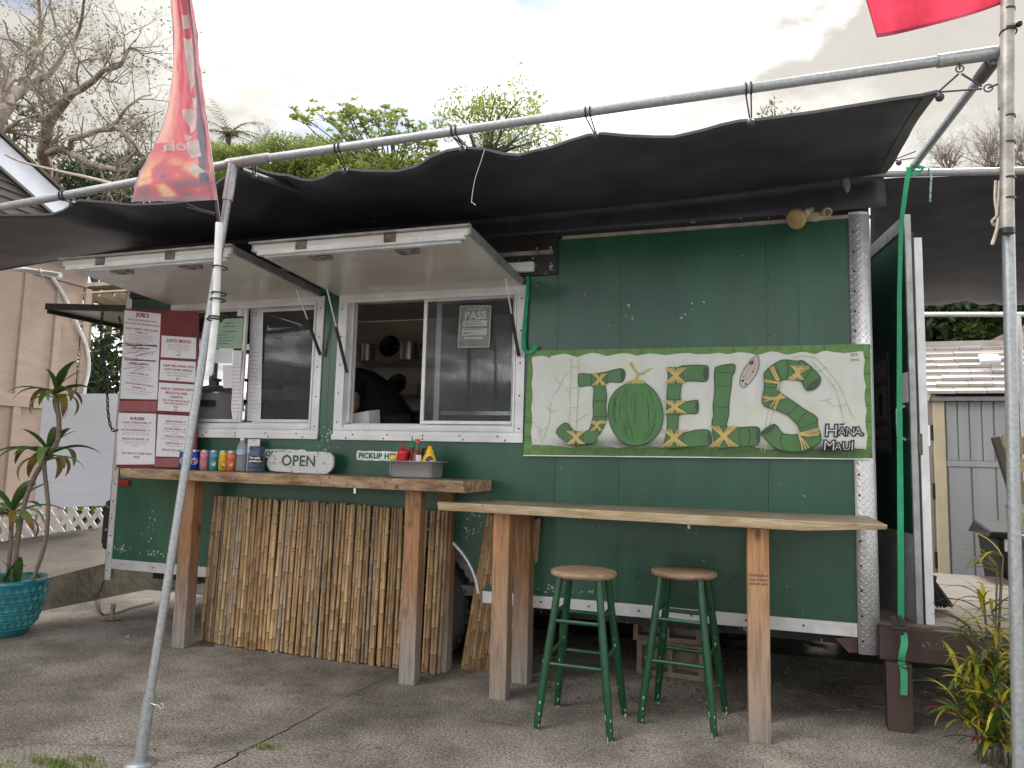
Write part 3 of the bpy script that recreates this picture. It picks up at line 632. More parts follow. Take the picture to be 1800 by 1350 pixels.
r = random.Random(91); m_ = MB()
for k in range(7000):
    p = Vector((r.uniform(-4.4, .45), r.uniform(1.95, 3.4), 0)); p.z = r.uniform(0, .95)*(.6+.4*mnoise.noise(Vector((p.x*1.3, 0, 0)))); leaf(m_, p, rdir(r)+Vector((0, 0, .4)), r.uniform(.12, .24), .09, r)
m_.build('shading_undergrowth', LF_DARK, kind='stuff')  # leaves added here to shade the bright ground strip under the trailer
# ================================================================== FOOD TRAILER  (side wall is the plane Y=0)
XL, XR, ZB, ZT, YB = -4.49, .585, .415, 2.615, 2.15
FL = .50
tr = thing('food_trailer', 'dark green concession trailer with two serving windows, white hatches and tread plate corners', 'food trailer', (-1.95, 0, 0))
PX = [XL+.055, -2.70, W(981, 560).x, W(1090, 560).x, W(1347, 520).x, .492]
ZW0 = .487
WIN = [(-4.0, -2.815, 1.44, 2.315), (-2.585, -1.385, 1.44, 2.315)]
AC = (-2.02, .40, .44)
def panel(x0, x1, holes, arch=None):
    m_ = MB(); g_ = .0008; x0 += g_; x1 -= g_; off = Vector((0, .028, 0))
    if not holes:
        m_.prism([(x0, 0, ZW0), (x1, 0, ZW0), (x1, 0, ZT), (x0, 0, ZT)], off)
    for (a, b, c, d) in holes:
        m_.box((x0, 0, d), (x1, .028, ZT)); m_.box((x0, 0, c), (a, .028, d)); m_.box((b, 0, c), (x1, .028, d))
        if arch and x0 < arch[0]-arch[2] and x1 > arch[0]+arch[2]:
            cx_, cz_, R_ = arch; ps = [(cx_-R_*cos(t_*pi/24), 0, max(ZW0, cz_+R_*sin(t_*pi/24))) for t_ in range(25)]; ps = [p for p in ps if p[2] > ZW0+1e-4]
            m_.prism([(x0, 0, ZW0)] + [(ps[0][0]-.01, 0, ZW0)] + ps + [(ps[-1][0]+.01, 0, ZW0), (x1, 0, ZW0), (x1, 0, c), (x0, 0, c)], off)
        else: m_.box((x0, 0, ZW0), (x1, .028, c))
    return m_.build('wall_panel', GREEN, tr)
panel(PX[0], PX[1], [WIN[0]]); panel(PX[1], PX[2], [WIN[1]], AC)
for i in (2, 3, 4): panel(PX[i], PX[i+1], [])
# shell, floor, inner walls, roof
MB().box((XL+.06, .05, FL-.06), (XR-.03, YB, FL)).build('floor', mat('kitchen_floor', (.10, .095, .09), .6), tr)
MB().box((XL+.06, YB-.03, FL), (XR-.03, YB, 2.60)).build('back_wall', INNER, tr)
MB().box((XL+.06, YB+.002, ZB), (XR-.03, YB+.03, 2.62)).build('outer_back_wall', GREEN, tr)
m_ = MB(); rr_ = []
for k in range(7): a = k/6*pi/2; rr_.append((.16-.16*cos(a), 2.632+.13*sin(a)))
m_.grid([[(XL+.03, y, z), (XR-.04, y, z)] for y, z in rr_]); m_.grid([[(XL+.03, .16, 2.762), (XR-.04, .16, 2.762)], [(XL+.03, YB, 2.762), (XR-.04, YB, 2.762)]])
m_.build('roof', BLACKPAINT, tr); MB().box((XL+.06, .03, 2.60), (XR-.03, YB-.031, 2.63)).build('ceiling', INNER, tr)
# end walls with the left end hatch opening and the rear doorway
m_ = MB(); x0, x1 = XL+.004, XL+.05
for y0, y1, z0, z1 in ((.075, .3, ZB, 2.60), (.3, 1.5, ZB, 1.55), (.3, 1.5, 2.28, 2.60), (1.5, YB, ZB, 2.60)): m_.box((x0, y0, z0), (x1, y1, z1))
m_.build('end_wall', GREEN, tr); MB().box((XL+.02, .302, 1.552), (XL+.024, 1.498, 2.278)).build('dimming_screen', glass_mat('dimming_mesh', (.75, .76, .76), .1), tr)  # screen pane added to dim the sky seen through the end hatch
m_ = MB(); x0, x1 = XR-.03, XR
for y0, y1, z0, z1 in ((.09, .22, ZB, 2.60), (.22, 1.10, 2.45, 2.60), (1.10, YB, ZB, 2.60), (.22, 1.10, ZB, FL)): m_.box((x0, y0, z0), (x1, y1, z1))
m_.build('end_wall', GREEN, tr)
# tread plate corners, rails
m_ = MB(); m_.prism([(XL, -.006, .335), (XL+.058, -.006, .335), (XL+.058, -.006, 2.62), (XL, -.006, 2.62)], (0, .004, 0)); m_.prism([(XL, -.006, .335), (XL, .075, .335), (XL, .075, 2.62), (XL, -.006, 2.62)], (.004, 0, 0))
m_.build('corner_plate', PLATE, tr)
rows = []; R_ = .062
for z in (.335, 1.0, 1.8, 2.635):
    rr = [(.488, -.006, z), (.488+.045, -.008, z)]
    for k in range(1, 9): a = k/8*pi/2; rr.append((.533+R_*sin(a), -.008+R_-R_*cos(a), z))
    rr.append((.595, .11, z)); rows.append(rr)
m_ = MB(); m_.grid(rows); o = m_.build('corner_plate', PLATE, tr); sm = o.modifiers.new('thick', 'SOLIDIFY'); sm.thickness = .004; sm.offset = 1
# black corner above
m_ = MB(); rows = [[(x+.002 if x > .5 else x, y+.004, z_) for x, y, _ in rows[0]] for z_ in (2.652, 2.78)]; m_.grid(rows); m_.build('roof_corner', BLACKPAINT, tr)
m_ = MB(); rows2 = [[(x+.003*(x > .5), y-.004, z_) for x, y, _ in rows[0]] for z_ in (2.620, 2.65)]; m_.grid(rows2); m_.build('corner_cap', ALU, tr)
for a, b in ((XL+.06, AC[0]-AC[2]-.02), (AC[0]+AC[2]+.02, .487)): MB().box((a, -.008, ZB), (b, .03, ZW0-.002)).build('bottom_rail', ALU, tr, bevel=.003)
MB().box((PX[2]+.02, -.012, ZT+.001), (.486, .02, ZT+.02)).build('top_rail', mat('old_rail', (.40, .37, .33), .55, .2, .3, 8), tr)
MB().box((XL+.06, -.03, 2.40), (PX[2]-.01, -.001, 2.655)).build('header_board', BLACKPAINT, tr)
pk = W(905, 467, -.06); MB().box((WIN[1][1]-.12, -.07, 2.415), (pk.x+.12, -.031, 2.475)).build('awning_bracket', WHITE_PVC, tr, bevel=.006)
MB().box((XL+.08, -.05, 2.52), (PX[2]-.03, -.031, 2.545)).build('drip_rail', mat('scuffed_rail', (.34, .33, .31), .6, .2, .5, 6), tr)
# rivets: dark holes along rails and plates, round heads along the seams
m_ = MB(); m2 = MB()
def rivet(mm, x, z, y=-.008, s=.0065): mm.lathe([(s, 0), (s*.8, .002), (0.0001, .003)], 7, (x, y, z), True, Matrix.Rotation(pi/2, 3, 'X'))
x = XL+.16
while x < .48:
    if not (AC[0]-AC[2] < x < AC[0]+AC[2]): rivet(m_, x, ZB+.036)
    x += .285
z = .40
while z < 2.6: rivet(m_, XL+.03, z, -.0065); rivet(m_, .510, z, -.0122); z += .125 if z < 1 else .108
for xs in PX[2:5]:
    z = .55
    while z < 2.6: rivet(m2, xs+.016, z, 0, .0055); rivet(m2, xs-.016, z+.05, 0, .0045); z += .16
r = random.Random(3)
for k in range(60): rivet(m2, r.uniform(PX[2], .48), r.uniform(.55, 2.55), 0, .004)
m_.build('screw', BLACK, tr, kind='stuff'); m2.build('rivet', GREEN, tr, kind='stuff')
m_ = MB()
for k in range(110):
    x, z = r.uniform(XL+.1, .47), r.uniform(.52, 2.55)
    if any(a-.08 < x < b+.08 and c-.1 < z < d+.1 for a, b, c, d in WIN): continue
    a = r.gauss(0, .5) if r.random() < .6 else r.uniform(0, 6.3); l = abs(r.gauss(.004, .008))+.002; w = r.uniform(.0010, .0026); d = Vector((cos(a), 0, sin(a))); n = Vector((-sin(a), 0, cos(a))); p = Vector((x, -.0008, z))
    m_.ngon([p-d*l, p-n*w, p+d*l, p+n*w*.7])
def chipzone(c, n, sx, sz):
    for k in range(n):
        p = Vector((c.x+r.gauss(0, sx), -.0009, c.z+r.gauss(0, sz))); s = r.uniform(.002, .009); q = [p+Vector((cos(t_)*s*r.uniform(.4, 1.2), 0, sin(t_)*s*r.uniform(.4, 1.2))) for t_ in (0, 1.2, 2.5, 3.7, 5)]
        m_.ngon(q)
chipzone(W(583, 766), 26, .035, .035); chipzone(W(980, 1035), 40, .10, .012); chipzone(W(210, 965), 22, .05, .015); chipzone(W(280, 972), 26, .06, .012); chipzone(W(830, 930), 26, .05, .04); chipzone(W(265, 930), 14, .02, .06); chipzone(W(1105, 540), 8, .06, .05); chipzone(W(1200, 545), 6, .1, .05)
m_.build('paint_chip', mat('bare_metal', (.45, .48, .46), .5), tr, kind='stuff')
# pale drips down the paint
DRIP = mat('drip_stain', (.035, .115, .085), .45, 0, .3, 4, st=(1, 1, .2))
for u, z0, z1, w in ((1403, .50, 2.45, .010), (976, .75, 1.25, .03), (1010, .9, 1.3, .012)):
    x = W(u, 560).x; m_ = MB(); pts = [(x+.004*sin(i*.9), -.0012, z1+(z0-z1)*i/14) for i in range(15)]; m_.strip(pts, [w*(.5+.5*abs(sin(i*1.3+u))) for i in range(15)], (0, -1, 0)); m_.build('drip_mark', DRIP, tr)
# red side marker lamp
p = W(219, 849); m_ = MB(); m_.box((p.x-.04, -.022, p.z-.02), (p.x+.055, 0, p.z+.02)); m_.build('marker_lamp', mat('red_lens', (.35, .008, .012), .2, 0, .1), tr, bevel=.006)
# wheel, arch
MB().tube([(AC[0]-(AC[2])*cos(t_*pi/20), -.006, AC[1]+(AC[2])*sin(t_*pi/20)) for t_ in range(1, 20)], .012, 6).build('fender_trim', ALU, tr)
m_ = MB(); rows = [[(AC[0]-(AC[2]-.004)*cos(t_*pi/20), y, AC[1]+(AC[2]-.004)*sin(t_*pi/20)) for t_ in range(0, 21)] for y in (.0, .05, .35)]; m_.grid(rows); m_.build('wheel_well', RUBBER, tr)
RX = Matrix.Rotation(pi/2, 3, 'X')
for wx in (AC[0],):
    ty = MB(); ty.lathe([(.19, -.09), (.30, -.105), (.335, -.08), (.345, -.04), (.345, .04), (.335, .08), (.30, .105), (.19, .09)], 36, (wx, .13, .345), True, RX)
    for k in range(36):
        a = k/36*2*pi
        for yy in (-.05, .05): ty.box((-.012, yy-.03, .340), (.012, yy+.03, .352), Matrix.Translation((wx, .13, .345)) @ Matrix.Rotation(a, 4, 'Y'))
    tyre = ty.build('wheel', RUBBER, tr)
    rm = MB(); rm.lathe([(.192, -.088), (.185, -.06), (.15, -.03), (.06, -.045), (.045, -.08), (.0001, -.085)], 28, (wx, .13, .345), True, Matrix.Rotation(-pi/2, 3, 'X') @ Matrix.Scale(-1, 3, (0, 0, 1)))
    rm.build('rim', mat('rim_paint', (.12, .12, .12), .4, .3), tyre)
MB().box((XL+.1, .35, .30), (XR-.05, .45, .414)).box((XL+.1, 1.7, .30), (XR-.05, 1.8, .414)).box((-.3, .2, .32), (-.2, 2.0, .41)).build('chassis', BLACKPAINT, tr)
pa_ = [W(1468, 1122, .02), W(1508, 1120, .02), W(1508, 1147, .02), W(1492, 1147, .02)]; MB().prism(pa_, (0, .06, 0)).build('gusset', mat('primer_brown', (.10, .06, .05), .7), tr)

# ---------------- windows
GLASS = glass_mat('window_glass', (.74, .75, .77), .07)
GLASS_L = glass_mat('window_glass_clear', (.86, .87, .88), .05)
def bars(m_, x0, x1, z0, z1, w, y0, y1, wl=None, wr=None):
    wl = wl or w; wr = wr or w
    m_.box((x0, y0, z0), (x1, y1, z0+w)); m_.box((x0, y0, z1-w), (x1, y1, z1)); m_.box((x0, y0, z0+w), (x0+wl, y1, z1-w)); m_.box((x1-wr, y0, z0+w), (x1, y1, z1-w)); return m_
def window(i, s1, s2):
    x0, x1, z0, z1 = WIN[i]
    fr = bars(MB(), x0-.058, x1+.058, z0-.058, z1+.03, .0575, -.012, -.0005).build('window_frame', ALU_W, tr, bevel=.003)
    MB().box((x0-.062, -.024, z0-.066), (x1+.062, -.0125, z0-.03)).build('sill_lip', ALU_W, fr, bevel=.003)
    bars(MB(), x0, x1, z0, z1, .012, -.02, .12).build('jamb', ALU_W, fr)
    m_ = MB()
    for k, (y0, y1, h) in enumerate(((.0, .018, .022), (.045, .055, .030), (.085, .095, .036))): m_.box((x0+.013, y0, z0+.013), (x1-.013, y1, z0+.013+h))
    for k, (y0, y1) in enumerate(((.03, .045), (.07, .085))): m_.box((x0+.013, y0, z0+.05), (x0+.034, y1, z1-.013)); m_.box((x1-.034, y0, z0+.05), (x1-.013, y1, z1-.013))
    m_.build('sash_track', ALU_W, fr, bevel=.002)
    m_ = MB()
    for k in range(5): rivet(m_, x0+.1+(x1-x0-.2)*k/4, z0-.03, -.0245, .006); rivet(m_, x0+.05+(x1-x0-.1)*k/4, z0-.052, -.0245, .006)
    for k in range(5): rivet(m_, x0-.03, z0+.05+k*.19, -.012, .006); rivet(m_, x1+.03, z0+.02+k*.2, -.012, .006)
    m_.build('screw', BLACK, fr, kind='stuff')
    return fr
w0 = window(0, 0, 0); w1 = window(1, 0, 0)
def sash(fr, x0, x1, z0, z1, y, wl, wr, gm):
    s_ = bars(MB(), x0, x1, z0, z1, .022, y, y+.022, wl, wr).build('sash', ALU_W, tr, bevel=.003)
    MB().box((x0+wl, y+.009, z0+.022), (x1-wr, y+.013, z1-.022)).build('glass', gm, s_)
x0, x1, z0, z1 = WIN[1]
sash(w1, W(741, 700, .045).x, x1-.014, z0+.045, z1-.014, .03, .024, .024, GLASS)
sash(w1, W(762, 700, .1).x, x1-.02, z0+.05, z1-.014, .10, .038, .02, GLASS)
x0, x1, z0, z1 = WIN[0]
sash(w0, x0+.014, W(431, 640, .045).x, z0+.045, z1-.014, .03, .024, .026, GLASS_L)
sash(w0, W(449, 640, .1).x, x1-.014, z0+.05, z1-.014, .10, .030, .024, GLASS)

# ---------------- serving hatches
def hatch(x0, x1):
    z0, y1, z1 = 2.338, -.90, 2.392
    def hp(x, t, up=0.0): return Vector((x, -.012+(y1+.012)*t, z0+(z1-z0)*t+up))
    m_ = MB(); m_.hexa([hp(x0, 0), hp(x1, 0), hp(x1, 1), hp(x0, 1), hp(x0, 0, .038), hp(x1, 0, .038), hp(x1, 1, .038), hp(x0, 1, .038)])
    o = m_.build('serving_hatch', DIRTYW, tr)
    EDGE = mat('hatch_trim', (.33, .34, .35), .45, .4, .25, 12)
    m_ = MB()
    for x in (x0-.006, x1+.006): m_.bar(hp(x, -.0, .024), hp(x, 1.0, .024), .018, .046)
    m_.bar(hp(x0-.02, 1.01, .045), hp(x1+.02, 1.01, .045), .03, .012)
    m_.build('edge_trim', EDGE, o, bevel=.002)
    MB().bar(hp(x0+.02, .985, -.006), hp(x1-.02, .985, .0), .028, .032).build('front_rail', WHITE_PVC, o, bevel=.004)
    MB().bar(hp(x0+.05, .955, -.021), hp(x1-.05, .955, -.021), .034, .014).build('seal_strip', mat('pale_seal', (.62, .70, .78), .45), o, bevel=.003)
    RUST = mat('rusty_catch', (.16, .14, .13), .6, .3, .5, 30, spots=(60, .60, (.20, .11, .07)))
    for f_ in (.24, .66):
        x = x0+(x1-x0)*f_; l = MB(); l.bar(hp(x-.035, .985, .015), hp(x+.035, .985, .015), .04, .045); lt = l.build('latch', RUST, o, bevel=.004)
        m_ = MB(); m_.bar(hp(x-.02, .86, -.012), hp(x+.10, .86, -.012), .075, .022); m_.bar(hp(x+.035, .865, -.026), hp(x+.065, .865, -.026), .04, .012); m_.build('latch_bracket', mat('latch_steel', (.36, .33, .29), .45, .6, .4, 30), o, bevel=.004)
    m_ = MB(); r = random.Random(int(x0*100))
    for k in range(26):
        p = hp(r.uniform(x0+.05, x1-.05), r.uniform(.08, .9), -.0012); s = r.uniform(.002, .010); m_.ngon([p+Vector((cos(t_)*s*r.uniform(.5, 1.6), sin(t_)*s*r.uniform(.4, .8), sin(t_)*s*-.04)) for t_ in (0, 1.1, 2.3, 3.6, 5)][::-1])
    m_.build('scuff_mark', mat('brown_scuff', (.10, .06, .035), .7), o, kind='stuff')
    return o
hb = hatch(-4.06, -2.80); ha = hatch(-2.645, -1.36)
def strut(a, b):
    a, b = Vector(a), Vector(b); m_ = MB(); m_.tube([a, a.lerp(b, .55)], .0055, 6); o = m_.build('gas_strut', STEEL, tr)
    MB().tube([a.lerp(b, .45), b], .011, 8).build('strut_tube', BLACK, o)
strut((-1.40, -.20, 2.345), W(912, 626, -.03)); strut((-2.62, -.20, 2.345), W(610, 655, -.03)); strut((-2.835, -.22, 2.345), W(563, 624, -.03)); 
# left end hatch, propped out from the end wall
e0 = XP(228, 546, XL); oc = W(86, 543, .06); zz = oc.z-e0.z
m_ = MB(); A, B, C_, D_ = Vector((XL-.006, .06, e0.z)), Vector((oc.x, .06, oc.z)), Vector((oc.x, 1.2, oc.z)), Vector((XL-.006, 1.2, e0.z)); up_ = Vector((0, 0, .03))
m_.hexa([A, B, C_, D_, A+up_, B+up_, C_+up_, D_+up_]); eh = m_.build('end_hatch', DIRTYW, tr)
m_ = MB(); m_.bar(A+Vector((0, -.01, .018)), B+Vector((-.02, -.01, .018)), .02, .05); m_.bar(B+Vector((-.01, 0, .0)), C_+Vector((-.01, 0, .0)), .02, .07); m_.bar(D_+Vector((0, .01, .01)), C_+Vector((0, .01, .01)), .02, .05); m_.build('edge_trim', mat('dark_trim', (.05, .05, .052), .4, .5), eh)

# ---------------- rear door, hinged at the back of the end wall, standing ajar
DH, DF = Vector((.615, 1.12, 0)), Vector((.775, .06, 0)); dd = (DF-DH).normalized(); dn = Vector((dd.y, -dd.x, 0)); 
if dn.x > 0: dn = -dn
dw = (DF-DH).length; Z0, Z1 = XP(1603, 1105, DF.x).z, W(1601, 376, .06).z
def dp(s, z, n=0.0): return Vector((DH.x, DH.y, z))+dd*s+dn*n
def dbox(s0, s1, z0, z1, n0, n1): return MB().hexa([dp(s0, z0, n0), dp(s1, z0, n0), dp(s1, z0, n1), dp(s0, z0, n1), dp(s0, z1, n0), dp(s1, z1, n0), dp(s1, z1, n1), dp(s0, z1, n1)])
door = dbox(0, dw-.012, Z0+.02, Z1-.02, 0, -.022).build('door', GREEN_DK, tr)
DTRIM = mat('door_trim', (.36, .37, .38), .45, .5, .2, 12)
m_ = dbox(0, dw, Z1-.075, Z1, .006, -.026); m_.build('top_trim', DTRIM, door)
dbox(dw-.0115, dw+.008, Z0-.04, Z1-.077, .008, -.024).build('edge_trim', DTRIM, door, bevel=.003)
dbox(dw-.02, dw+.0, Z0-.01, Z1-.10, -.026, -.036).build('seal', BLACK, door)
dbox(dw-.06, dw+.004, Z0+.02, Z1-.13, -.037, -.078).build('inner_edge', ALU_W, door, bevel=.003)
dbox(0, dw-.013, Z0+.022, Z0+.50, .004, .0005).build('kick_plate', PLATE, door)
for z in (1.35,): dbox(dw-.03, dw+.011, z, z+.11, -.025, -.045).build('hinge', mat('worn_hinge', (.12, .10, .09), .5, .5), door)
a = XP(1592, 690, DF.x).z; dbox(dw-.15, dw-.03, a-.06, a+.10, .003, .0005).build('notice', PAPER, door)
a = XP(1590, 745, DF.x).z; m_ = MB(); m_.tube([dp(dw-.09, a-.09, .002), dp(dw-.09, a-.07, .04), dp(dw-.09, a+.07, .04), dp(dw-.09, a+.09, .002)], .008, 6); m_.build('handle', ALU_W, door)
s0_ = .46; zc = 1.66; ph_ = dbox(s0_, s0_+.28, zc-.30, zc+.28, .003, .0005).build('placard', mat('faded_placard', (.10, .10, .10), .5, 0, .1), door)
m_ = MB()
for a0, a1, b0, b1 in ((.03, .25, .42, .54), (.03, .25, .19, .39), (.03, .25, .1, .16), (.03, .25, .03, .08)): m_.ngon([dp(s0_+a0, zc-.30+b0, .0036), dp(s0_+a1, zc-.30+b0, .0036), dp(s0_+a1, zc-.30+b1, .0036), dp(s0_+a0, zc-.30+b1, .0036)])
m_.build('print', mat('grey_print', (.25, .25, .24), .6), ph_)
m_ = MB(); m_.ngon([dp(s0_+.12, zc-.08, .0042), dp(s0_+.16, zc-.08, .0042), dp(s0_+.17, zc+.05, .0042), dp(s0_+.11, zc+.05, .0042)]); m_.build('figure', DARKINK, ph_)

# ---------------- kitchen inside
SHELF = mat('wire_shelf', (.50, .50, .50), .35, .8)
def shelf(x0, x1, y0, y1, z):
    m_ = MB(); m_.tube([(x0, y0, z), (x1, y0, z)], .006, 5); m_.tube([(x0, y0, z-.03), (x1, y0, z-.03)], .005, 5); m_.tube([(x0, y1, z), (x1, y1, z)], .006, 5)
    k = int((x1-x0)/.03)
    for i in range(k+1): x = x0+(x1-x0)*i/k; m_.tube([(x, y0, z), (x, y1, z)], .003, 3, cap=False)
    for i in range(0, k+1, 1): x = x0+(x1-x0)*i/k; m_.tube([(x, y0, z), (x+.015, y0, z-.03)], .002, 3, cap=False)
    return m_
zs1 = W(690, 634, 1.7).z; zs2 = W(720, 693, 1.7).z
sh = thing('shelving', 'wire shelves with pans on the back wall of the trailer kitchen', 'shelves', (-2.6, 1.9, FL))
shelf(-4.2, .3, 1.7, 2.1, zs1).build('wire_shelf', SHELF, sh); shelf(-4.2, .3, 1.7, 2.1, zs2).build('wire_shelf', SHELF, sh)
for x in (-4.15, -2.2, -.2):
    MB().tube([(x, 2.09, FL), (x, 2.09, zs1+.3)], .012, 6).build('upright', SHELF, sh)
POTS = mat('pot_steel', (.55, .53, .50), .3, .9, .1, 6); PAND = mat('dark_pan', (.02, .02, .03), .35, .3)
def pot(u, v0, v1, u0, u1, label, mt, y=1.8, handle=False, z=None):
    a, b = W(u0, v1, y), W(u1, v1, y); zt = W(u, v0, y).z; zb_ = a.z if z is None else z; R_ = (b.x-a.x)/2; c = ((a.x+b.x)/2, y, 0)
    m_ = MB(); m_.lathe([(R_*.94, zb_), (R_, zb_+.02), (R_, zt), (R_*1.04, zt+.005), (R_*.96, zt), (R_*.93, zb_+.03), (.0001, zb_+.025)], 24, c)
    o = thing('pot', label, 'pot', (c[0], y, zb_), 'pans on the kitchen shelves'); m_.build('body', mt, o)
    mh = MB()
    for s in (1, -1): mh.tube([(c[0]+s*R_, y-.04, zt-.03), (c[0]+s*(R_+.035), y-.03, zt-.028), (c[0]+s*(R_+.035), y+.03, zt-.028), (c[0]+s*R_, y+.04, zt-.03)], .007, 5)
    mh.build('handle', mt, o)
pot(718, 604, 631, 702, 736, 'bright steel stock pot on the upper shelf in the open half of the right window', POTS, z=zs1+.007)
pot(646, 606, 631, 634, 657, 'small dull saucepan at the left on the upper shelf above the cook', POTS, z=zs1+.007)
def pan(u, v, rad_, y, tilt, label):
    p = W(u, v, y); M3 = Matrix.Rotation(tilt, 3, 'X'); m_ = MB(); m_.lathe([(.0001, 0), (rad_*.8, 0), (rad_, .05), (rad_*.96, .05), (rad_*.77, .008), (.0001, .006)], 26, p, True, M3)
    o = thing('pan', label, 'pan', p, 'pans on the kitchen shelves'); m_.build('body', PAND, o); a = p+M3 @ Vector((rad_*.9, 0, .03)); MB().tube([a, a+Vector((.16, .05, -.03))], .009, 6).build('handle', PAND, o)
pan(688, 611, (zs1 and .105), 1.95, rad(80), 'big black frying pan on edge behind the steel stock pot')
pan(700, 678, .10, 1.85, rad(62), 'black pan leaning on the lower shelf next to a small box')
pan(690, 684, .08, 1.8, rad(50), 'smaller black pan in front of the leaning pan on the lower shelf')
a, b = W(712, 690, 1.75), W(733, 674, 1.75); o = MB().box((a.x, 1.75, zs2+.007), (b.x, 1.9, b.z)).build('box', mat('tan_carton', (.42, .34, .24), .7), bevel=.003); tag(o, 'small tan carton on the lower kitchen shelf beside the black pans', 'box')
r = random.Random(5)
for k, (u0, u1, v0, nm, lb, mt) in enumerate(((781, 791, 655, 'bottle', 'pale bottle on the lower shelf behind the PASS window, nearest the sash', 'pale_bottle'), (800, 808, 640, 'bottle', 'thin bottle behind the PASS window, second from the sash', 'pale_bottle'), (815, 832, 671, 'box', 'grey carton on the lower shelf behind the PASS window', 'grey_carton'), (845, 852, 668, 'jar', 'small jar with a brassy lid behind the PASS window, middle of the pane', 'brass_lid'), (864, 871, 668, 'jar', 'small jar with a brassy lid behind the PASS window, by the strut', 'brass_lid'), (890, 902, 672, 'jar', 'jar at the right end of the shelf behind the PASS window', 'pale_bottle'))):
    a, b = W(u0, 690, 1.78), W(u1, v0, 1.78); w = (b.x-a.x); mm = mat(mt, (.40, .36, .30) if mt != 'brass_lid' else (.5, .38, .2), .3, .1)
    if nm == 'box': tag(MB().box((a.x, 1.75, zs2+.007), (b.x, 1.9, b.z)).build(nm, mm), lb, nm)
    else:
        h_ = b.z-zs2; m_ = MB(); m_.lathe([(w*.48, zs2+.007), (w*.5, zs2+.02), (w*.5, zs2+h_*.65), (w*.25, zs2+h_*.82), (w*.25, zs2+h_)], 12, ((a.x+b.x)/2, 1.8, 0)); tag(m_.build(nm, mm), lb, nm)
zc = W(840, 722, 1.3).z
o = thing('worktop', 'stainless kitchen worktop seen dimly behind the right window', 'counter', (-1.9, 1.6, FL)); MB().box((-3.1, 1.3, zc-.04), (-.2, 2.1, zc)).build('top', STEEL, o, bevel=.004); MB().box((-3.05, 1.36, FL), (-.25, 2.1, zc-.041)).build('cabinet', mat('cabinet_front', (.30, .29, .27), .5), o)
# left window: angled shelf rack with boxes and papers
rk = thing('rack', 'narrow rack of white trays and boxes behind the right half of the left window', 'rack', (-4.0, 1.0, FL))
for k, v in enumerate((618, 668, 705)):
    a = W(468, v, 1.0); b = W(530, v+2, 1.4); MB().box((a.x-.1, .8, a.z-.02), (b.x-.25, 1.5, a.z)).build('shelf', mat('dark_shelf', (.06, .055, .05), .6), rk)
    for q in range(2):
        xx = a.x+.02+q*.17; o = MB().box((xx, .86+.1*q, a.z+.001), (xx+.14, 1.2, a.z+.09+.03*((k+q) % 2))).build('carton', mat('white_carton', (.55, .53, .48), .7), bevel=.003)
        tag(o, ('white carton on the top', 'white carton on the middle', 'white carton on the bottom')[k]+' shelf of the rack, '+('nearer the papers' if q == 0 else 'farther from the papers'), 'box', 'cartons on the kitchen rack')
# rice cooker on the sill counter
a, b = W(344, 741, .42), W(413, 741, .42); R_ = (b.x-a.x)/2; c = ((a.x+b.x)/2, .42, 0); zb_, zt_ = a.z, W(380, 694, .42).z
zb_ = min(zb_, 1.40)
ic = thing('counter_shelf', 'inner counter under the left serving window', 'counter', (-3.4, .3, FL)); MB().box((-4.35, .13, 1.36), (-1.3, .62, 1.40)).build('top', STEEL, ic); MB().box((-4.3, .16, FL), (-1.35, .6, 1.359)).build('cabinet', mat('grey_cabinet', (.3, .3, .3), .5), ic)
rc = thing('rice_cooker', 'big white rice cooker with steel lid behind the left window', 'rice cooker', c)
MB().lathe([(R_*.9, 1.402), (R_, 1.43), (R_*1.02, zt_-.02), (R_, zt_)], 28, c).build('body', mat('cooker_white', (.82, .80, .76), .35), rc)
MB().lathe([(R_*1.03, zt_+.001), (R_*1.03, zt_+.02), (R_*.7, zt_+.055), (R_*.15, zt_+.075), (.0001, zt_+.076)], 28, c).build('lid', STEEL, rc)
MB().lathe([(.012, 0), (.012, .03), (.03, .035), (.03, .05), (.0001, .055)], 12, (c[0], c[1], zt_+.072)).build('knob', BLACK, rc)
p = Vector((c[0]-R_*.35, c[1]-R_*.94-.03, 0)); m_ = MB(); q = W(363, 708, p.y); m_.box((q.x-.055, p.y-.02, q.z-.025), (q.x+.05, p.y+.05, q.z+.022)); m_.build('side_handle', BLACK, rc, bevel=.012)
# gold foil tray over it
m_ = MB(); rows = []; r = random.Random(8)
a, b = W(345, 530, .5), W(424, 556, .5)
for i in range(9): rows.append([(a.x+(b.x-a.x)*j/16, .5+r.uniform(-.02, .02), a.z+(b.z-a.z)*i/8+r.uniform(-.012, .012)) for j in range(17)])
m_.grid(rows, False); o = m_.build('foil_sheet', mat('gold_foil', (.62, .44, .20), .3, .85, .2, 8)); tag(o, 'crumpled gold foil hanging inside the top of the left window', 'foil')
# pop can and paper bag just inside the sills
def fnY(u, v, y, sx, sz=None):
    o_ = W(u, v, y); return lambda x, z: Vector((o_.x+x*sx, o_.y, o_.z+z*(sz or sx)))
p = W(413, 742, .2); m_ = MB(); m_.lathe([(.026, 1.402), (.033, 1.41), (.033, 1.51), (.027, 1.524)], 16, (p.x, .2, 0)); o = m_.build('can', mat('blue_can', (.02, .06, .42), .3, .4)); tag(o, 'blue soft drink can on the sill inside the left window', 'can')
m_ = MB(); a = W(620, 748, .2); b = W(651, 745, .2); ZS = 1.402; zt = W(643, 722, .2).z
m_.hexa([(a.x-.05, .2, ZS), (b.x, .2, ZS), (b.x, .36, ZS), (a.x-.05, .36, ZS), (a.x-.05, .2, zt-.03), (b.x-.02, .2, zt), (b.x-.02, .36, zt+.02), (a.x-.05, .36, zt)]); o = m_.build('paper_stack', PAPER, bevel=.004); tag(o, 'white paper stack on the sill at the left of the right window', 'paper')

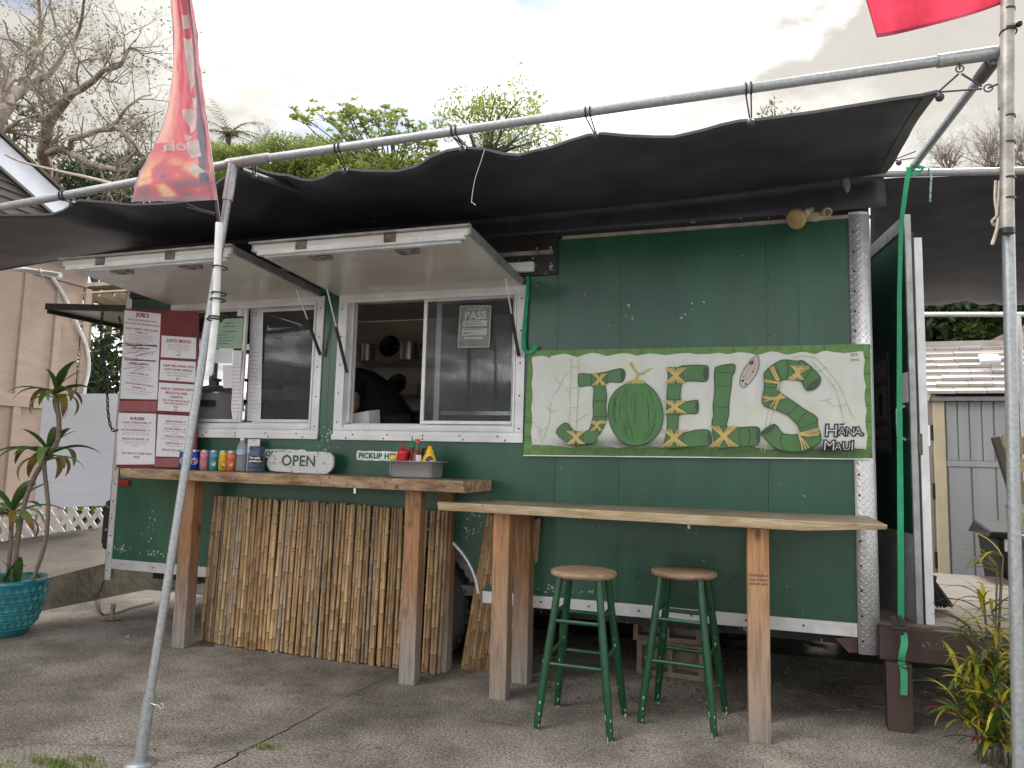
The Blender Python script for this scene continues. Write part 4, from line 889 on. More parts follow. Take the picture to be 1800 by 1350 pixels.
# ---- papers on the glass
def sheet(name, pts, y, mt, parent): m_ = MB(); m_.prism([W(u, v, y) for u, v in pts], (0, .0012, 0)); return m_.build(name, mt, parent)
GREENP = mat('green_paper', (.36, .52, .42), .7, 0, .04); gp_y = .026
def lines(m_, u0, v0, u1, n, dv_, y, h, r, ragged=.3):
    for k in range(n):
        a, b = W(u0, v0+k*dv_, y), W(u1-(u1-u0)*r.random()*ragged, v0+k*dv_, y); x = a.x
        while x < b.x:
            l = r.uniform(.008, .03); m_.ngon([(x, y, a.z), (min(x+l, b.x), y, a.z), (min(x+l, b.x), y, a.z+h), (x, y, a.z+h)]); x += l+.006
r = random.Random(2)
pp = sheet('certificate', [(372, 613), (424, 612), (428, 559), (376, 561)], gp_y, GREENP, None); tag(pp, 'green printed certificate taped inside the left window', 'certificate')
m_ = MB(); lines(m_, 397, 569, 410, 1, 5, gp_y-.001, .006, r, .05); lines(m_, 392, 575, 415, 1, 5, gp_y-.001, .005, r, .05); lines(m_, 392, 584, 420, 1, 5, gp_y-.001, .006, r); lines(m_, 378, 590, 420, 4, 5, gp_y-.001, .004, r, .5)
m_.build('print', DARKINK, pp, kind='stuff'); c = W(382, 571, gp_y-.001); m_ = MB(); m_.lathe([(.010, 0), (.018, 0)], 14, c, False, RX); m_.build('seal', DARKINK, pp)
pp = sheet('notice', [(352, 638), (408, 638), (409, 614.5), (352, 615)], gp_y, PAPER, None); tag(pp, 'blank white sheet under the green certificate in the left window', 'paper')
pp = sheet('receipt', [(409, 741), (416, 741), (429, 616), (410, 616), (408, 690), (406, 715)], gp_y+.004, PAPER, None); tag(pp, 'long white paper strip beside the white sash in the left window', 'paper')
m_ = MB(); lines(m_, 409, 640, 425, 14, 6.5, gp_y+.003, .003, r, .3); m_.build('print', MIDINK, pp)
pp = sheet('note', [(392, 682), (408, 682), (409, 642), (392, 642)], gp_y+.008, PAPER, None); tag(pp, 'small white note left of the long paper strip', 'paper')
pp = sheet('price_list', [(417, 556), (430, 555), (431, 533), (418, 534)], gp_y+.002, PAPER, None); tag(pp, 'white price slip with red print at the top of the left window', 'paper')
m_ = MB(); lines(m_, 419, 538, 429, 2, 3.5, gp_y+.001, .008, r, .2); m_.text('5', .06, fnY(427, 553, gp_y+.001, .8)); m_.build('print', REDINK, pp)
y = .098; pp = sheet('price_list', [(434, 740), (458, 740), (463, 534), (441, 534)], y, mat('pale_paper', (.66, .66, .74), .7), None); tag(pp, 'tall white price list behind the middle bars of the left window', 'paper')
m_ = MB(); lines(m_, 443, 539, 461, 2, 4, y-.001, .008, r, .2); m_.text('12', .06, fnY(447, 556, y-.001, .8)); lines(m_, 440, 620, 456, 16, 7, y-.001, .003, r, .4); m_.build('print', MIDINK, pp)
y = .024; pp = sheet('inspection_placard', [(804, 612), (861, 611), (864, 536), (808, 537)], y, mat('placard_grey', (.16, .19, .178), .5), None); tag(pp, 'green PASS inspection placard on the glass of the right window', 'placard')
PK = mat('placard_white', (.42, .44, .43), .6)
m_ = MB(); m_.text('PASS', .072, fnY(835.5, 561, y-.001, 1.0), bold=.002)
def lb(m_, pts, y): m_.ngon([W(u, v, y) for u, v in pts])
lb(m_, [(812, 574), (857, 573), (857, 562.5), (812, 563)][::1] and [(813, 574), (855, 573), (856, 563), (814, 563.5)], y-.0008); lb(m_, [(812, 590), (855, 589), (856, 577), (813, 577.5)], y-.0008); lb(m_, [(816, 596.5), (849, 596), (849, 592), (816, 592.5)], y-.0008)
for a, b in (((806, 609.5), (862.5, 538)), ): 
    for q in ([(805.5, 610.5), (859.5, 609.5)], [(859.5, 609.5), (862.5, 538)], [(862.5, 538), (809.5, 539)], [(809.5, 539), (805.5, 610.5)]): m_.strip([W(*q[0], y-.0008), W(*q[1], y-.0008)], .004, (0, -1, 0))
m_.lathe([(.008, 0), (.016, 0)], 12, W(811.5, 604, y-.0008), False, RX); lines(m_, 822, 544.5, 850, 1, 5, y-.001, .006, r, .05); m_.build('print', PK, pp, kind='stuff')
m_ = MB(); lines(m_, 818, 567, 852, 2, 4, y-.0016, .004, r, .4); lines(m_, 815, 580, 852, 1, 5, y-.0016, .004, r, .4); lines(m_, 815, 587, 852, 1, 5, y-.0016, .008, r, .8); m_.build('fine_print', DARKINK, pp)
# ---- stickers on the green wall
STW = mat('sticker_white', (.80, .83, .82), .5)
TEAL = mat('sticker_teal', (.02, .12, .11), .5)
def bubble(txt, u, v, size, lab):
    t_ = MB(); t_.text(txt, size, fnY(u, v, -.0030, 1), 'LEFT', bold=size*.05, res=3, space=1.08); xs = [q[0] for q in t_.v]; zs = [q[2] for q in t_.v]; b0, b1, c0, c1 = min(xs)-.012, max(xs)+.012, min(zs)-.011, max(zs)+.011
    n_ = 12; ou = [(b0+(b1-b0)*i/n_, -.0016, c0+.002*sin(i*2.1)) for i in range(n_+1)]+[(b1+.006, -.0016, (c0+c1)/2)]+[(b1-(b1-b0)*i/n_, -.0016, c1+.002*sin(i*1.7)) for i in range(n_+1)]+[(b0-.006, -.0016, (c0+c1)/2)]
    m_ = MB(); m_.prism(ou, (0, .0008, 0)); o = m_.build('sticker', STW); tag(o, lab, 'sticker')
    m_ = t_; m_.build('lettering', TEAL, o)
bubble('PICKUP HERE', 630, 805, .048, 'white PICKUP HERE sticker on the green wall beside the condiment tray')
bubble('ORDER HERE', 467, 801.5, .048, 'white sticker mostly hidden behind the OPEN board')
# ================================================================== AWNING AND PIPE FRAME
TY_ = -1.25
fe_px = [(0, 378), (60, 378), (92, 377), (112, 370), (140, 352), (180, 355), (230, 360), (290, 358), (345, 352), (382, 322), (398, 310), (416, 300), (448, 292), (460, 300), (490, 307), (507, 308), (532, 316), (550, 317), (570, 312), (587, 302), (607, 297), (633, 300), (667, 301), (700, 301), (733, 292), (760, 275), (787, 265), (817, 260), (850, 262), (883, 270), (913, 273), (937, 266), (967, 260), (1000, 248), (1033, 238), (1060, 235), (1100, 239), (1150, 241), (1183, 241), (1233, 230), (1267, 220), (1300, 213), (1320, 212), (1367, 206), (1433, 197), (1500, 186), (1567, 175), (1617, 168), (1647, 161)]
front = [W(u, v, TY_) for u, v in fe_px]
front = [Vector((-6.2, TY_, front[0].z)), Vector((-5.0, TY_, front[0].z+.02))] + front
rt_px = [(1648, 161), (1613, 208), (1597, 240), (1572, 280), (1553, 307)]
BKZ = 2.80
NR = 18; rows = []
xb0, xb1 = -6.3, W(1553, 307, .02).x
for i in range(NR+1):
    t = i/NR; y = TY_+(.02-TY_)*t; rr = []
    k_ = t*4; a = min(3, int(k_)); u = rt_px[a][0]+(rt_px[a+1][0]-rt_px[a][0])*(k_-a); v = rt_px[a][1]+(rt_px[a+1][1]-rt_px[a][1])*(k_-a); edge = W(u, v, y)
    nF = len(front)
    for j, p in enumerate(front):
        s = (p.x-front[0].x)/(front[-1].x-front[0].x); bk = Vector((xb0+(xb1-xb0)*s, .02, BKZ if s > .25 else BKZ-.12*(1-s/.25)))
        q = p.lerp(bk, t); q.y = y; q.z -= .05*sin(pi*t)*(1-.5*s)
        q.z += (.026*mnoise.noise(Vector((q.x*2.1, y*3, 0)))+.012*mnoise.noise(Vector((q.x*5+y*3, y*2, 4))))*sin(pi*min(1, t*1.0))
        base_r = front[-1].lerp(Vector((xb1, .02, BKZ)), t); w = max(0, (s-.72)/.28)**2
        q += (edge-base_r-Vector((0, 0, -.05*sin(pi*t)*.5)))*w; q.y = y
        # pull lines running out of the far corner
        rr.append(q)
    rows.append(rr)
bkr = rows[-1]; fq = lambda p: max(0, min(1, (p.x+4.75)/.25)); rows += [[Vector((p.x, .0-.012*k, p.z-.01-(.055*k)*fq(p))) for p in bkr] for k in (1, 2)] + [[Vector((p.x, -.035, p.z-.02+(min(p.z-.13, 2.655)-p.z+.02)*fq(p))) for p in bkr]]
aw = thing('tarp_awning', 'black tarp awning laced under the long front pipe above the trailer', 'awning', (-2, -.6, 2.6), None)
m_ = MB(); m_.grid(rows); o = m_.build('tarp', TARP, aw); sm = o.modifiers.new('thick', 'SOLIDIFY'); sm.thickness = .003
# doubled hem at front and at the right end
m_ = MB(); hm = rows[0][2:]; m_.grid([[p+Vector((0, -.004, .003)) for p in hm], [p.lerp(q, .42)+Vector((0, -.003, -.004)) for p, q in zip(hm, rows[1][2:])]]); m_.grid([[p+Vector((0, -.0045, .006)) for p in hm], [p+Vector((0, -.0045, -.006)) for p in hm]]); m_.build('hem', TARP_HEM, aw)
m_ = MB(); re_ = [r_[-1] for r_ in rows[:NR]]; ri_ = [r_[-2].lerp(r_[-1], .2) for r_ in rows[:NR]]; m_.grid([[p+Vector((.002, 0, -.006)) for p in re_], [p+Vector((0, 0, -.006)) for p in ri_]]); m_.build('hem', TARP_HEM, aw)

PR = .020
pjL = W(410, 287, -1.48); pjR = W(1757, 92, -1.2)
pd = (pjR-pjL); pipeA = pjL-pd.normalized()*1.75
pf = thing('pipe_frame', 'galvanised pipe frame carrying the tarp, with one leaning front leg', 'pipe frame', (pjL.x, pjL.y, 0))
def fitting(a, d, l, r_): return MB().tube([Vector(a)-Vector(d)*l/2, Vector(a)+Vector(d)*l/2], r_, 12)
# pipe from the left, measured through (0,365) .. joint .. right corner
pl_ = [W(-420, 436, -1.62), W(0, 365, -1.56), pjL, pjR]
MB().tube([pl_[0], pl_[1], pl_[2]], PR, 12).build('front_pipe', GALV, pf); MB().tube([pjL, pjR], PR, 12).build('front_pipe', GALV, pf)
base = G(245, 1343); MB().tube([base+Vector((0, 0, .01)), pjL], .0185, 12).build('leg', GALV, pf)
ld = (pjL-base).normalized(); pdn = pd.normalized()
m_ = MB(); m_.tube([base+Vector((0, 0, .005)), base+ld*.27], .0245, 12); m_.build('foot_sleeve', GALV, pf)
MB().lathe([(.06, 0), (.062, .008), (.03, .012), (.0001, .012)], 20, base).build('foot_plate', GALV, pf)
m_ = MB(); c = base+ld*.24; m_.tube(catmull([c+Vector((.02, -.01, 0)), c+Vector((.06, -.01, -.004)), c+Vector((.075, -.01, .008)), c+Vector((.085, -.01, -.006)), c+Vector((.07, -.01, -.012)), c+Vector((.05, -.01, 0))], 4), .002, 5); m_.build('locking_pin', STEEL, pf)
m_ = MB(); m_.tube([pjL-pdn*.03, pjL+pdn*.19], .025, 12); m_.tube([pjL, pjL-ld*.19], .0245, 12); m_.ball(pjL, .026, 10, 8); m_.build('corner_fitting', GALV, pf)
# rafters back to the trailer roof
rfL = W(708, 398, -.02); MB().tube([pjL+Vector((.03, .02, -.03)), rfL], .017, 8).build('rafter', mat('dull_pipe', (.075, .077, .085), .55, .2), pf)
cR = W(1748, 104, -1.19); rB = W(1606, 292, 0); MB().tube([cR, rB], .019, 10).build('rafter', GALV, pf); m_ = MB(); d_ = (rB-cR).normalized(); m_.tube([cR+d_*.02, cR+d_*.16], .027, 10); m_.build('wrapped_tape', mat('grey_tape', (.12, .11, .11), .7), pf)
# right post and the rear cross pipe
pb = W(1793, 1462, -1.2); ptop = W(1766, 90, -1.2); MB().tube([Vector((pb.x, pb.y, 0)), ptop], .0205, 14).build('post', GALV, pf)
m_ = MB(); m_.tube([pjR-pdn*.21, pjR+pdn*.005], .025, 12); m_.tube([ptop+Vector((0, 0, .02)), ptop-(ptop-pb).normalized()*.22], .0255, 12); m_.build('corner_fitting', GALV, pf)
a, b = W(1488, 307, 0), W(1900, 298, 0); MB().tube([a, b], .019, 10).build('rear_pipe', GALV, pf); ea = W(1490, 350, 0); MB().tube([a+Vector((-.006, 0, .0)), ea], .021, 10).ball(a, .022).build('elbow', GALV, pf)

# second tarp over the deck
a = [W(u, v, .02) for u, v in ((1530, 317), (1580, 312), (1640, 311), (1700, 308), (1745, 305), (1830, 300))]; ys = 3.1
bk = [W(u, v, ys) for u, v in ((1528, 520), (1590, 532), (1640, 537), (1700, 530), (1745, 536), (1860, 535))]
rows2 = []
for i in range(13):
    t = i/12; rows2.append([p.lerp(q, t)+Vector((0, 0, -.10*sin(pi*t)+.03*mnoise.noise(Vector((k*1.1, t*4, 5)))*t)) for k, (p, q) in enumerate(zip(catmull(a, 4), catmull(bk, 4)))])
t2 = thing('tarp_awning', 'second black tarp stretched over the wooden deck beside the trailer', 'awning', (1.4, 1.2, 2.6))
m_ = MB(); m_.grid(rows2); o = m_.build('tarp', TARP, t2); sm = o.modifiers.new('thick', 'SOLIDIFY'); sm.thickness = .003
m_ = MB()
r = random.Random(2)
for k in range(5):
    z0 = .80+k*.045; pts = [rows2[10][0].lerp(rows2[10][-1], f/20) for f in range(21)]
a, b = W(1520, 381, 1.2), W(1880, 380, 1.2); MB().tube([a, b], .014, 8).build('cross_pipe', mat('dull_pipe_mid', (.10, .10, .105), .55, .2), t2)
a, b = W(1560, 553, 3.3), W(1900, 553, 3.3); o = MB().tube([a, b], .022, 8).build('cross_pipe', WHITE_PVC, t2)
for u in (1600, 1790): p = W(u, 553, 3.3); MB().tube([(p.x, 3.3, -.05), p], .022, 8).build('post', WHITE_PVC, t2)

# bungee ball ties along the pipe
def ring_on(m_, c, d, R_, r_): 
    a = Vector(d).normalized().orthogonal().normalized(); b = Vector(d).normalized().cross(a)
    m_.tube([Vector(c)+(a*cos(t_)+b*sin(t_))*R_ for t_ in [i*2*pi/12 for i in range(13)]], r_, 5, cap=False)
def pipe_at(u, vguess):
    # point on the straight front pipe nearest the sight line through column u
    best = None
    for i in range(400):
        p = pjL.lerp(pjR, i/400) if u > 410 else pl_[1].lerp(pjL, i/400)
        d = p-CAMP; w = d.dot(Fv); uu = CXP+FOC*d.dot(Rv)/w
        if best is None or abs(uu-u) < best[0]: best = (abs(uu-u), p)
    return best[1]
ties = [((112, 330), (130, 358), 'far left end of the pipe, next to the gable'), ((595, 265), (608, 300), 'left of the almond tree twigs'), ((798, 238), (815, 262), 'second from the frayed string, below the airy tree'), ((1033, 196), (1047, 237), 'just right of the airy tree'), ((1316, 155), (1320, 214), 'long tie near the right third of the pipe')]
TIELAB = None
for (pu, pv), (tu, tv), lab in ties:
    pp_ = pipe_at(pu, pv); tp = W(tu, tv, TY_-.004); o = thing('bungee_tie', 'black ball bungee on the pipe, '+lab, 'bungee tie', tp, 'ball bungees along the front pipe')
    m_ = MB()
    for s in (-.006, .006):
        dv_ = pdn*s*1.6; ring_on(m_, pp_+dv_, pdn, PR+.004, .0035); m_.tube([pp_+dv_+Vector((0, .012, -PR)), tp+Vector((s*.4, 0, 0))], .0032, 5)
    m_.build('cord', CORD, o); MB().ball(tp+Vector((0, -.012, -.012)), .016, 10, 8).build('ball', mat('bungee_ball', (.045, .045, .06), .3), o); m_ = MB(); ring_on(m_, tp+Vector((0, -.006, .0)), (0, 1, .1), .011, .003); m_.build('grommet', STEEL, o)
# corner bungees at the right end
tc_ = W(1650, 161, TY_); o = thing('bungee_tie', 'purple black bungees and ball holding the tarp corner to the right post', 'bungee tie', tc_, 'ball bungees along the front pipe')
m_ = MB(); rg = W(1687, 121, -1.22); rg2 = W(1737, 155, -1.2); m_.tube([tc_, rg+Vector((-.005, 0, -.02))], .004, 5); m_.tube([rg+Vector((.005, 0, -.02)), rg2+Vector((-.02, 0, .01))], .004, 5); m_.tube([tc_+Vector((0, 0, -.002)), W(1700, 158, -1.2), rg2+Vector((-.02, 0, 0))], .004, 5); m_.tube([rg, W(1687, 106, -1.2)], .004, 5); m_.tube([rg2, W(1756, 147, -1.2)], .004, 5)
ring_on(m_, rg, (0, 1, 0), .013, .003); ring_on(m_, rg2, (0, 1, 0), .014, .003); m_.build('cord', mat('purple_bungee', (.07, .055, .10), .6), o); MB().ball(W(1652, 171, TY_-.01), .016, 10, 8).build('ball', mat('bungee_ball', (.045, .045, .06), .3), o)
o = thing('bungee_tie', 'bungee with ball at the rear tarp corner where the rafter meets the roof', 'bungee tie', W(1580, 285, .0), 'ball bungees along the front pipe'); m_ = MB(); m_.tube([W(1568, 282, -.03), W(1610, 266, -.03)], .0035, 5); m_.tube([W(1570, 283, -.03), W(1612, 277, -.03)], .0035, 5); m_.build('cord', mat('purple_bungee', (.07, .055, .10), .6), o); MB().ball(W(1580, 286, -.03), .015, 10, 8).build('ball', mat('bungee_ball', (.045, .045, .06), .3), o)
for (u, v, yy, lb_) in ((447, 311, -1.44, 'ring and ball dangling just right of the leaning pole head'), (658, 388, -.3, 'ball bungee hanging from the left rafter over the right hatch')):
    c = W(u, v, yy); o = thing('bungee_tie', lb_, 'bungee tie', c, 'ball bungees along the front pipe'); m_ = MB(); m_.tube([c+Vector((0, 0, .07)), c+Vector((.006, 0, .03)), c], .004, 5); m_.tube([c+Vector((-.012, 0, .07)), c+Vector((-.01, 0, .03)), c], .004, 5); m_.build('cord', CORD, o); MB().ball(c, .013, 8, 6).build('ball', mat('bungee_ball', (.045, .045, .06), .3), o)
m_ = MB(); m_.tube(catmull([W(852, 262, TY_-.006), W(845, 285, TY_-.01), W(835, 315, TY_-.01), W(829, 352, TY_-.01), W(832, 357, TY_-.01), W(836, 361, TY_-.012)], 4), .0016, 4); o = m_.build('string', mat('white_string', (.7, .7, .68), .8)); tag(o, 'frayed white string dangling from the tarp edge', 'string')
m_ = MB(); c = W(1757, 330, -1.16); m_.tube(catmull([W(1750, 318, -1.18), W(1749, 350, -1.2), W(1752, 378, -1.2), W(1744, 388, -1.21), W(1748, 396, -1.2), W(1756, 384, -1.2), W(1752, 378, -1.2)], 4), .005, 6); m_.tube(catmull([W(1755, 384, -1.21), W(1752, 405, -1.21), W(1744, 430, -1.21)], 4), .0065, 6); m_.tube(catmull([W(1757, 318, -1.19), W(1755, 350, -1.2), W(1752, 380, -1.205)], 4), .005, 6); o = m_.build('rope', ROPE); tag(o, 'knotted tan strap hanging beside the right post', 'rope')
m_ = MB(); m_.tube(catmull([W(1632, 296, -.03), W(1637, 310, -.03), W(1636, 330, -.03), W(1635, 350, -.03)], 4), .005, 6); m_.ball(W(1635, 353, -.03), .007); o = m_.build('cord', mat('green_white_cord', (.25, .42, .36), .6, 0, .8, 60)); tag(o, 'short green and white cord dangling from the rear pipe', 'cord')
m_ = MB(); m_.tube(catmull([W(10, 272, -6*0+1.0), W(40, 285, .9), W(100, 300, .6), W(160, 313, .2), W(205, 325, -.3)], 5), .013, 6); o = m_.build('rope', ROPE); tag(o, 'thick pale rope slung from the gable edge to the front pipe', 'rope')
a, b = W(-60, 459, .05), W(106, 484, .05); o = thing('conduit', 'white plastic pipe under the left tarp edge with a bend running down the house wall', 'pipe', a); MB().tube([a, b], .022, 8).build('pipe', WHITE_PVC, o); MB().tube(catmull([XP(92, 487, HX+.05), XP(110, 515, HX+.05), XP(133, 565, HX+.05), XP(152, 610, HX+.05), XP(156, 650, HX+.05), XP(148, 690, HX+.05), XP(146, 760, HX+.05)], 4), .022, 6).build('downpipe', WHITE_PVC, o)
m_ = MB(); m_.tube(catmull([W(70, 472, .02), W(72, 482, .02), W(76, 492, .02)], 3), .007, 5); o = m_.build('string', mat('white_cotton', (.7, .7, .68), .8)); tag(o, 'white rag tie on the plastic pipe at the left', 'string')

# ================================================================== FLAGS
FLY = -1.72
fp = thing('feather_flag', 'faded red cola feather flag hanging limp on a white pole tied to the leaning leg', 'flag', W(367, 660, FLY), None)
a, b, c, d = W(367, 661, FLY), W(379, 560, FLY), W(385, 392, FLY), W(326, -40, FLY)
MB().tube([a, b, c], [.0165, .016, .015], 10).build('pole', WHITE_PVC, fp); MB().tube([c, W(362, 210, FLY), d], [.008, .007, .005], 8).build('tip_pole', BLACK, fp)
m_ = MB(); p = W(371, 660, FLY-.002); m_.tube([p+Vector((.012, -.004, 0)), p+Vector((.028, -.004, 0))], .006, 6); m_.build('pin', BLACK, fp)
m_ = MB()
for u, v in ((383, 470), (381, 516), (379, 527), (376, 558), (373, 562)):
    q = W(u-2, v, FLY); ring_on(m_, q+Vector((.012, .006, 0)), ld, .030, .0035)
m_.build('cable_tie', BLACK, fp, kind='stuff')
m_ = MB()
for dv_ in (0, 3): m_.tube([W(378, 375+dv_, FLY-.02), W(345, 366+dv_, FLY-.04), W(328, 358+dv_*2, FLY-.05)], .0028, 4)
m_.build('tie_tail', BLACK, fp, kind='stuff')
Lp = [(297, -40), (298, 0), (302, 60), (301, 110), (297, 160), (291, 195), (281, 228), (268, 258), (252, 285), (241, 310), (235, 330), (229, 355)]
Rp = [(332, -40), (338, 0), (347, 60), (352, 110), (358, 160), (363, 195), (367, 228), (371, 258), (375, 285), (378, 310), (381, 332), (384, 352)]
NV, NU = 90, 48; rowsF = []; colF = []
def lerp_px(P, t): k = t*(len(P)-1); i = min(len(P)-2, int(k)); f = k-i; return (P[i][0]+(P[i+1][0]-P[i][0])*f, P[i][1]+(P[i+1][1]-P[i][1])*f)
Lc = [(p.x, p.y) for p in catmull([(u, v, 0) for u, v in Lp], 6)]; Rc = [(p.x, p.y) for p in catmull([(u, v, 0) for u, v in Rp], 6)]
def fold(s, t):
    f = .010*sin(s*9+1.1*sin(t*3)+t*2)*(.35+.65*(1-t)) + .006*sin(s*19+t*5)*(1-t)*s*2*(1 if s < .7 else .5); f += .008*mnoise.noise(Vector((s*5, t*9, 1)))+.006*mnoise.noise(Vector((s*14, t*24, 4)))
    if s < .6 and t < .62: f += .022*math.exp(-((s-.42)/.06)**2)*(1-t/.62)
    return f
def flagpt(s, t, o_=0.0):
    a, b = lerp_px(Lc, t), lerp_px(Rc, t); p = W(a[0]+(b[0]-a[0])*s, a[1]+(b[1]-a[1])*s, FLY-.012); p.y += fold(s, t)*(1 if t < .93 else .7)-o_; return p
rF = random.Random(9)
def flagcol(s, t):
    base = Vector((.52, .115, .135)); peach = Vector((.70, .42, .35)); orange = Vector((.66, .40, .24)); plum = Vector((.27, .14, .18))
    c = base.copy()
    n = mnoise.noise(Vector((s*2.2+3, t*6, .3)))
    if t < .62:
        k = max(0, min(1, (.32-s)*5+n*.4+.15)); c = c.lerp(peach, k*.75)
        c = c.lerp(Vector((.55, .16, .2)), max(0, min(1, (s-.55)*3))*.7)
    q = mnoise.noise(Vector((s*2.6+t*3.2, t*9-s*2.5, 2.2)))+.5*mnoise.noise(Vector((s*6+t*5, t*20, 7)))
    w = max(0, min(1, (t-.66)*7))
    if q > .06: c = c.lerp(orange, w*min(1, (q-.06)*4.5))
    if q < -.10: c = c.lerp(plum, w*min(1, (-.10-q)*4.5))
    if t > .965: c = Vector((.30, .17, .22))
    if s > .70+.12*t and s < .86+.07*t and t < .86: c = Vector((.13, .12, .17))
    elif s >= .86+.05*t: c = c.lerp(Vector((.45, .22, .25)), .5)
    if s < .03: c = Vector((.32, .22, .28))
    return c*.9+Vector((.06, .055, .06))
m_ = MB()
for i in range(NV+1): rowsF.append([flagpt(j/NU, i/NV) for j in range(NU+1)])
m_.grid(rowsF); fo = m_.build('banner_cloth', attr_mat('flag_cloth', .75, .5), fp)
ca = fo.data.color_attributes.new('print', 'FLOAT_COLOR', 'POINT')
for i in range(NV+1):
    for j in range(NU+1): ca.data[i*(NU+1)+j].color = (*flagcol(j/NU, i/NV), 1)
FW = mat('flag_white', (.66, .62, .60), .75, transl=.3)
def fpatch(m_, poly):
    """dense white print following the folds"""
    ss = [p[0] for p in poly]; ts = [p[1] for p in poly]; n = 26
    def ins(s, t):
        r_ = False; j = len(poly)-1
        for i in range(len(poly)):
            a, b = poly[i], poly[j]
            if (a[1] > t) != (b[1] > t) and s < (b[0]-a[0])*(t-a[1])/(b[1]-a[1])+a[0]: r_ = not r_
            j = i
        return r_
    s0, s1, t0, t1 = min(ss), max(ss), min(ts), max(ts)
    for i in range(n):
        t = t0+(t1-t0)*(i+.5)/n; run = None
        xs = []
        for a, b in zip(poly, poly[1:]+poly[:1]):
            if (a[1] > t) != (b[1] > t): xs.append((b[0]-a[0])*(t-a[1])/(b[1]-a[1])+a[0])
        xs.sort(); h = (t1-t0)/n/2*1.02
        for q in range(0, len(xs)-1, 2):
            k = max(1, int((xs[q+1]-xs[q])*30)); rr = [[flagpt(xs[q]+(xs[q+1]-xs[q])*z/k, t+e, .0025) for z in range(k+1)] for e in (-h, h)]; m_.grid(rr, True)
m_ = MB()
for poly in ([(.42, .15), (.66, .13), (.68, .16), (.44, .18)], [(.50, .20), (.70, .19), (.74, .33), (.60, .36)], [(.62, .39), (.74, .38), (.77, .44), (.66, .45)], [(.42, .45), (.58, .445), (.72, .44), (.76, .54), (.62, .56), (.56, .52), (.48, .50)], [(.52, .57), (.66, .58), (.62, .605), (.54, .60)], [(.56, .61), (.80, .60), (.84, .695), (.66, .70), (.60, .66)], [(.68, .735), (.72, .73), (.90, .79), (.86, .80), (.70, .81), (.66, .79)]):
    m_ = MB(); fpatch(m_, poly); m_.build('white_letter', FW, fp)
m_ = MB()
def fl_map(x, y):
    s = .52-x*1.0; t = .715-y*1.0; return flagpt(s, t, .0025)
m_.text('ola', .105, lambda x, y: flagpt(.60-x*2.9, .655-y*.85+x*.10, .003), 'LEFT', shear=.35, bold=.0018, res=4)
m_.build('lettering', FW, fp)
r = random.Random(3)
# right flag and its tube
ft = thing('red_flag', 'plain red flag flying at the top right on a metal tube strapped to the post', 'flag', W(1772, 405, -1.25))
MB().tube([W(1770, 410, -1.245), W(1771, -60, -1.245)], .0235, 12).build('pole', mat('dull_galvanised', (.38, .36, .33), .5, .5, .35, 14), ft); MB().tube([W(1770, 402, -1.245), W(1770, 411, -1.245)], .0245, 12).build('end_cap', BLACK, ft)
for v in (18, 52, 206, 252, 314, 350): q = W(1772, v, -1.245); m_ = MB(); m_.tube([q+Vector((0, 0, -.004)), q+Vector((0, 0, .004))], .0248, 12, cap=False); m_.build('band', BLACK, ft)
m_ = MB(); q = W(1772, 52, -1.245); m_.ball(q+Vector((.03, -.015, .008)), .012); ring_on(m_, q+Vector((0, 0, -.012)), (0, .2, 1), .027, .003); m_.build('clamp', BLACK, ft)
rowsR = []; topE = [(1505, -60), (1550, -60), (1640, -60), (1712, -60), (1773, -60)]; botE = [(1541, 66), (1575, 60), (1640, 44), (1712, 24), (1768, 4)]
te, be = catmull([(u, v, 0) for u, v in topE], 6), catmull([(u, v, 0) for u, v in botE], 6)
for i in range(17):
    t = i/16; rowsR.append([W(p.x+(q.x-p.x)*t, p.y+(q.y-p.y)*t, -1.25+.03*sin(k*.5+t*2)+.012*mnoise.noise(Vector((k*.3, t*4, 0)))) for k, (p, q) in enumerate(zip(te, be))])
m_ = MB(); m_.grid(rowsR); m_.build('cloth', mat('red_cloth', (.68, .05, .10), .8, 0, .15, 9, transl=.35), ft); m_ = MB(); m_.grid([[p+Vector((0, -.002, -.002)) for p in rowsR[-1]], [p.lerp(q, .75)+Vector((0, -.002, 0)) for p, q in zip(rowsR[-1], rowsR[-2])]]); m_.grid([[r_[0]+Vector((0, -.002, 0)) for r_ in rowsR], [r_[0].lerp(r_[1], .55)+Vector((0, -.002, 0)) for r_ in rowsR]]); m_.build('hem', mat('hem_red', (.34, .03, .07), .8), ft)

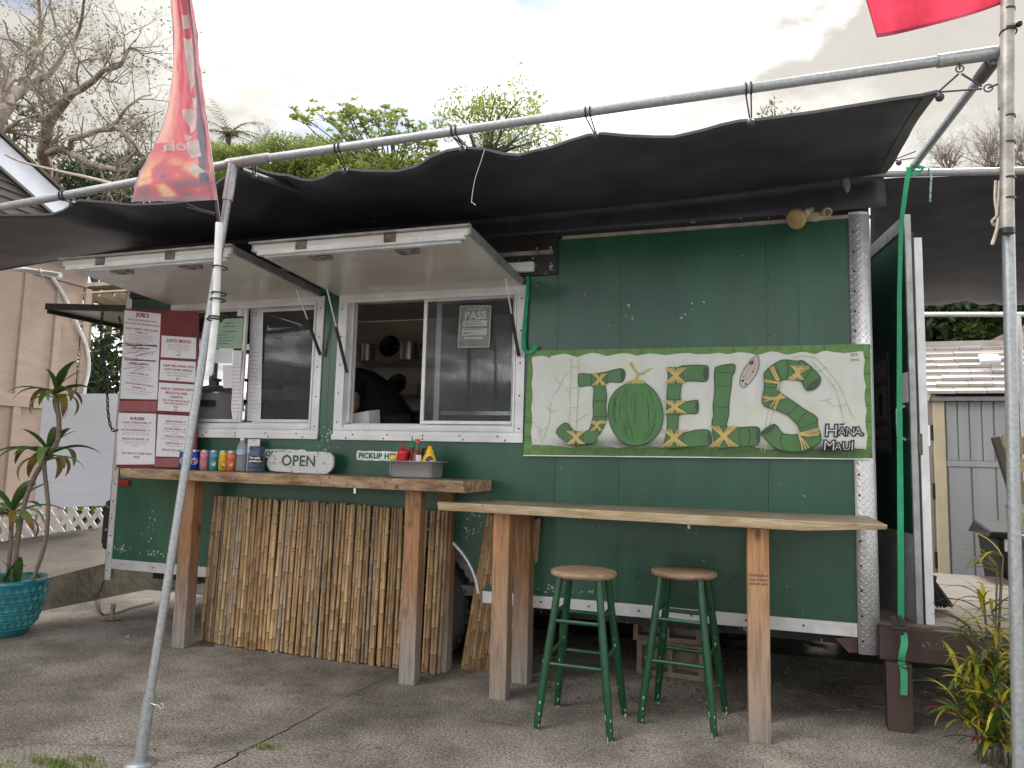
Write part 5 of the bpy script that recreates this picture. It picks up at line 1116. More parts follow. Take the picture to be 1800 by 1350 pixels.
# ================================================================== COUNTERS
def liveslab(x0, x1, yf0, yf1, yb, zt, th, le, re, name_mat, parent, seed, k=46):
    rows = []; r = random.Random(seed)
    for i in range(k+1):
        t = i/k; x = x0+(x1-x0)*t; n = mnoise.noise(Vector((x*2.1, seed, 0)))*.022+mnoise.noise(Vector((x*7, seed, 3)))*.008
        yf = yf0+(yf1-yf0)*t+n; b = .012+.010*mnoise.noise(Vector((x*3, seed, 8))); lo_ = .6+.4*mnoise.noise(Vector((x*2.5, seed, 5)))
        sl = le*max(0, 1-t*k/4) ; sr = re*max(0, 1-(1-t)*k/6)
        dz = mnoise.noise(Vector((x*4, seed, 12)))*.004; thk = th*(1-.55*max(0, 1-(1-t)*k/7)*(1 if re else 0))
        rows.append([(x+sl, yb, zt), (x+sl*.5, (yb+yf)/2, zt+dz*.3), (x, yf+.003, zt), (x, yf, zt-.003), (x, yf+.010*lo_, zt-thk*.5+dz), (x, yf+.024*lo_, zt-thk+.003), (x, yf+.03, zt-thk), (x+sl*.5, (yb+yf)/2, zt-thk), (x+sl, yb, zt-thk), (x+sl, yb, zt)])
    m_ = MB(); m_.grid(rows); e = [Vector(p) for p in rows[0][:-1]]; m_.ngon(e[::-1]); e = [Vector(p) for p in rows[-1][:-1]]; m_.ngon(e)
    m_.sm = [False]*len(m_.sm)
    for i in range(k):
        for j in range(2, 6): m_.mi[i*9+j] = 1
    m_.mi[-1] = m_.mi[-2] = 1; return m_.build('slab', name_mat, parent, weld=True)
c1 = thing('order_counter', 'thick live-edge counter slab on timber posts under the serving windows', 'counter', (-2.7, -.25, 0))
C1T = 1.150
xl_ = W(212, 828, -.30).x; xr_ = W(803, 858, -.46).x
liveslab(xl_, xr_+.04, -.30, -.47, -.012, C1T, .066, .0, .0, [SLAB, EDGEW], c1, 5)
c2 = thing('bar_counter', 'long thin live-edge bar slab with pointed ends on pale posts at the right', 'counter', (-.6, -.3, 0))
C2T = 1.030
liveslab(W(767, 878, -.46).x, W(1560, 933, -.60).x, -.45, -.60, -.015, C2T, .048, .26, -.22, [SLAB2, EDGEW2], c2, 9)
def post(u, v, w, z1, rz, wm, parent, name='post', y=None, dep=None):
    p = G(u, v); dep = dep or w; o = thing_post = MB().box((-w/2, -dep/2, 0), (w/2, dep/2, z1)).build(name, wm, parent, bevel=.004, local=True)
    o.location = (p.x-parent.location.x, p.y-parent.location.y, 0); o.rotation_euler = (0, 0, rz); return o
zt1, zt2 = C1T-.0665, C2T-.0485
q = post(320, 1136, .095, zt1, rad(5), WOODPOST, c1); q = post(719, 1200, .095, zt1, rad(5), WOODPOST, c1); post(777, 1178, .09, zt1, 0, WOODPOST, c1); post(385, 1112, .09, zt1, 0, WOODPOST, c1)
post(878, 1226, .092, zt2, rad(2), WOODPOST2, c2); post(917, 1198, .095, zt2, rad(-2), WOODPOST, c2); post(1335, 1303, .098, zt2, rad(6), WOODPOST2, c2, dep=.06); post(1336, 1265, .09, zt2, rad(4), WOODPOST2, c2)
m_ = MB(); fm = G(1335, 1303); zz = W(1335, 1020, fm.y-.06).z; cs, sn = cos(rad(6)), sin(rad(6))
def pf_(x, z): lx, ly = x, -.0308; return Vector((fm.x+lx*cs-ly*sn, fm.y+lx*sn+ly*cs, z))
rs_ = random.Random(8)
for zr0, hh in ((.012, .014), (-.008, .012), (-.027, .013)):
    x = -.042
    while x < .042:
        w = rs_.uniform(.003, .009); h1 = hh*rs_.uniform(.6, 1.0); m_.ngon([pf_(x, zz+zr0), pf_(min(x+w, .043), zz+zr0), pf_(min(x+w, .043), zz+zr0+h1), pf_(x, zz+zr0+h1)]); x += w+rs_.choice([.0012, .0018, .005])
m_.build('grade_stamp', mat('stamp_ink', (.16, .09, .05), .7), c2, kind='stuff')
for (u, v, cc, z) in ((624, 864, c1, zt1), (1211, 922, c2, zt2)):
    p = W(u, v, -.40); m_ = MB(); m_.box((p.x-.006, -.405, z-.03), (p.x+.006, -.40, z)); m_.build('bracket', WHITE_PVC, cc)

# ---- bamboo screens
def pole(parent, a, b, r_, rr, mt):
    a, b = Vector(a), Vector(b); L_ = (b-a).length; z = rr.uniform(.02, .12); ts = [0]
    rs = [r_*1.05]; pts = [a]
    side = Vector((rr.uniform(-1, 1), rr.uniform(-.5, .5), 0))*.004
    while z < L_-.02:
        for dz_, k in ((-.006, .98), (0, 1.22), (.006, .96)): pts.append(a.lerp(b, (z+dz_)/L_)+side*sin(z/L_*pi)); rs.append(r_*k)
        z += rr.uniform(.12, .24)
    pts.append(b); rs.append(r_*.9); m_ = MB(); m_.tube(pts, rs, 6)
    for i in range(len(pts)-1):
        if (pts[i+1]-pts[i]).length < .0075 and i % 3 == 1:
            for j in range(6): m_.mi[i*6+j] = 1
    return m_.build('bamboo_pole', [mt, BNODE], parent)
bs = thing('bamboo_screen', 'screen of upright bamboo poles closing the front of the order counter', 'bamboo screen', (-2.6, -.2, 0))
line = [G(349, 1128), G(420, 1141), G(475, 1148), G(530, 1155), G(600, 1165), G(690, 1176), G(757, 1187), G(768, 1189)]
line = [p+Vector((0, .02, 0)) for p in line]
rr = random.Random(6)
segs = [(a, b, (b-a).length) for a, b in zip(line, line[1:])]; tot = sum(s[2] for s in segs)
s = 0; 
while s < tot:
    rad_ = rr.uniform(.0085, .0150); s += rad_; q = s; 
    for a, b, l in segs:
        if q <= l: p = a.lerp(b, q/l); break
        q -= l
    else: break
    top = Vector((p.x+rr.uniform(-.008, .008), p.y+.035+rr.uniform(-.010, .010), rr.uniform(.966, .980)-.02*max(0, (p.x+3.4))/1.6))
    pole(bs, p+Vector((0, rr.uniform(-.012, .012), rr.uniform(.002, .012))), top, rad_, rr, BAMBOO[rr.choice([0, 0, 1, 1, 2, 3])]); s += rad_+rr.choice([0, .001, .002, .005])
m_ = MB()
for z in (.12, .5, .88): m_.tube([p+Vector((0, .035+z*.035, z)) for p in line], .003, 4)
m_.build('wire', STEEL, bs)
b2 = thing('bamboo_screen', 'spare piece of bamboo screen leaning on the trailer behind the bar posts', 'bamboo screen', (-1.4, -.05, 0))
n_ = 22
for k in range(n_):
    t = (k+.5)/n_; a = G(808+(926-808)*t, 1178+8*t); y_t = -.035-.0*t; a = a+Vector((0, .02, .004)); b = W(858+(950-858)*t, 905+(912-905)*t+rr.uniform(-3, 3), y_t)
    pole(b2, a, b, rr.uniform(.011, .0155), rr, BAMBOO[rr.choice([0, 0, 0, 1])])

# ---- stools
st = thing('bar_stool', 'green painted bar stool with worn wooden seat, next to the timber bar posts', 'bar stool', (0, 0, 0), 'green bar stools at the bar')
SH = .735
MB().lathe([(.0001, SH-.032), (.150, SH-.032), (.163, SH-.024), (.166, SH-.014), (.163, SH-.005), (.15, SH-.0005), (.0001, SH)], 40).build('seat', SEATWOOD, st, local=True)
lg = []
for sx in (-1, 1):
    for sy in (-1, 1):
        a, b = Vector((sx*.178, sy*.178, 0)), Vector((sx*.098, sy*.098, SH-.031)); lg.append((sx, sy, a, b))
        MB().tube([a, a.lerp(b, .25), a.lerp(b, .5), b], [.0165, .0205, .021, .017], 12).build('leg', GREEN_STOOL, st, local=True)
def lp(sx, sy, z): t = z/(SH-.031); return Vector((sx*(.178-.08*t), sy*(.178-.08*t), z))
for z0, z1 in ((.30, .34), (.50, .535)):
    for sy in (-1, 1): MB().tube([lp(-1, sy, z0), lp(1, sy, z0)], .0105, 8).build('rung', GREEN_STOOL, st, local=True)
    for sx in (-1, 1): MB().tube([lp(sx, -1, z1), lp(sx, 1, z1)], .0105, 8).build('rung', GREEN_STOOL, st, local=True)
m_ = MB(); r = random.Random(12)
for sx, sy, a, b in lg:
    for k in range(9):
        t = r.random()**2.2*.55; c = a.lerp(b, t); an = r.uniform(-2.6, -.5); d = Vector((cos(an), sin(an), 0)); s = r.uniform(.0015, .004); tt = Vector((-sin(an), cos(an), 0)); p = c+d*(.0165+.0045*min(1, t*4)+.0008); u_ = (b-a).normalized(); m_.ngon([p-tt*s-u_*s, p+tt*s*.8-u_*s*1.5, p+tt*s+u_*s*2, p-tt*s*.5+u_*s*2.5])
m_.build('worn_spot', mat('bare_wood', (.50, .48, .38), .7), st, kind='stuff', local=True)
q1 = [G(948, 1281), G(1068, 1302), G(985, 1240), G(1091, 1261)]; cc = sum(q1, Vector())/4; st.location = (cc.x, cc.y, 0); st.rotation_euler = (0, 0, rad(-1))
q2 = [G(1127, 1268), G(1249, 1296), G(1162, 1236), G(1273, 1256)]; cc = sum(q2, Vector())/4
dup(st, (cc.x, cc.y, 0), rad(-6), 'green painted bar stool with worn wooden seat, nearer the stamped right post')
# ================================================================== MENU BOARD
MY = -.085
mb_ = thing('menu_board', 'maroon menu board with white price sheets left of the serving windows', 'menu board', W(272, 823, MY))
def zp(x, y, o_=0.0): return W(200+x/4.5, 530+y/4.5, MY-o_)
bq = [zp(84, 55), zp(640, 78), zp(672, 100), zp(648, 1318), zp(18, 1312)]
MB().prism(bq, (0, .012, 0)).build('panel', MAROON, mb_, bevel=.001)
wear = mat('faded_maroon', (.33, .12, .125), .55, 0, .1, 14, st=(1, 1, .3))
m_ = MB(); m_.ngon([zp(*p, .0008) for p in ((46, 785), (340, 790), (335, 872), (40, 868))]); m_.ngon([zp(*p, .0008) for p in ((325, 1240), (560, 1240), (560, 1312), (322, 1308))]); m_.build('worn_patch', wear, mb_, kind='stuff')
sheets = [([(85, 68), (372, 97), (343, 775), (50, 768)], [(228, 122, 34, "JOEL'S", 1, .0025), (225, 158, 15, 'PLATE LUNCHES SERVED WITH', 2, 0), (222, 187, 15, 'RICE, CORN AND MACARONI SALAD', 2, 0), (218, 228, 16, 'GARLIC SHRIMP & TERIYAKI BEEF', 1, 0), (218, 254, 15, 'COMBO.....24', 1, 0), (216, 275, 9, 'SHRIMP SAUTEED IN BUTTER, GARLIC, LEMON,', 2, 0), (215, 293, 9, 'OLIVE OIL AND RED PEPPER FLAKES WITH RICE,', 2, 0), (214, 311, 9, 'GRILLED BEEF MARINATED IN HOUSE TERIYAKI', 2, 0), (213, 328, 9, 'AND SPRING ONION', 2, 0), (213, 347, 16, 'COCONUT SHRIMP AND TERIYAKI', 1, 0), (211, 373, 15, 'BEEF COMBO...24', 1, 0), (209, 394, 9, 'CRISPY BATTERED SHRIMP WITH COCONUT FLAKES', 2, 0), (208, 412, 9, 'AND SWEET CHILI WITH GRILLED TERIYAKI BEEF', 2, 0), (206, 430, 9, 'MARINATED FRESH DAILY', 2, 0), (205, 466, 16, 'GARLIC SHRIMP AND COCONUT', 1, 0), (203, 497, 15, 'SHRIMP COMBO...24', 1, 0), (201, 518, 9, 'SHRIMP SAUTEED IN BUTTER, LEMON, GARLIC', 2, 0), (200, 535, 9, 'WITH CRISPY COCONUT SHRIMP AND DIPPING', 2, 0), (199, 552, 9, 'SAUCE ON THE SIDE', 2, 0), (200, 578, 15, 'GARLIC SHRIMP....23', 1, 0), (199, 598, 9, 'SHRIMP SAUTEED IN BUTTER, GARLIC, LEMON,', 2, 0), (198, 617, 9, 'OLIVE OIL AND CRUSHED RED PEPPER', 2, 0), (198, 636, 9, 'FINISHED WITH GREEN ONION', 2, 0), (199, 662, 15, 'TERIYAKI SHRIMP WITH MAUI', 1, 0), (199, 690, 15, 'PINEAPPLE....23', 1, 0), (197, 712, 9, 'SHRIMP SAUTEED WITH GARLIC, RED PEPPER,', 2, 0), (195, 730, 9, 'PINEAPPLE AND TERIYAKI SAUCE', 2, 0)]),
  ([(378, 268), (652, 288), (648, 455), (372, 440)], [(514, 325, 27, 'LOCO MOCO', 1, .0018), (514, 350, 11, 'BEEF PATTY SERVED ON RICE', 2, 0), (514, 368, 11, 'TOPPED WITH TWO SUNNY UP', 2, 0), (513, 386, 11, 'EGGS, GRAVY AND GRILLED', 2, 0), (512, 403, 11, 'ONIONS', 2, 0), (512, 430, 16, '$18', 1, 0)]),
  ([(370, 460), (648, 478), (642, 640), (360, 620)], [(510, 520, 18, 'CRISPY BBQ WINGS WITH', 1, .0006), (508, 549, 18, 'A HOT HONEY DRIZZLE', 1, .0006), (507, 572, 12, 'SERVED ON FRIES OR RICE WITH A', 2, 0), (506, 592, 12, 'SIDE OF MACARONI SALAD', 2, 0), (505, 618, 16, '$20', 1, 0)]),
  ([(358, 640), (640, 658), (632, 876), (345, 862)], [(497, 702, 20, 'GARLIC CHICKEN WITH', 1, .0006), (496, 734, 20, 'BROCCOLI AND', 1, .0006), (494, 765, 20, 'CARROTS', 1, .0006), (492, 792, 15, 'SIDE OF MACARONI SALAD', 1, 0), (490, 815, 15, 'AND CORN SERVED ON', 1, 0), (489, 840, 15, 'RICE', 1, 0), (488, 864, 14, '$18', 1, 0)]),
  ([(40, 880), (335, 888), (322, 1288), (18, 1290)], [(186, 937, 24, 'BURGERS', 1, .0012), (180, 965, 16, 'CLASSIC CHEESEBURGER....17', 1, 0), (178, 983, 9, '1/3 LB GRILLED PATTY SERVED WITH CHEESE', 2, 0), (177, 1000, 9, 'LETTUCE, MAYO AND ONION, TOMATO', 2, 0), (172, 1024, 16, 'BACON CHEESEBURGER....19', 1, 0), (172, 1042, 9, '1/3 LB GRILLED PATTY SERVED WITH BACON,', 2, 0), (171, 1057, 9, 'CHEESE, LETTUCE, MAYO, TOMATO AND ONION', 2, 0), (170, 1094, 16, 'BBQ BACON BURGER....20', 1, 0), (170, 1113, 9, '1/3 LB GRILLED PATTY SERVED WITH BBQ SAUCE,', 2, 0), (170, 1129, 9, 'CRISPY BACON, CHEESE, LETTUCE AND', 2, 0), (170, 1146, 9, 'ONION RINGS', 2, 0), (182, 1210, 19, 'ALL ABOVE COME WITH', 1, 0), (180, 1240, 19, 'FRIES', 1, 0)]),
  ([(350, 893), (632, 908), (615, 1232), (332, 1225)], [(490, 957, 16, 'SMASH BURGER....8', 1, 0), (488, 975, 9, 'SINGLE SMASH PATTY, GRILLED ONION', 2, 0), (487, 992, 9, 'AND PICKLE', 2, 0), (484, 1016, 16, 'DOUBLE SMASH....12', 1, 0), (483, 1034, 9, 'TWO SMASH PATTIES, CHEESE AND ONION', 2, 0), (482, 1050, 9, 'AND PICKLE', 2, 0), (479, 1075, 16, 'GRILLED CHEESE..8', 1, 0), (478, 1092, 9, 'AMERICAN AND CHEDDAR ON BUTTERED', 2, 0), (478, 1107, 9, 'TEXAS TOAST', 2, 0), (476, 1130, 16, 'CORN DOGS....8', 1, 0), (475, 1147, 9, 'TWO ALL BEEF CORN DOGS', 2, 0), (474, 1185, 17, 'ABOVE ADD FRIES +3', 1, 0)])]
INKS = {1: REDINK, 2: MIDINK}
mid_red = mat('menu_red', (.36, .05, .07), .7); INKS[1] = mid_red
for quad, txts in sheets:
    sq = MB(); sq.prism([zp(x, y, .0016) for x, y in quad], (0, .0008, 0)); so_ = sq.build('price_sheet', PAPER, mb_)
    exd = (zp(*quad[1])-zp(*quad[0])); exd = exd.normalized(); eyd = (zp(*quad[0])-zp(*quad[3])).normalized()
    ms_ = {1: MB(), 2: MB()}
    for (x, y, h, body, ink, bold) in txts:
        c = zp(x, y, .0026); size = h/4.5*.0041/.73*(.93 if h > 12 else .9); wmax = (zp(*quad[1])-zp(*quad[0])).length*(.93 if h < 30 else .62); t_ = MB(); t_.text(body, size, lambda X, Y: Vector((X, 0, Y)), bold=bold*.6+(.0004 if h > 12 else 0), res=1 if h < 12 else 2); w_ = max(q[0] for q in t_.v)-min(q[0] for q in t_.v); k_ = min(1.12, wmax/w_); ms_[ink].add([c+exd*q[0]*k_+eyd*q[2] for q in t_.v], t_.f)
    for k in ms_: ms_[k].build('headings' if k == 1 else 'small_print', INKS[k], so_, kind='stuff')
    if quad[0] == (85, 68):
        m_ = MB()
        for pts, w in (([(85, 333), (150, 345), (240, 348), (345, 352)], .006), ([(90, 346), (200, 350), (335, 345)], .005), ([(135, 366), (210, 376), (288, 370)], .005), ([(80, 415), (130, 406), (200, 394), (250, 384)], .0025), ([(170, 438), (240, 412), (330, 395)], .0025), ([(85, 460), (200, 466), (335, 470)], .006), ([(110, 486), (190, 500), (262, 493)], .005), ([(75, 532), (160, 522), (240, 510)], .0025), ([(155, 552), (200, 532), (240, 520)], .0025), ([(190, 425), (260, 405)], .002)):
            m_.strip([zp(x, y, .0036) for x, y in pts], w, (0, -1, 0))
        m_.build('crossing_out', DARKINK, so_)
# chain from the end hatch to the board
def chain(pts, name, lab, r_=.0042, ll=.036):
    cp = catmull(pts, 8); tot = 0; links = []; m_ = MB(); acc = 0; k = 0
    for a, b in zip(cp, cp[1:]):
        d = (b-a); L_ = d.length; 
        if L_ < 1e-6: continue
        while acc < L_:
            c = a+d*(acc/L_); dn_ = d.normalized(); sd_ = dn_.cross(Vector((0, 1, 0) if k % 2 else (1, .3, 0))).normalized(); 
            m_.tube([c+dn_*(ll*.5*cos(t_))*1.15+sd_*ll*.30*sin(t_) for t_ in [i*2*pi/10 for i in range(11)]], r_, 5, cap=False); acc += ll*.92; k += 1
        acc -= L_
    o = m_.build(name, mat('dark_chain', (.05, .05, .055), .45, .6)); tag(o, lab, 'chain'); return o
chain([W(182, 541, .05), W(178, 570, .03), W(180, 620, 0), W(188, 690, -.03), W(190, 725, -.06), W(194, 748, -.08), W(200, 757, -.09), W(206, 756, -.09)], 'chain', 'black chain hanging from the end hatch down to the menu board')
chain([W(210, 560, .2), W(213, 580, .2), W(211, 610, .2)], 'chain', 'short piece of chain under the end hatch behind the menu board', .004, .034)

# ================================================================== JOEL'S BANNER
BY = -.032
bn = thing('banner', "white and green painted JOEL'S banner with bamboo letters and a coconut", 'banner', W(1230, 805, BY))
def bz(x, y, o_=0.0): return W(910+x/2.857, 590+y/2.857, BY-o_)
TL, TRr, BR, BL = (55, 75), (1770, 42), (1783, 618), (28, 600)
def bq_(s, t):
    a = (TL[0]+(TRr[0]-TL[0])*s, TL[1]+(TRr[1]-TL[1])*s); b = (BL[0]+(BR[0]-BL[0])*s, BL[1]+(BR[1]-BL[1])*s); return (a[0]+(b[0]-a[0])*t, a[1]+(b[1]-a[1])*t)
NX, NZ = 150, 54; rows = []; cols = []
def inside_white(x, y):
    tp = 92+10*mnoise.noise(Vector((x*.012, 0, 0)))-6*abs(sin(x*.021))+ (8 if x < 200 else 0)
    bt = 578-10*abs(sin(x*.0125))+6*mnoise.noise(Vector((x*.02, 4, 0))) 
    lf = 68+7*abs(sin(y*.024))+(-10)*(y-100)/480; rg = 1730+14*abs(sin(y*.022))+ (y-80)*.022
    return min(y-tp, bt-y, x-lf, rg-x)
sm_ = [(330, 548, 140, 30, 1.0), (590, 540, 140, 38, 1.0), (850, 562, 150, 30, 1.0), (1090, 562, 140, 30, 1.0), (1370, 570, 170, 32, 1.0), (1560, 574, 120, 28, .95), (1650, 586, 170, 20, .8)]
for i in range(NZ+1):
    rr = []
    for j in range(NX+1):
        x, y = bq_(j/NX, i/NZ); p = bz(x, y); p.y += .004*sin(j*.12+.4)+.003*mnoise.noise(Vector((j*.09, i*.14, 2))); rr.append(p)
        gr = Vector((.125, .265, .075))*(1+.25*mnoise.noise(Vector((x*.03, y*.03, 0)))); c = gr
        cols.append((x, y, gr))
    rows.append(rr)
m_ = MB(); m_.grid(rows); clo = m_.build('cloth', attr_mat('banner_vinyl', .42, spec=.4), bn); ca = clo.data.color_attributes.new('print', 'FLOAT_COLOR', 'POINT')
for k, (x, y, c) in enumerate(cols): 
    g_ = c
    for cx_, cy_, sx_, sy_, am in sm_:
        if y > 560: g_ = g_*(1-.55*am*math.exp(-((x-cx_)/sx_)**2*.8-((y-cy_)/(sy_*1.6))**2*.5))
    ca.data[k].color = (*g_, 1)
# white field with scalloped border, smudged black under the letters
N1, N2 = 220, 60; rows = []; cl2 = []
for i in range(N2+1):
    rr = []
    for j in range(N1+1):
        s, t = j/N1, i/N2
        x = 66+(1742-66)*s; tp = 104+12*mnoise.noise(Vector((x*.012, 0, 0)))-10*abs(sin(x*.021))+(10 if x < 160 else 0)-14*s; bt = 562-14*abs(sin(x*.0125))+6*mnoise.noise(Vector((x*.02, 4, 0)))+16*s
        y = tp+(bt-tp)*t; lf = 7*abs(sin(y*.026))-10*(t)*.6+4; rg = 9*abs(sin(y*.025))-t*18; x2 = x+lf*(1-s)**6-rg*s**6
        p = bz(x2, y, .0065); jj = (x2-TL[0])/(TRr[0]-TL[0])*NX; ii = t*NZ; p.y += .004*sin(jj*.12+.4)+.003*mnoise.noise(Vector((jj*.09, ii*.14, 2))); rr.append(p)
        v = .70+.05*mnoise.noise(Vector((x*.02, y*.006, 3)))+.03*mnoise.noise(Vector((x*.15, y*.012, 8))); c = Vector((v*.95, v*1.0, v*.965))
        yl = max(0, mnoise.noise(Vector((x*.006, y*.009, 1)))) ; c = c.lerp(Vector((.60, .64, .44)), min(.3, yl))
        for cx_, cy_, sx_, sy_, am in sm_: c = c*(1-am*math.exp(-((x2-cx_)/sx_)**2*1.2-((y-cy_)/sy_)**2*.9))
        cl2.append(c)
    rows.append(rr)
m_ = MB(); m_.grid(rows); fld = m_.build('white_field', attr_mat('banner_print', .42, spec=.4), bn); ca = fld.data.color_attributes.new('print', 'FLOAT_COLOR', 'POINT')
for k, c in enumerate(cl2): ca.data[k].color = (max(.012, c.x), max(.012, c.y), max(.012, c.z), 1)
def mk(n, c): return mat('banner_'+n, c, .42, 0, .10, 9)
BG, BGD, BLN, BYE, BPALE = mk('green', (.075, .19, .065)), mk('dark_end', (.030, .085, .045)), mk('outline', (.018, .07, .025)), mk('yellow', (.62, .46, .17)), mk('pale_stalk', (.40, .46, .24))
LO = .0135
letters = {
 'J': [(305, 192), (330, 190), (372, 193), (440, 183), (515, 165), (537, 178), (538, 205), (522, 234), (470, 232), (447, 240), (441, 262), (447, 300), (443, 360), (447, 420), (420, 482), (398, 510), (392, 535), (330, 543), (262, 540), (193, 487), (238, 437), (268, 462), (282, 478), (330, 484), (360, 470), (372, 430), (380, 400), (378, 340), (382, 262), (352, 250), (308, 254)],
 'E': [(754, 158), (800, 160), (838, 150), (945, 150), (957, 175), (948, 228), (880, 226), (835, 230), (824, 240), (817, 275), (822, 330), (890, 325), (905, 330), (903, 388), (860, 390), (815, 396), (806, 420), (808, 490), (850, 485), (900, 474), (960, 476), (972, 512), (964, 548), (880, 556), (800, 562), (735, 560), (745, 500), (752, 430), (748, 370), (750, 300), (756, 220)],
 'L': [(992, 160), (1030, 148), (1088, 144), (1090, 180), (1078, 205), (1072, 260), (1062, 340), (1060, 400), (1050, 460), (1110, 462), (1200, 458), (1216, 488), (1204, 548), (1120, 556), (1050, 562), (995, 560), (976, 445), (984, 400), (982, 350), (990, 280), (988, 200)],
 'S': [(1238, 190), (1270, 155), (1330, 122), (1400, 128), (1440, 130), (1520, 208), (1500, 262), (1452, 274), (1428, 232), (1400, 222), (1345, 218), (1316, 232), (1308, 262), (1320, 288), (1350, 308), (1400, 342), (1440, 370), (1502, 410), (1505, 450), (1524, 525), (1480, 560), (1420, 582), (1340, 578), (1290, 560), (1228, 500), (1232, 478), (1290, 444), (1328, 488), (1375, 498), (1410, 494), (1418, 480), (1408, 450), (1380, 420), (1350, 395), (1290, 370), (1238, 352), (1230, 310), (1240, 255)]}
def outline(m_, pts, w, o_, closed=True):
    q = pts+[pts[0]] if closed else pts; m_.strip([bz(x, y, o_) for x, y in q], w, (0, -1, 0))
ol = MB()
for nm, poly in letters.items():
    sp_ = [(p.x, p.y) for p in catmull([(x, y, 0) for x, y in poly+[poly[0]]], 3)][:-1]
    m_ = MB(); m_.ngon([bz(x, y, LO) for x, y in sp_]); m_.build('letter', BG, bn); outline(ol, sp_, .005, LO+.0012)
for poly in ([(520, 168), (537, 178), (539, 205), (523, 233), (514, 200)], [(938, 152), (957, 175), (948, 226), (930, 200)], [(898, 328), (905, 334), (903, 386), (890, 360)], [(958, 478), (972, 512), (964, 548), (950, 515)], [(1202, 460), (1216, 488), (1205, 548), (1196, 505)], [(1519, 210), (1500, 262), (1453, 274), (1455, 252), (1490, 222)], [(1229, 500), (1233, 478), (1290, 446), (1293, 460), (1262, 488)]):
    m_ = MB(); m_.ngon([bz(x, y, LO+.0022) for x, y in poly]); m_.build('cut_end', BGD, bn)
for pts in ([(372, 193), (368, 222), (374, 252)], [(440, 184), (448, 210), (446, 240)], [(383, 330), (412, 326), (446, 332)], [(376, 404), (412, 410), (446, 404)], [(330, 484), (326, 515), (332, 543)], [(378, 470), (400, 480), (412, 492)], [(838, 150), (826, 190), (836, 230)], [(756, 232), (790, 238), (822, 240)], [(752, 316), (785, 322), (820, 318)], [(820, 330), (812, 360), (818, 395)], [(750, 390), (780, 398), (812, 394)], [(746, 480), (775, 488), (806, 484)], [(838, 486), (826, 520), (838, 560)], [(990, 180), (1035, 186), (1084, 186)], [(990, 246), (1030, 256), (1076, 250)], [(984, 355), (1025, 364), (1062, 356)], [(980, 452), (1016, 458), (1052, 452)], [(1120, 462), (1112, 510), (1122, 556)], [(1160, 460), (1168, 500), (1160, 552)], [(1290, 145), (1300, 185), (1316, 225)], [(1352, 124), (1360, 170), (1352, 218)], [(1412, 128), (1416, 175), (1400, 222)], [(1478, 168), (1452, 200), (1430, 234)], [(1240, 256), (1275, 262), (1310, 262)], [(1232, 322), (1270, 330), (1312, 300)], [(1408, 346), (1385, 372), (1358, 396)], [(1456, 382), (1430, 405), (1406, 440)], [(1504, 432), (1460, 450), (1418, 466)], [(1512, 486), (1465, 490), (1412, 494)], [(1430, 580), (1424, 540), (1410, 496)], [(1340, 578), (1318, 535), (1328, 490)], [(1300, 166), (1318, 200), (1322, 226)]): outline(ol, pts, .0042, LO+.0012, False)
ol.build('bamboo_joint', BLN, bn, kind='stuff')
ty = MB(); TIEK = [0.0]
def tie(pts, w=.0062):
    TIEK[0] += .00012; cp = [(p.x, p.y) for p in catmull([(x, y, 0) for x, y in pts], 3)]; outline(ty, cp, w, LO+.0030+TIEK[0], False)
def cross(x0, y0, x1, y1, n=3, d=13):
    for k in range(n):
        o_ = (k-(n-1)/2)*d; tie([(x0+o_, y0), ((x0+x1)/2+o_*.4, (y0+y1)/2), (x1+o_, y1)]); tie([(x1+o_, y0), ((x0+x1)/2+o_*.5, (y0+y1)/2), (x0+o_, y1)])
cross(385, 190, 436, 250, 3, 10); cross(374, 425, 420, 478, 2, 12); tie([(368, 440), (410, 432), (446, 430)]); tie([(370, 432), (410, 438), (446, 438)]); cross(262, 478, 322, 545, 4, 10)
cross(760, 160, 826, 240, 4, 13); cross(752, 325, 826, 390, 4, 13); cross(745, 470, 828, 556, 4, 14); cross(985, 452, 1085, 558, 4, 14)
for pts in ([(1268, 160), (1282, 190), (1300, 226)], [(1276, 156), (1290, 190), (1308, 228)], [(1284, 150), (1298, 190), (1316, 226)], [(1240, 222), (1280, 230), (1316, 236)], [(1240, 232), (1280, 236), (1310, 240)], [(1316, 230), (1308, 250), (1304, 274)]): tie(pts)
cross(1385, 150, 1425, 222, 3, 11); tie([(1360, 215), (1410, 180), (1460, 152)]); tie([(1366, 220), (1414, 190), (1464, 160)])
for pts in ([(1232, 304), (1280, 312), (1330, 300)], [(1232, 314), (1280, 318), (1345, 306)], [(1234, 330), (1290, 318), (1345, 312)], [(1270, 360), (1296, 318), (1322, 290)], [(1284, 368), (1304, 322), (1326, 294)], [(1292, 370), (1312, 322), (1334, 300)], [(1410, 490), (1460, 480), (1512, 466)], [(1410, 494), (1460, 488), (1512, 476)], [(1412, 496), (1465, 496), (1516, 486)], [(1412, 500), (1440, 530), (1462, 564)], [(1412, 500), (1432, 535), (1448, 572)], [(1412, 502), (1424, 540), (1432, 578)], [(1408, 498), (1465, 504), (1514, 496)]): tie(pts)
ty.build('lashing', BYE, bn, kind='stuff')
co = [(592+138*cos(a)*(1 if cos(a) > 0 else 1.0)+(4*sin(a*3)), 388+156*sin(a)+(8 if sin(a) > 0 else 0)) for a in [k*2*pi/40 for k in range(40)]]
m_ = MB(); m_.ngon([bz(x, y, LO+.0015) for x, y in co]); cc_ = m_.build('coconut', mk('coconut', (.065, .205, .058)), bn); ol2 = MB(); outline(ol2, co, .005, LO+.0026); r = random.Random(4)
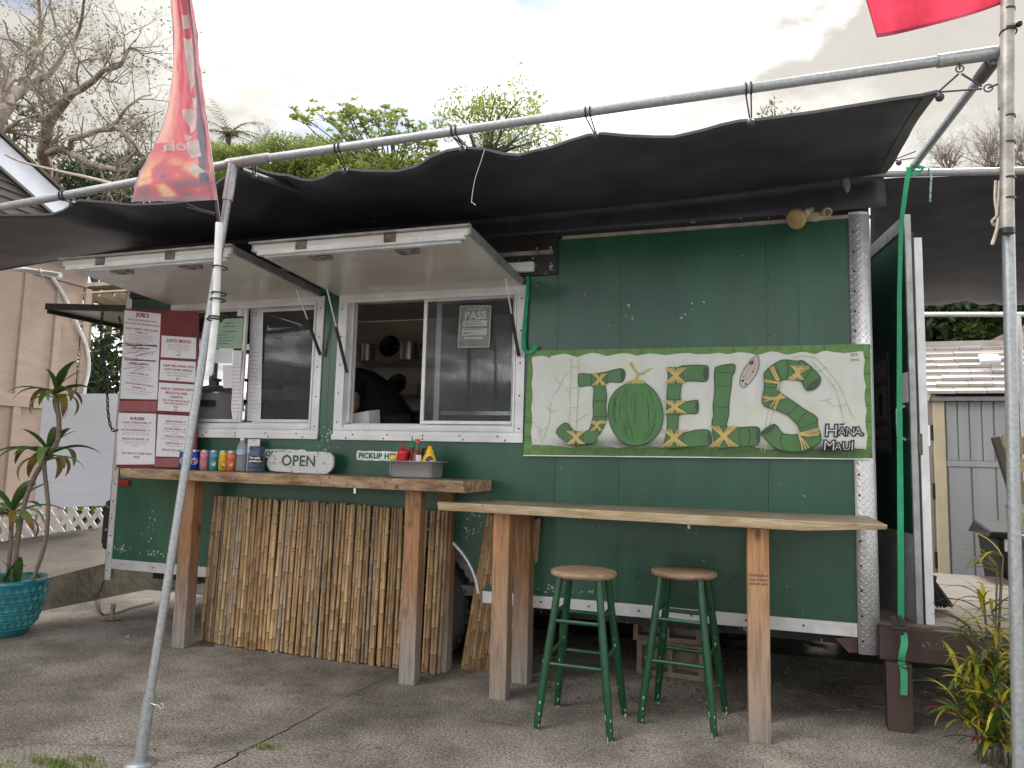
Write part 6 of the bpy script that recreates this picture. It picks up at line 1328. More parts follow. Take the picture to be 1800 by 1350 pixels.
for k in range(34):
    a = r.uniform(-.92, .92); y0 = r.uniform(250, 470); l = r.uniform(25, 110); outline(ol2, [(592+a*132*math.sqrt(max(0, 1-((y-388)/160)**2)), y) for y in (y0, y0+l*.5, min(535, y0+l))], r.uniform(.002, .0035), LO+.0026, False)
ol2.build('husk_line', BLN, cc_, kind='stuff')
m_ = MB(); m_.ngon([bz(x, y, LO+.003) for x, y in ((538, 238), (556, 228), (585, 219), (604, 218), (628, 224), (645, 238), (632, 236), (626, 244), (616, 236), (604, 246), (594, 236), (580, 244), (570, 235), (556, 243))])
m_.strip([bz(x, y, LO+.0035) for x, y in ((590, 220), (600, 205), (606, 190), (588, 172), (566, 136))], [.012, .010, .011, .010, .016], (0, -1, 0)); m_.strip([bz(x, y, LO+.0038) for x, y in ((604, 192), (630, 188), (650, 172), (676, 162))], [.010, .008, .007, .004], (0, -1, 0)); m_.build('stem', mk('stem', (.44, .40, .13)), cc_)
bl_ = MB()   # faint painted bamboo
for pts in ([(262, 110), (272, 160), (264, 260), (262, 362), (258, 470)], [(304, 110), (306, 160), (306, 262), (300, 360), (296, 470)], [(266, 160), (308, 160)], [(262, 262), (306, 260)], [(260, 362), (300, 360)], [(180, 300), (215, 245), (235, 200), (262, 180)], [(75, 430), (110, 480), (120, 560)], [(110, 480), (150, 460)], [(90, 520), (60, 560)], [(165, 330), (160, 420), (130, 520)], [(165, 380), (205, 375)], [(165, 380), (140, 350)], [(300, 370), (330, 340), (352, 320)], [(292, 430), (330, 405), (362, 390)], [(215, 245), (190, 210)], [(235, 260), (262, 290)], [(1480, 130), (1540, 200), (1600, 280), (1640, 440)], [(1500, 112), (1560, 180), (1620, 260), (1668, 380)], [(1380, 110), (1430, 100), (1500, 112)], [(1508, 182), (1552, 158)], [(1568, 262), (1604, 238)], [(1604, 358), (1650, 342)], [(1520, 325), (1560, 330), (1590, 360)], [(1545, 320), (1580, 316)], [(1260, 370), (1240, 470), (1222, 580)], [(1285, 376), (1262, 470), (1238, 590)], [(1240, 470), (1262, 468)], [(1640, 440), (1680, 420)], [(1700, 430), (1668, 380)]):
    outline(bl_, [(p.x, p.y) for p in catmull([(x, y, 0) for x, y in pts], 4)], .003, .0115, False)
bl_.build('faint_bamboo', mk('faint', (.47, .50, .28)), bn, kind='stuff')
m_ = MB(); bd = [(1208, 98), (1212, 150), (1190, 205), (1155, 250), (1130, 262), (1116, 240), (1122, 200), (1150, 150), (1185, 108)]; sp_ = [(p.x, p.y) for p in catmull([(x, y, 0) for x, y in bd+[bd[0]]], 3)][:-1]; m_.ngon([bz(x, y, LO) for x, y in sp_]); sb_ = m_.build('surfboard', mk('board', (.50, .46, .42)), bn); m_ = MB(); outline(m_, sp_, .003, LO+.001)
for q in ([(1166, 130), (1184, 126), (1182, 144), (1164, 148)], [(1126, 220), (1138, 222), (1134, 234), (1124, 232)], [(1142, 238), (1152, 240), (1148, 250), (1140, 246)], [(1176, 176), (1186, 178), (1184, 186), (1176, 184)], [(1132, 202), (1138, 203), (1137, 209), (1131, 208)]): m_.ngon([bz(x, y, LO+.001) for x, y in q])
m_.build('board_mark', DARKINK, sb_, kind='stuff'); m_ = MB(); outline(m_, [(1188, 120), (1190, 160), (1168, 205), (1150, 225), (1142, 205), (1160, 160), (1176, 126)], .0025, LO+.0012); m_.build('board_stripe', mk('pinkish', (.45, .16, .14)), sb_)
exb = (bz(1700, 300)-bz(1500, 300)).normalized(); eyb = Vector((0, 0, 1))
m_ = MB(); k_ = (bz(1700, 300)-bz(1600, 300)).length/100
def bt(body, x, y, h, **kw): 
    c = bz(x, y, LO+.002); m_.text(body, h*k_*1.38, lambda X, Y: c+exb*X+eyb*Y, 'LEFT', **kw)
bt('EST', 1674, 103, 16, res=1); bt('2016', 1674, 128, 15, res=1); m_.build('established', DARKINK, bn)
def hollow(x, y, txt, hs):
    for ch, h, dx, dy in hs:
        c = bz(x+dx, y+dy, LO+.002); s = h*k_*1.38; mm.text(ch, s, lambda X, Y: c+exb*X+eyb*Y, 'LEFT', bold=.006, shear=.08); c2_ = bz(x+dx, y+dy, LO+.0036); m3.text(ch, s, lambda X, Y: c2_+exb*X+eyb*Y, 'LEFT', bold=-.0012, shear=.08)
mm, m3 = MB(), MB(); hollow(1540, 505, '', [('H', 68, 0, 0), ('A', 44, 66, -6), ('N', 46, 104, -4), ('A', 46, 146, -5), (',', 40, 186, -8)]); hollow(1532, 576, '', [('M', 58, 0, 0), ('A', 40, 58, -2), ('U', 46, 96, -2), ('I', 52, 138, -2)])
mm.strip([bz(1616, 446, LO+.002), bz(1640, 444, LO+.002)], .008, (0, -1, 0)); mm.build('place_name', DARKINK, bn); m3.build('place_name_fill', mk('white', (.66, .68, .66)), bn)
ft_ = MB()
for k in range(16):
    x0 = TL[0]+k*(TRr[0]-TL[0])/15; y0 = TL[1]+(TRr[1]-TL[1])*k/15; ft_.strip([bz(x0, y0+4, .006), bz(x0-2, y0+24, .006)], .003, (0, -1, 0)); yb_ = BL[1]+(BR[1]-BL[1])*k/15; ft_.strip([bz(x0, yb_-26, .006), bz(x0+2, yb_-4, .006)], .003, (0, -1, 0))
for k in range(6): y0 = 110+k*80; ft_.strip([bz(34, y0, .006), bz(66, y0+3, .006)], .003, (0, -1, 0)); ft_.strip([bz(1738, y0, .006), bz(1774, y0+3, .006)], .003, (0, -1, 0))
ft_.build('border_joint', BLN, bn, kind='stuff')
MB().tube([bz(28, 602), bz(1783, 620)], .004, 6).build('bottom_hem', PAPER, bn)
# green webbing holding the banner at the window
m_ = MB(); pts = catmull([W(928, 480, -.02), W(926, 520, -.025), W(922, 570, -.03), W(920, 600, -.035), W(922, 615, -.045), W(930, 620, -.05), W(938, 613, -.05), W(942, 606, -.045)], 5); m_.strip(pts, [.012+.012*min(1, i/10) for i in range(len(pts))], (0, -1, 0)); m_.strip([p+Vector((.002, .003, 0)) for p in pts], [.012+.012*min(1, i/10) for i in range(len(pts))], (.6, -1, 0)); o = m_.build('strap', GSTRAP); tag(o, 'green webbing strap knotted at the upper left corner of the banner', 'strap')

# ================================================================== THINGS ON THE ORDER COUNTER
def onc(u, v): 
    r_ = ray(u, v); t_ = (C1T+.0006-CAMP.z)/r_.z; p = CAMP+r_*t_; 
    return p
def wrap(c, R_, fx, z0): return lambda x, y: Vector((c.x+R_*sin(fx+x/R_), c.y-R_*cos(fx+x/R_), z0+y))
CY = -.13
cans = [(322, None, (.03, .09, .42), 'dark blue cola can half hidden behind the leaning pole', 'cola'), (341, None, (.012, .06, .46), 'blue cola can with round red, white and blue emblem', 'cola'), (358.5, None, (.72, .25, .30), 'pink guava juice can', 'guava'), (375, None, (.05, .33, .50), 'turquoise juice can with a yellow fruit', 'pine'), (391.5, None, (.74, .56, .05), 'yellow juice can between turquoise and coral cans', 'lil'), (405.5, None, (.80, .20, .12), 'coral orange juice can beside the water bottle', 'orange')]
ZC = C1T+.001
for u, _, col, lab, kind in cans:
    y = CY-.0; c = W(u, 826, y); c.z = ZC; R_ = .031; h = .136
    o = thing('can', lab, 'can', c, 'drink cans on the counter')
    m_ = MB(); m_.lathe([(.022, 0), (R_, .010), (R_, h-.014)], 20, c); m_.build('body', mat('can_print', col, .3, .25, .08, 20), o)
    MB().lathe([(R_-.0005, h-.0138), (.026, h-.002), (.0255, h), (.023, h-.004), (.0001, h-.004)], 20, c).build('rim', STEEL, o)
    fx = .62
    pr = []
    if kind == 'cola':
        def disc(r_, z, col_, e, cut=None):
            m_ = MB(); f = wrap(c, R_+e, fx, z); pts = [(r_*cos(a), r_*sin(a)) for a in [k*2*pi/28 for k in range(28)]]
            if cut: pts = [p for p in pts if cut(p)]
            m_.ngon([f(*p) for p in pts]); return m_.build('emblem', col_, o)
        disc(.025, .058, mat('emblem_white', (.8, .8, .82), .4), .0006+.0025); disc(.0225, .058, mat('emblem_red', (.62, .02, .04), .4), .0012+.003, lambda p: p[1] > .006); disc(.0225, .058, mat('emblem_blue', (.01, .04, .35), .4), .0012+.003, lambda p: p[1] < -.006)
        m_ = MB(); f = wrap(c, R_+.0055, fx, .053+ZC*0); f2 = lambda x, y: wrap(c, R_+.0055, fx, c.z+.0535)(x, y); m_.text('PEPSI', .0155, f2, bold=.0009); m_.build('lettering', DARKINK, o)
        for ch in o.children:
            if ch.name.startswith('emblem'): ch.location.z += c.z
    else:
        def blob(cx_, cz_, rx_, rz_, col_, nm='fruit', e=.001):
            m_ = MB(); f = wrap(c, R_+e, fx, c.z); m_.ngon([f(cx_+rx_*cos(a)*(1+.15*sin(3*a)), cz_+rz_*sin(a)) for a in [k*2*pi/16 for k in range(16)]]); m_.build(nm, mat('print_'+nm, col_, .4), o)
        if kind == 'guava': blob(0, .05, .018, .016, (.30, .42, .10)); blob(.005, .042, .013, .012, (.78, .18, .20), 'cut_fruit', .0022); blob(0, .098, .022, .006, (.80, .62, .42), 'label', .0012); blob(0, .075, .02, .009, (.60, .05, .20), 'name_patch', .0012)
        if kind == 'pine': blob(0, .045, .016, .018, (.80, .60, .10)); blob(.003, .040, .012, .010, (.85, .78, .30), 'cut_fruit', .0022); blob(0, .098, .022, .006, (.75, .62, .40), 'label', .0012); blob(0, .078, .02, .008, (.02, .18, .33), 'name_patch', .0012)
        if kind == 'lil': blob(-.006, .055, .010, .012, (.72, .30, .06)); blob(.008, .04, .009, .009, (.80, .68, .38), 'cut_fruit', .0012); blob(0, .095, .020, .008, (.50, .42, .08), 'label', .0012); blob(.0, .022, .008, .005, (.1, .08, .02), 'seeds', .0012)
        if kind == 'orange': blob(.002, .045, .016, .016, (.86, .36, .05)); blob(.004, .042, .010, .010, (.88, .56, .22), 'cut_fruit', .0022); blob(0, .098, .022, .006, (.80, .60, .40), 'label', .0012); blob(0, .078, .02, .008, (.62, .07, .05), 'name_patch', .0012)
# water bottle
CLEARP = glass_mat('clear_plastic', (.95, .97, .98), .24, (.80, .84, .88))
c = W(422.5, 830, CY-.02); c.z = ZC; o = thing('water_bottle', 'clear plastic water bottle with blue label next to the tip jar', 'bottle', c)
prof = [(.0001, .004), (.024, .0), (.031, .008), (.031, .05)]; 
for k in range(6): prof += [(.0295, .055+k*.010), (.031, .060+k*.010)]
prof += [(.0315, .118), (.0315, .150), (.029, .165), (.018, .190), (.012, .200), (.012, .212)]
MB().lathe(prof, 22, c).build('body', CLEARP, o); MB().lathe([(.014, .205), (.014, .222), (.0001, .223)], 16, c).build('cap', PAPER, o); MB().lathe([(.0322, .112), (.0322, .146)], 22, c).build('label', mat('water_label', (.12, .42, .72), .4, 0, .5, 30, col2=(.75, .82, .88)), o)

# tip jar and payment notice
c = W(450, 829, CY-.01); c.z = ZC; o = thing('tip_jar', 'smoky plastic tip jar with a black thank-you label and notes inside', 'tip jar', c)
MB().lathe([(.0001, .003), (.048, .0), (.055, .008), (.055, .115), (.046, .135), (.046, .142)], 28, c).build('jar', glass_mat('smoky_plastic', (.62, .68, .80), .26, (.20, .27, .42)), o); MB().lathe([(.05, .140), (.05, .165), (.046, .168), (.0001, .168)], 24, c).build('lid', mat('navy_lid', (.05, .075, .15), .4), o)
m_ = MB(); f = wrap(c, .0562, .52, c.z); k = 12; m_.grid([[f(-.05+.10*i/k, z) for i in range(k+1)] for z in (.058, .105)]); m_.build('label', mat('label_black', (.012, .012, .014), .5), o)
m_ = MB(); f = wrap(c, .0572, .52, c.z); m_.text('We really', .0185, lambda x, y: f(x-.045, y+.086), 'LEFT', bold=.0008); m_.text('appreciate you.', .0185, lambda x, y: f(x*.78-.049, y+.066), 'LEFT', bold=.0008); m_.build('lettering', PAPER, o)
m_ = MB(); r = random.Random(1)
for k in range(9): a = r.uniform(0, 6.3); p = c+Vector((.02*cos(a), .02*sin(a), .012+.006*k)); m_.box((-.028, -.012, 0), (.028, .012, .004), Matrix.Translation(p) @ Matrix.Rotation(a, 4, 'Z') @ Matrix.Rotation(r.uniform(-.4, .4), 4, 'X'))
m_.build('banknotes', mat('bank_notes', (.36, .42, .33), .8, 0, .3, 40), o)
a, b = W(436, 772, -.06), W(454, 826, -.06); m_ = MB(); m_.box((a.x, -.062, ZC), (b.x, -.058, a.z)); o = m_.build('payment_notice', PAPER, bevel=.001); tag(o, 'small white card payment notice standing behind the tip jar', 'notice'); m_ = MB(); c_ = W(446.5, 775.5, -.0625); m_.text('Square', .013, lambda x, y: Vector((c_.x+x, -.0632, c_.z+y))); m_.build('lettering', DARKINK, o)
# OPEN board
OY = -.10; o = thing('open_sign', 'weathered white wooden OPEN board with rounded ends on the counter', 'sign', W(526, 832, OY))
def op(x, y, e=0.0): return W(310+x/6.207, 740+y/6.207, OY-e)
ou = [(985, 470), (1000, 415), (1050, 352), (1075, 338), (1400, 334), (1640, 342), (1690, 375), (1710, 430), (1695, 520), (1650, 565), (1610, 578), (1400, 570), (1060, 548), (1010, 520)]
su = [(p.x, p.y) for p in catmull([(x, y, 0) for x, y in ou+[ou[0]]], 3)][:-1]
zmin = min(op(x, y).z for x, y in su); dzo = ZC-zmin
m_ = MB(); m_.prism([op(x, y)+Vector((0, 0, dzo)) for x, y in su], (0, .022, 0)); m_.build('board', mat('weathered_white', (.70, .70, .68), .6, 0, .06, 6, bump=.4, bs=30, st=(1, 1, 10), spots=(30, .60, (.33, .30, .27))), o, bevel=.003)
m_ = MB(); c_ = op(1330, 490, .002)+Vector((0, 0, dzo)); exo = (op(1600, 560)-op(1100, 545)).normalized(); wd_ = (op(1510, 440)-op(1145, 430)).length; m_.text('OPEN', .098, lambda x, y: c_+exo*x*1.0+Vector((0, -.0012, y)), bold=.0012, res=4, space=1.04); m_.build('lettering', mat('sign_green', (.01, .09, .07), .5), o)
for x in (1135, 1608): m_ = MB(); ring_on(m_, op(x, 318)+Vector((0, .01, dzo-.004)), (0, 1, 0), .012, .002); m_.build('eye_hook', STEEL, o)
# condiment pan and bottles
def cz(x, y, yy): return W(600+x/6.923, 740+y/6.923, yy)
pc = cz(830, 720, -.28); px0, px1 = cz(585, 700, -.30).x, cz(1110, 700, -.30).x; py0, py1 = -.315, -.135; ZP = ZC; PHt = .100
o = thing('steel_pan', 'deep stainless steel pan holding condiment bottles on the counter', 'pan', ((px0+px1)/2, -.22, ZC))
def rrect(x0, x1, y0, y1, r_, z, n=5):
    pts = []
    for cx_, cy_, a0 in ((x1-r_, y1-r_, 0), (x0+r_, y1-r_, 1), (x0+r_, y0+r_, 2), (x1-r_, y0+r_, 3)):
        for k in range(n+1): a = (a0+k/n)*pi/2; pts.append((cx_+r_*cos(a), cy_+r_*sin(a), z))
    return pts+[pts[0]]
m_ = MB(); e = .006
prof = [(.022, 0), (.008, .002), (.004, .012), (.0, PHt-.004), (-.022, PHt), (-.024, PHt-.004)]
m_.grid([rrect(px0+a, px1-a, py0+a, py1-a, .025, ZC+.0005+z) for a, z in prof]); m_.grid([rrect(px0+a+.002, px1-a-.002, py0+a+.002, py1-a-.002, .024, ZC+z) for a, z in ((0, PHt-.003), (.004, .014), (.03, .006))]); m_.ngon(rrect(px0+.022, px1-.022, py0+.022, py1-.022, .02, ZC+.0004)[:-1]); m_.ngon(rrect(px0+.03, px1-.03, py0+.03, py1-.03, .02, ZC+.006)[:-1]); m_.build('body', mat('brushed_steel', (.50, .52, .56), .38, .65, .08, 6), o)
def bottle(name, lab, x, y, prof, mt, parts=(), ):
    c = Vector((x, y, ZC+.008)); t = thing(name, lab, 'bottle', c, 'condiments in the steel pan'); MB().lathe(prof, 20, c).build('body', mt, t)
    for nm, pf2, m2_ in parts: MB().lathe(pf2, 18, c).build(nm, m2_, t)
    return t, c
RED = mat('red_plastic', (.55, .006, .03), .35, 0, .05); YEL = mat('yellow_plastic', (.80, .50, .01), .35, 0, .05); GRN = mat('green_plastic', (.01, .26, .06), .4)
bx = lambda x, yy: cz(x, 500, yy).x
bottle('ketchup_bottle', 'red squeeze bottle with pointed nozzle', bx(745, -.235), -.235, [(.0001, 0), (.033, 0), (.034, .004), (.034, .130), (.0345, .134), (.034, .142)], RED, (('cap', [(.035, .143), (.035, .150), (.020, .160), (.013, .166), (.006, .172), (.004, .206), (.0001, .207)], RED),))
bottle('sauce_bottle', 'chilli sauce bottle with green pointed cap', bx(852, -.18), -.18, [(.0001, 0), (.026, 0), (.027, .12), (.022, .145), (.014, .165), (.013, .172)], mat('chilli_sauce', (.20, .02, .015), .2), (('label', [(.0275, .05), (.0275, .10)], mat('label_grey', (.6, .6, .6), .5)), ('cap', [(.016, .172), (.016, .192), (.012, .20), (.005, .21), (.003, .24), (.0001, .241)], GRN)))
t_, c_ = bottle('sauce_bottle', 'brown hot sauce bottle with small red screw cap', bx(918, -.225), -.225, [(.0001, 0), (.034, 0), (.036, .01), (.036, .115), (.030, .135), (.017, .150), (.0135, .165), (.0135, .205)], mat('brown_sauce', (.16, .045, .025), .15), (('neck_glass', [(.0142, .160), (.0142, .204)], mat('green_glass', (.05, .14, .09), .1)), ('cap', [(.016, .200), (.016, .222), (.0001, .223)], mat('red_cap', (.62, .03, .04), .4))))
m_ = MB(); f = wrap(c_, .0368, .75, c_.z); m_.grid([[f(-.018+.036*i/6, z) for i in range(7)] for z in (.055, .128)]); m_.build('label', PAPER, t_); m_ = MB(); f = wrap(c_, .0368, -.95, c_.z); m_.ngon([f(-.006, .055), f(.006, .055), f(-.004, .095), f(-.01, .11)]); m_.build('label_edge', PAPER, t_)
t_, c_ = bottle('mustard_bottle', 'yellow mustard bottle with round emblem', bx(1070, -.225), -.225, [(.0001, 0), (.030, 0), (.040, .02), (.0445, .06), (.043, .095), (.033, .125), (.024, .140), (.022, .150)], YEL, (('cap', [(.026, .146), (.024, .155), (.014, .164), (.012, .182), (.0001, .183)], YEL),))
f = wrap(c_, .046, .45, c_.z); m_ = MB(); m_.ngon([f(.024*cos(a), .096+.028*sin(a)) for a in [k*2*pi/20 for k in range(20)]]); m_.build('emblem', mat('emblem_navy', (.03, .05, .20), .4), t_); f2 = wrap(c_, .0475, .45, c_.z); m_ = MB(); m_.ngon([f2(-.020, .084), f2(.018, .102), f2(.020, .092), f2(-.012, .076)]); m_.build('emblem_band', PAPER, t_); f3 = wrap(c_, .048, .45, c_.z); m_ = MB(); m_.ngon([f3(.008*cos(a), .108+.009*sin(a)) for a in [k*2*pi/10 for k in range(10)]]); m_.build('emblem_dot', RED, t_)
bottle('spice_shaker', 'short clear shaker with yellow lid beside the PICKUP HERE sticker', bx(648, -.225), -.225, [(.0001, 0), (.028, 0), (.029, .02), (.029, .098)], mat('pale_shaker', (.30, .42, .36), .25), (('lid', [(.032, .098), (.032, .118), (.030, .124), (.0001, .125)], YEL),))
bottle('pepper_mill', 'black dispenser half hidden behind the mustard', bx(1010, -.18), -.18, [(.0001, 0), (.026, 0), (.027, .12), (.018, .15), (.018, .168), (.0001, .169)], BLACK)

# ================================================================== SECURITY LIGHT
lp_ = W(1433, 369, -.03); o = thing('security_light', 'twin floodlight holder with one yellowed bulb and one empty socket', 'light', lp_)
CR = mat('aged_cream', (.46, .42, .34), .45, 0, .15, 14)
MB().lathe([(.058, 0), (.058, .012), (.052, .018), (.0001, .018)], 28, lp_+Vector((0, .028, 0)), True, RX).build('base_plate', CR, o)
for s in (-.03, .03): MB().lathe([(.007, 0), (.0001, .003)], 8, lp_+Vector((s, .009, .03)), True, RX).build('screw', BLACK, o)
aim = (W(1388, 397, -.22)-lp_).normalized(); Ra = aim.to_track_quat('Z', 'Y').to_matrix()
s_ = lp_+Vector((-.02, -.01, 0)); MB().lathe([(.014, 0), (.014, .03), (.022, .035), (.024, .085), (.021, .088)], 16, s_, True, Ra).build('socket', CR, o)
MB().lathe([(.02, .078), (.026, .10), (.045, .14), (.055, .165), (.054, .172), (.045, .180), (.0001, .184)], 24, s_, True, Ra).build('bulb', mat('yellowed_glass', (.42, .33, .16), .35, 0, .1), o)
aim2 = (Vector((.25, -.75, -.35))).normalized(); Rb = aim2.to_track_quat('Z', 'Y').to_matrix(); MB().lathe([(.014, 0), (.014, .02), (.023, .025), (.024, .075), (.020, .075), (.018, .03), (.0001, .03)], 18, lp_+Vector((.035, -.005, -.012)), True, Rb).build('empty_socket', CR, o)

# ================================================================== COOK
def skin_body(name, joints, edges, radii, mt, parent, root=0, sub=2):
    me = bpy.data.meshes.new(name); me.from_pydata([tuple(j) for j in joints], edges, []); ob = bpy.data.objects.new(name, me); COL.objects.link(ob); sk = ob.modifiers.new('skin', 'SKIN'); sk.use_smooth_shade = True
    for i, v in enumerate(me.skin_vertices[0].data): v.radius = radii[i] if isinstance(radii[i], tuple) else (radii[i], radii[i]); v.use_root = (i == root)
    ss = ob.modifiers.new('sub', 'SUBSURF'); ss.levels = sub; ss.render_levels = sub
    dg = bpy.context.evaluated_depsgraph_get(); me2 = bpy.data.meshes.new_from_object(ob.evaluated_get(dg)); bpy.data.objects.remove(ob)
    o = bpy.data.objects.new(name, me2); COL.objects.link(o); me2.materials.clear(); me2.materials.append(mt)
    for p in me2.polygons: p.use_smooth = True
    o.parent = parent; o.location = -parent.location; return o
SKIN = mat('skin', (.46, .27, .19), .5, 0, .06, 6); SHIRT = mat('black_shirt', (.010, .010, .016), .85, 0, .3, 10, bump=.3, bs=9); HAIR = mat('dark_hair', (.03, .02, .015), .6, 0, .3, 40); SHORTS = mat('dark_shorts', (.03, .03, .04), .8)
PYc = .98
pel = Vector((W(700, 800, PYc).x, PYc+.02, FL+.96)); che = W(662, 705, PYc); sho = W(640, 668, PYc); nek = W(622, 640, PYc); hed = W(600, 612, PYc)
hd2 = hed+(hed-nek).normalized()*.06
cook = thing('person', 'cook in a black t-shirt bent over behind the open half of the right window', 'person', (pel.x, PYc, FL))
rsh, lsh = sho+Vector((-.0, -.19, -.03)), sho+Vector((.0, .19, -.03))
rel = W(628, 716, PYc-.26); rel.x += -.02; rhd = rel+Vector((-.22, .03, -.12)); lel = lsh+Vector((-.1, .08, -.28)); lhd = lel+Vector((-.22, -.03, -.10))
hipR, hipL = pel+Vector((0, -.10, -.03)), pel+Vector((0, .10, -.03)); kR, kL = Vector((hipR.x-.03, hipR.y-.02, FL+.50)), Vector((hipL.x-.02, hipL.y+.02, FL+.50)); aR, aL = Vector((kR.x+.03, kR.y, FL+.07)), Vector((kL.x+.03, kL.y, FL+.07)); tR, tL = aR+Vector((-.17, 0, -.04)), aL+Vector((-.17, 0, -.04))
J = [pel, pel.lerp(che, .5), che, sho, nek, rsh, rel, rhd, lsh, lel, lhd, hipR, kR, aR, tR, hipL, kL, aL, tL, hed.lerp(nek, .4)]
Ed = [(0, 1), (1, 2), (2, 3), (3, 4), (4, 19), (3, 5), (5, 6), (6, 7), (3, 8), (8, 9), (9, 10), (0, 11), (11, 12), (12, 13), (13, 14), (0, 15), (15, 16), (16, 17), (17, 18)]
Rd = [.15, .145, .15, .12, .06, .07, .045, .032, .07, .045, .032, .095, .06, .042, .03, .095, .06, .042, .03, .058]
skin_body('body', J, Ed, Rd, SKIN, cook)
hdir = (hd2-nek).normalized(); fw = Vector((-.75, .1, -.45)); fw = (fw-hdir*fw.dot(hdir)).normalized(); sdv = hdir.cross(fw); Mh = Matrix((sdv, fw, hdir)).transposed().to_4x4(); Mh.translation = hd2
hm = MB(); hm.lathe([(.0001, -.115), (.045, -.108), (.062, -.07), (.074, -.01), (.076, .04), (.062, .085), (.035, .108), (.0001, .115)], 20, hd2, True, (Mh.to_3x3() @ Matrix.Diagonal((1, 1.2, 1)))); hm.hexa([Mh @ Vector(q) for q in ((-.014, .08, -.04), (.014, .08, -.04), (.014, .112, -.038), (-.014, .112, -.038), (-.008, .08, .01), (.008, .08, .01), (.006, .092, .008), (-.006, .092, .008))]); 
for s in (-1, 1): hm.ball(Mh @ Vector((s*.078, -.005, -.01)), .024, 8, 6, (.4, .8, 1.2))
hm.build('head', SKIN, cook)
m_ = MB()
for s in (-1, 1): m_.ball(Mh @ Vector((s*.03, .085, .005)), .009, 8, 6)
m_.ngon([Mh @ Vector(q) for q in ((-.025, .089, -.062), (0, .093, -.057), (.025, .089, -.062), (0, .091, -.068))]); m_.build('eyes_and_mouth', DARKINK, cook)
m_ = MB(); m_.lathe([(.078, -.03), (.083, .02), (.082, .05), (.066, .094), (.037, .118), (.0001, .125)], 20, hd2+hdir*.0-fw*.012, True, Mh.to_3x3() @ Matrix.Diagonal((1, 1.2, 1))); m_.build('hair', HAIR, cook)
for s, hnd, el in ((0, rhd, rel), (1, lhd, lel)):
    d = (hnd-el).normalized(); sd_ = d.cross(Vector((0, 0, 1))).normalized(); m_ = MB(); pc_ = hnd+d*.05; m_.tube([hnd, pc_, pc_+d*.04], [.028, .04, .036], 8)
    for k in range(4): b_ = pc_+d*.04+sd_*(.027-.018*k); l = (.068, .078, .072, .055)[k]; m_.tube([b_-d*.01, b_+d*l*.5+Vector((0, 0, -.01)), b_+d*l*.8+Vector((0, 0, -.035))], [.0095, .009, .007], 6)
    b_ = pc_-d*.01+sd_*.03; m_.tube([b_, b_+sd_*.025+d*.02, b_+sd_*.03+d*.05+Vector((0, 0, -.015))], [.012, .011, .008], 6); m_.build('hand', SKIN, cook)
sl_r, sl_l = rsh.lerp(rel, .72), lsh.lerp(lel, .72)
skin_body('t_shirt', [pel+Vector((0, 0, .0)), pel.lerp(che, .5), che, sho, sho.lerp(nek, .55), rsh, sl_r, lsh, sl_l], [(0, 1), (1, 2), (2, 3), (3, 4), (3, 5), (5, 6), (3, 7), (7, 8)], [.20, .20, .195, .145, .082, .095, .078, .095, .078], SHIRT, cook)
skin_body('shorts', [pel+Vector((0, 0, -.02)), hipR, kR.lerp(hipR, .1), hipL, kL.lerp(hipL, .1)], [(0, 1), (1, 2), (0, 3), (3, 4)], [.175, .125, .10, .125, .10], SHORTS, cook)
for a_, t_ in ((aR, tR), (aL, tL)):
    m_ = MB(); m_.box((t_.x-.06, t_.y-.05, FL+.001), (a_.x+.06, t_.y+.05, FL+.06)); m_.build('shoe', BLACK, cook, bevel=.02)

# ================================================================== RIGHT SIDE: DECK, STRAP, SHED, BIN, CHAIR, PLANT
dk = thing('deck', 'low wooden deck with dark brown beam and post beside the trailer', 'deck', (1.2, .5, 0))
zd = .485; XD0, XD1 = .583, 1.72
MB().box((XD0, -.03, .325), (2.6, .012, zd)).build('beam', BROWN, dk, bevel=.004); MB().box((XD0+.02, -.085, 0), (XD0+.135, .0, .324)).build('post', BROWN, dk, bevel=.005)
for x in (1.5, 2.5): MB().box((x, .05, -.05), (x+.1, .15, .324)).build('post', BROWN, dk)
for k in range(7):
    y = .016+k*.307; w = XD1 if k > 2 else 2.6-.15*k; MB().box((XD0+.005, y, zd-.03), (w, y+.303, zd+.012+.002*(k % 2))).build('board', DECKW, dk, bevel=.003)
MB().box((XD0+.02, 2.1, -.05), (XD1, 2.14, zd)).build('beam', BROWN, dk)
m_ = MB(); p = W(1640, 1135, -.031)
rs_ = random.Random(5)
for k in range(22):
    q = p+Vector((rs_.uniform(-.045, .05), 0, rs_.uniform(-.018, .014))); s = rs_.uniform(.0012, .004); m_.ngon([(q.x-s*.6, -.0308, q.z-s), (q.x+s*.6, -.0308, q.z-s*.8), (q.x+s*.5, -.0308, q.z+s*1.3), (q.x-s*.4, -.0308, q.z+s)])
m_.build('paint_chip', mat('scratch', (.34, .29, .26), .7), dk, kind='stuff')
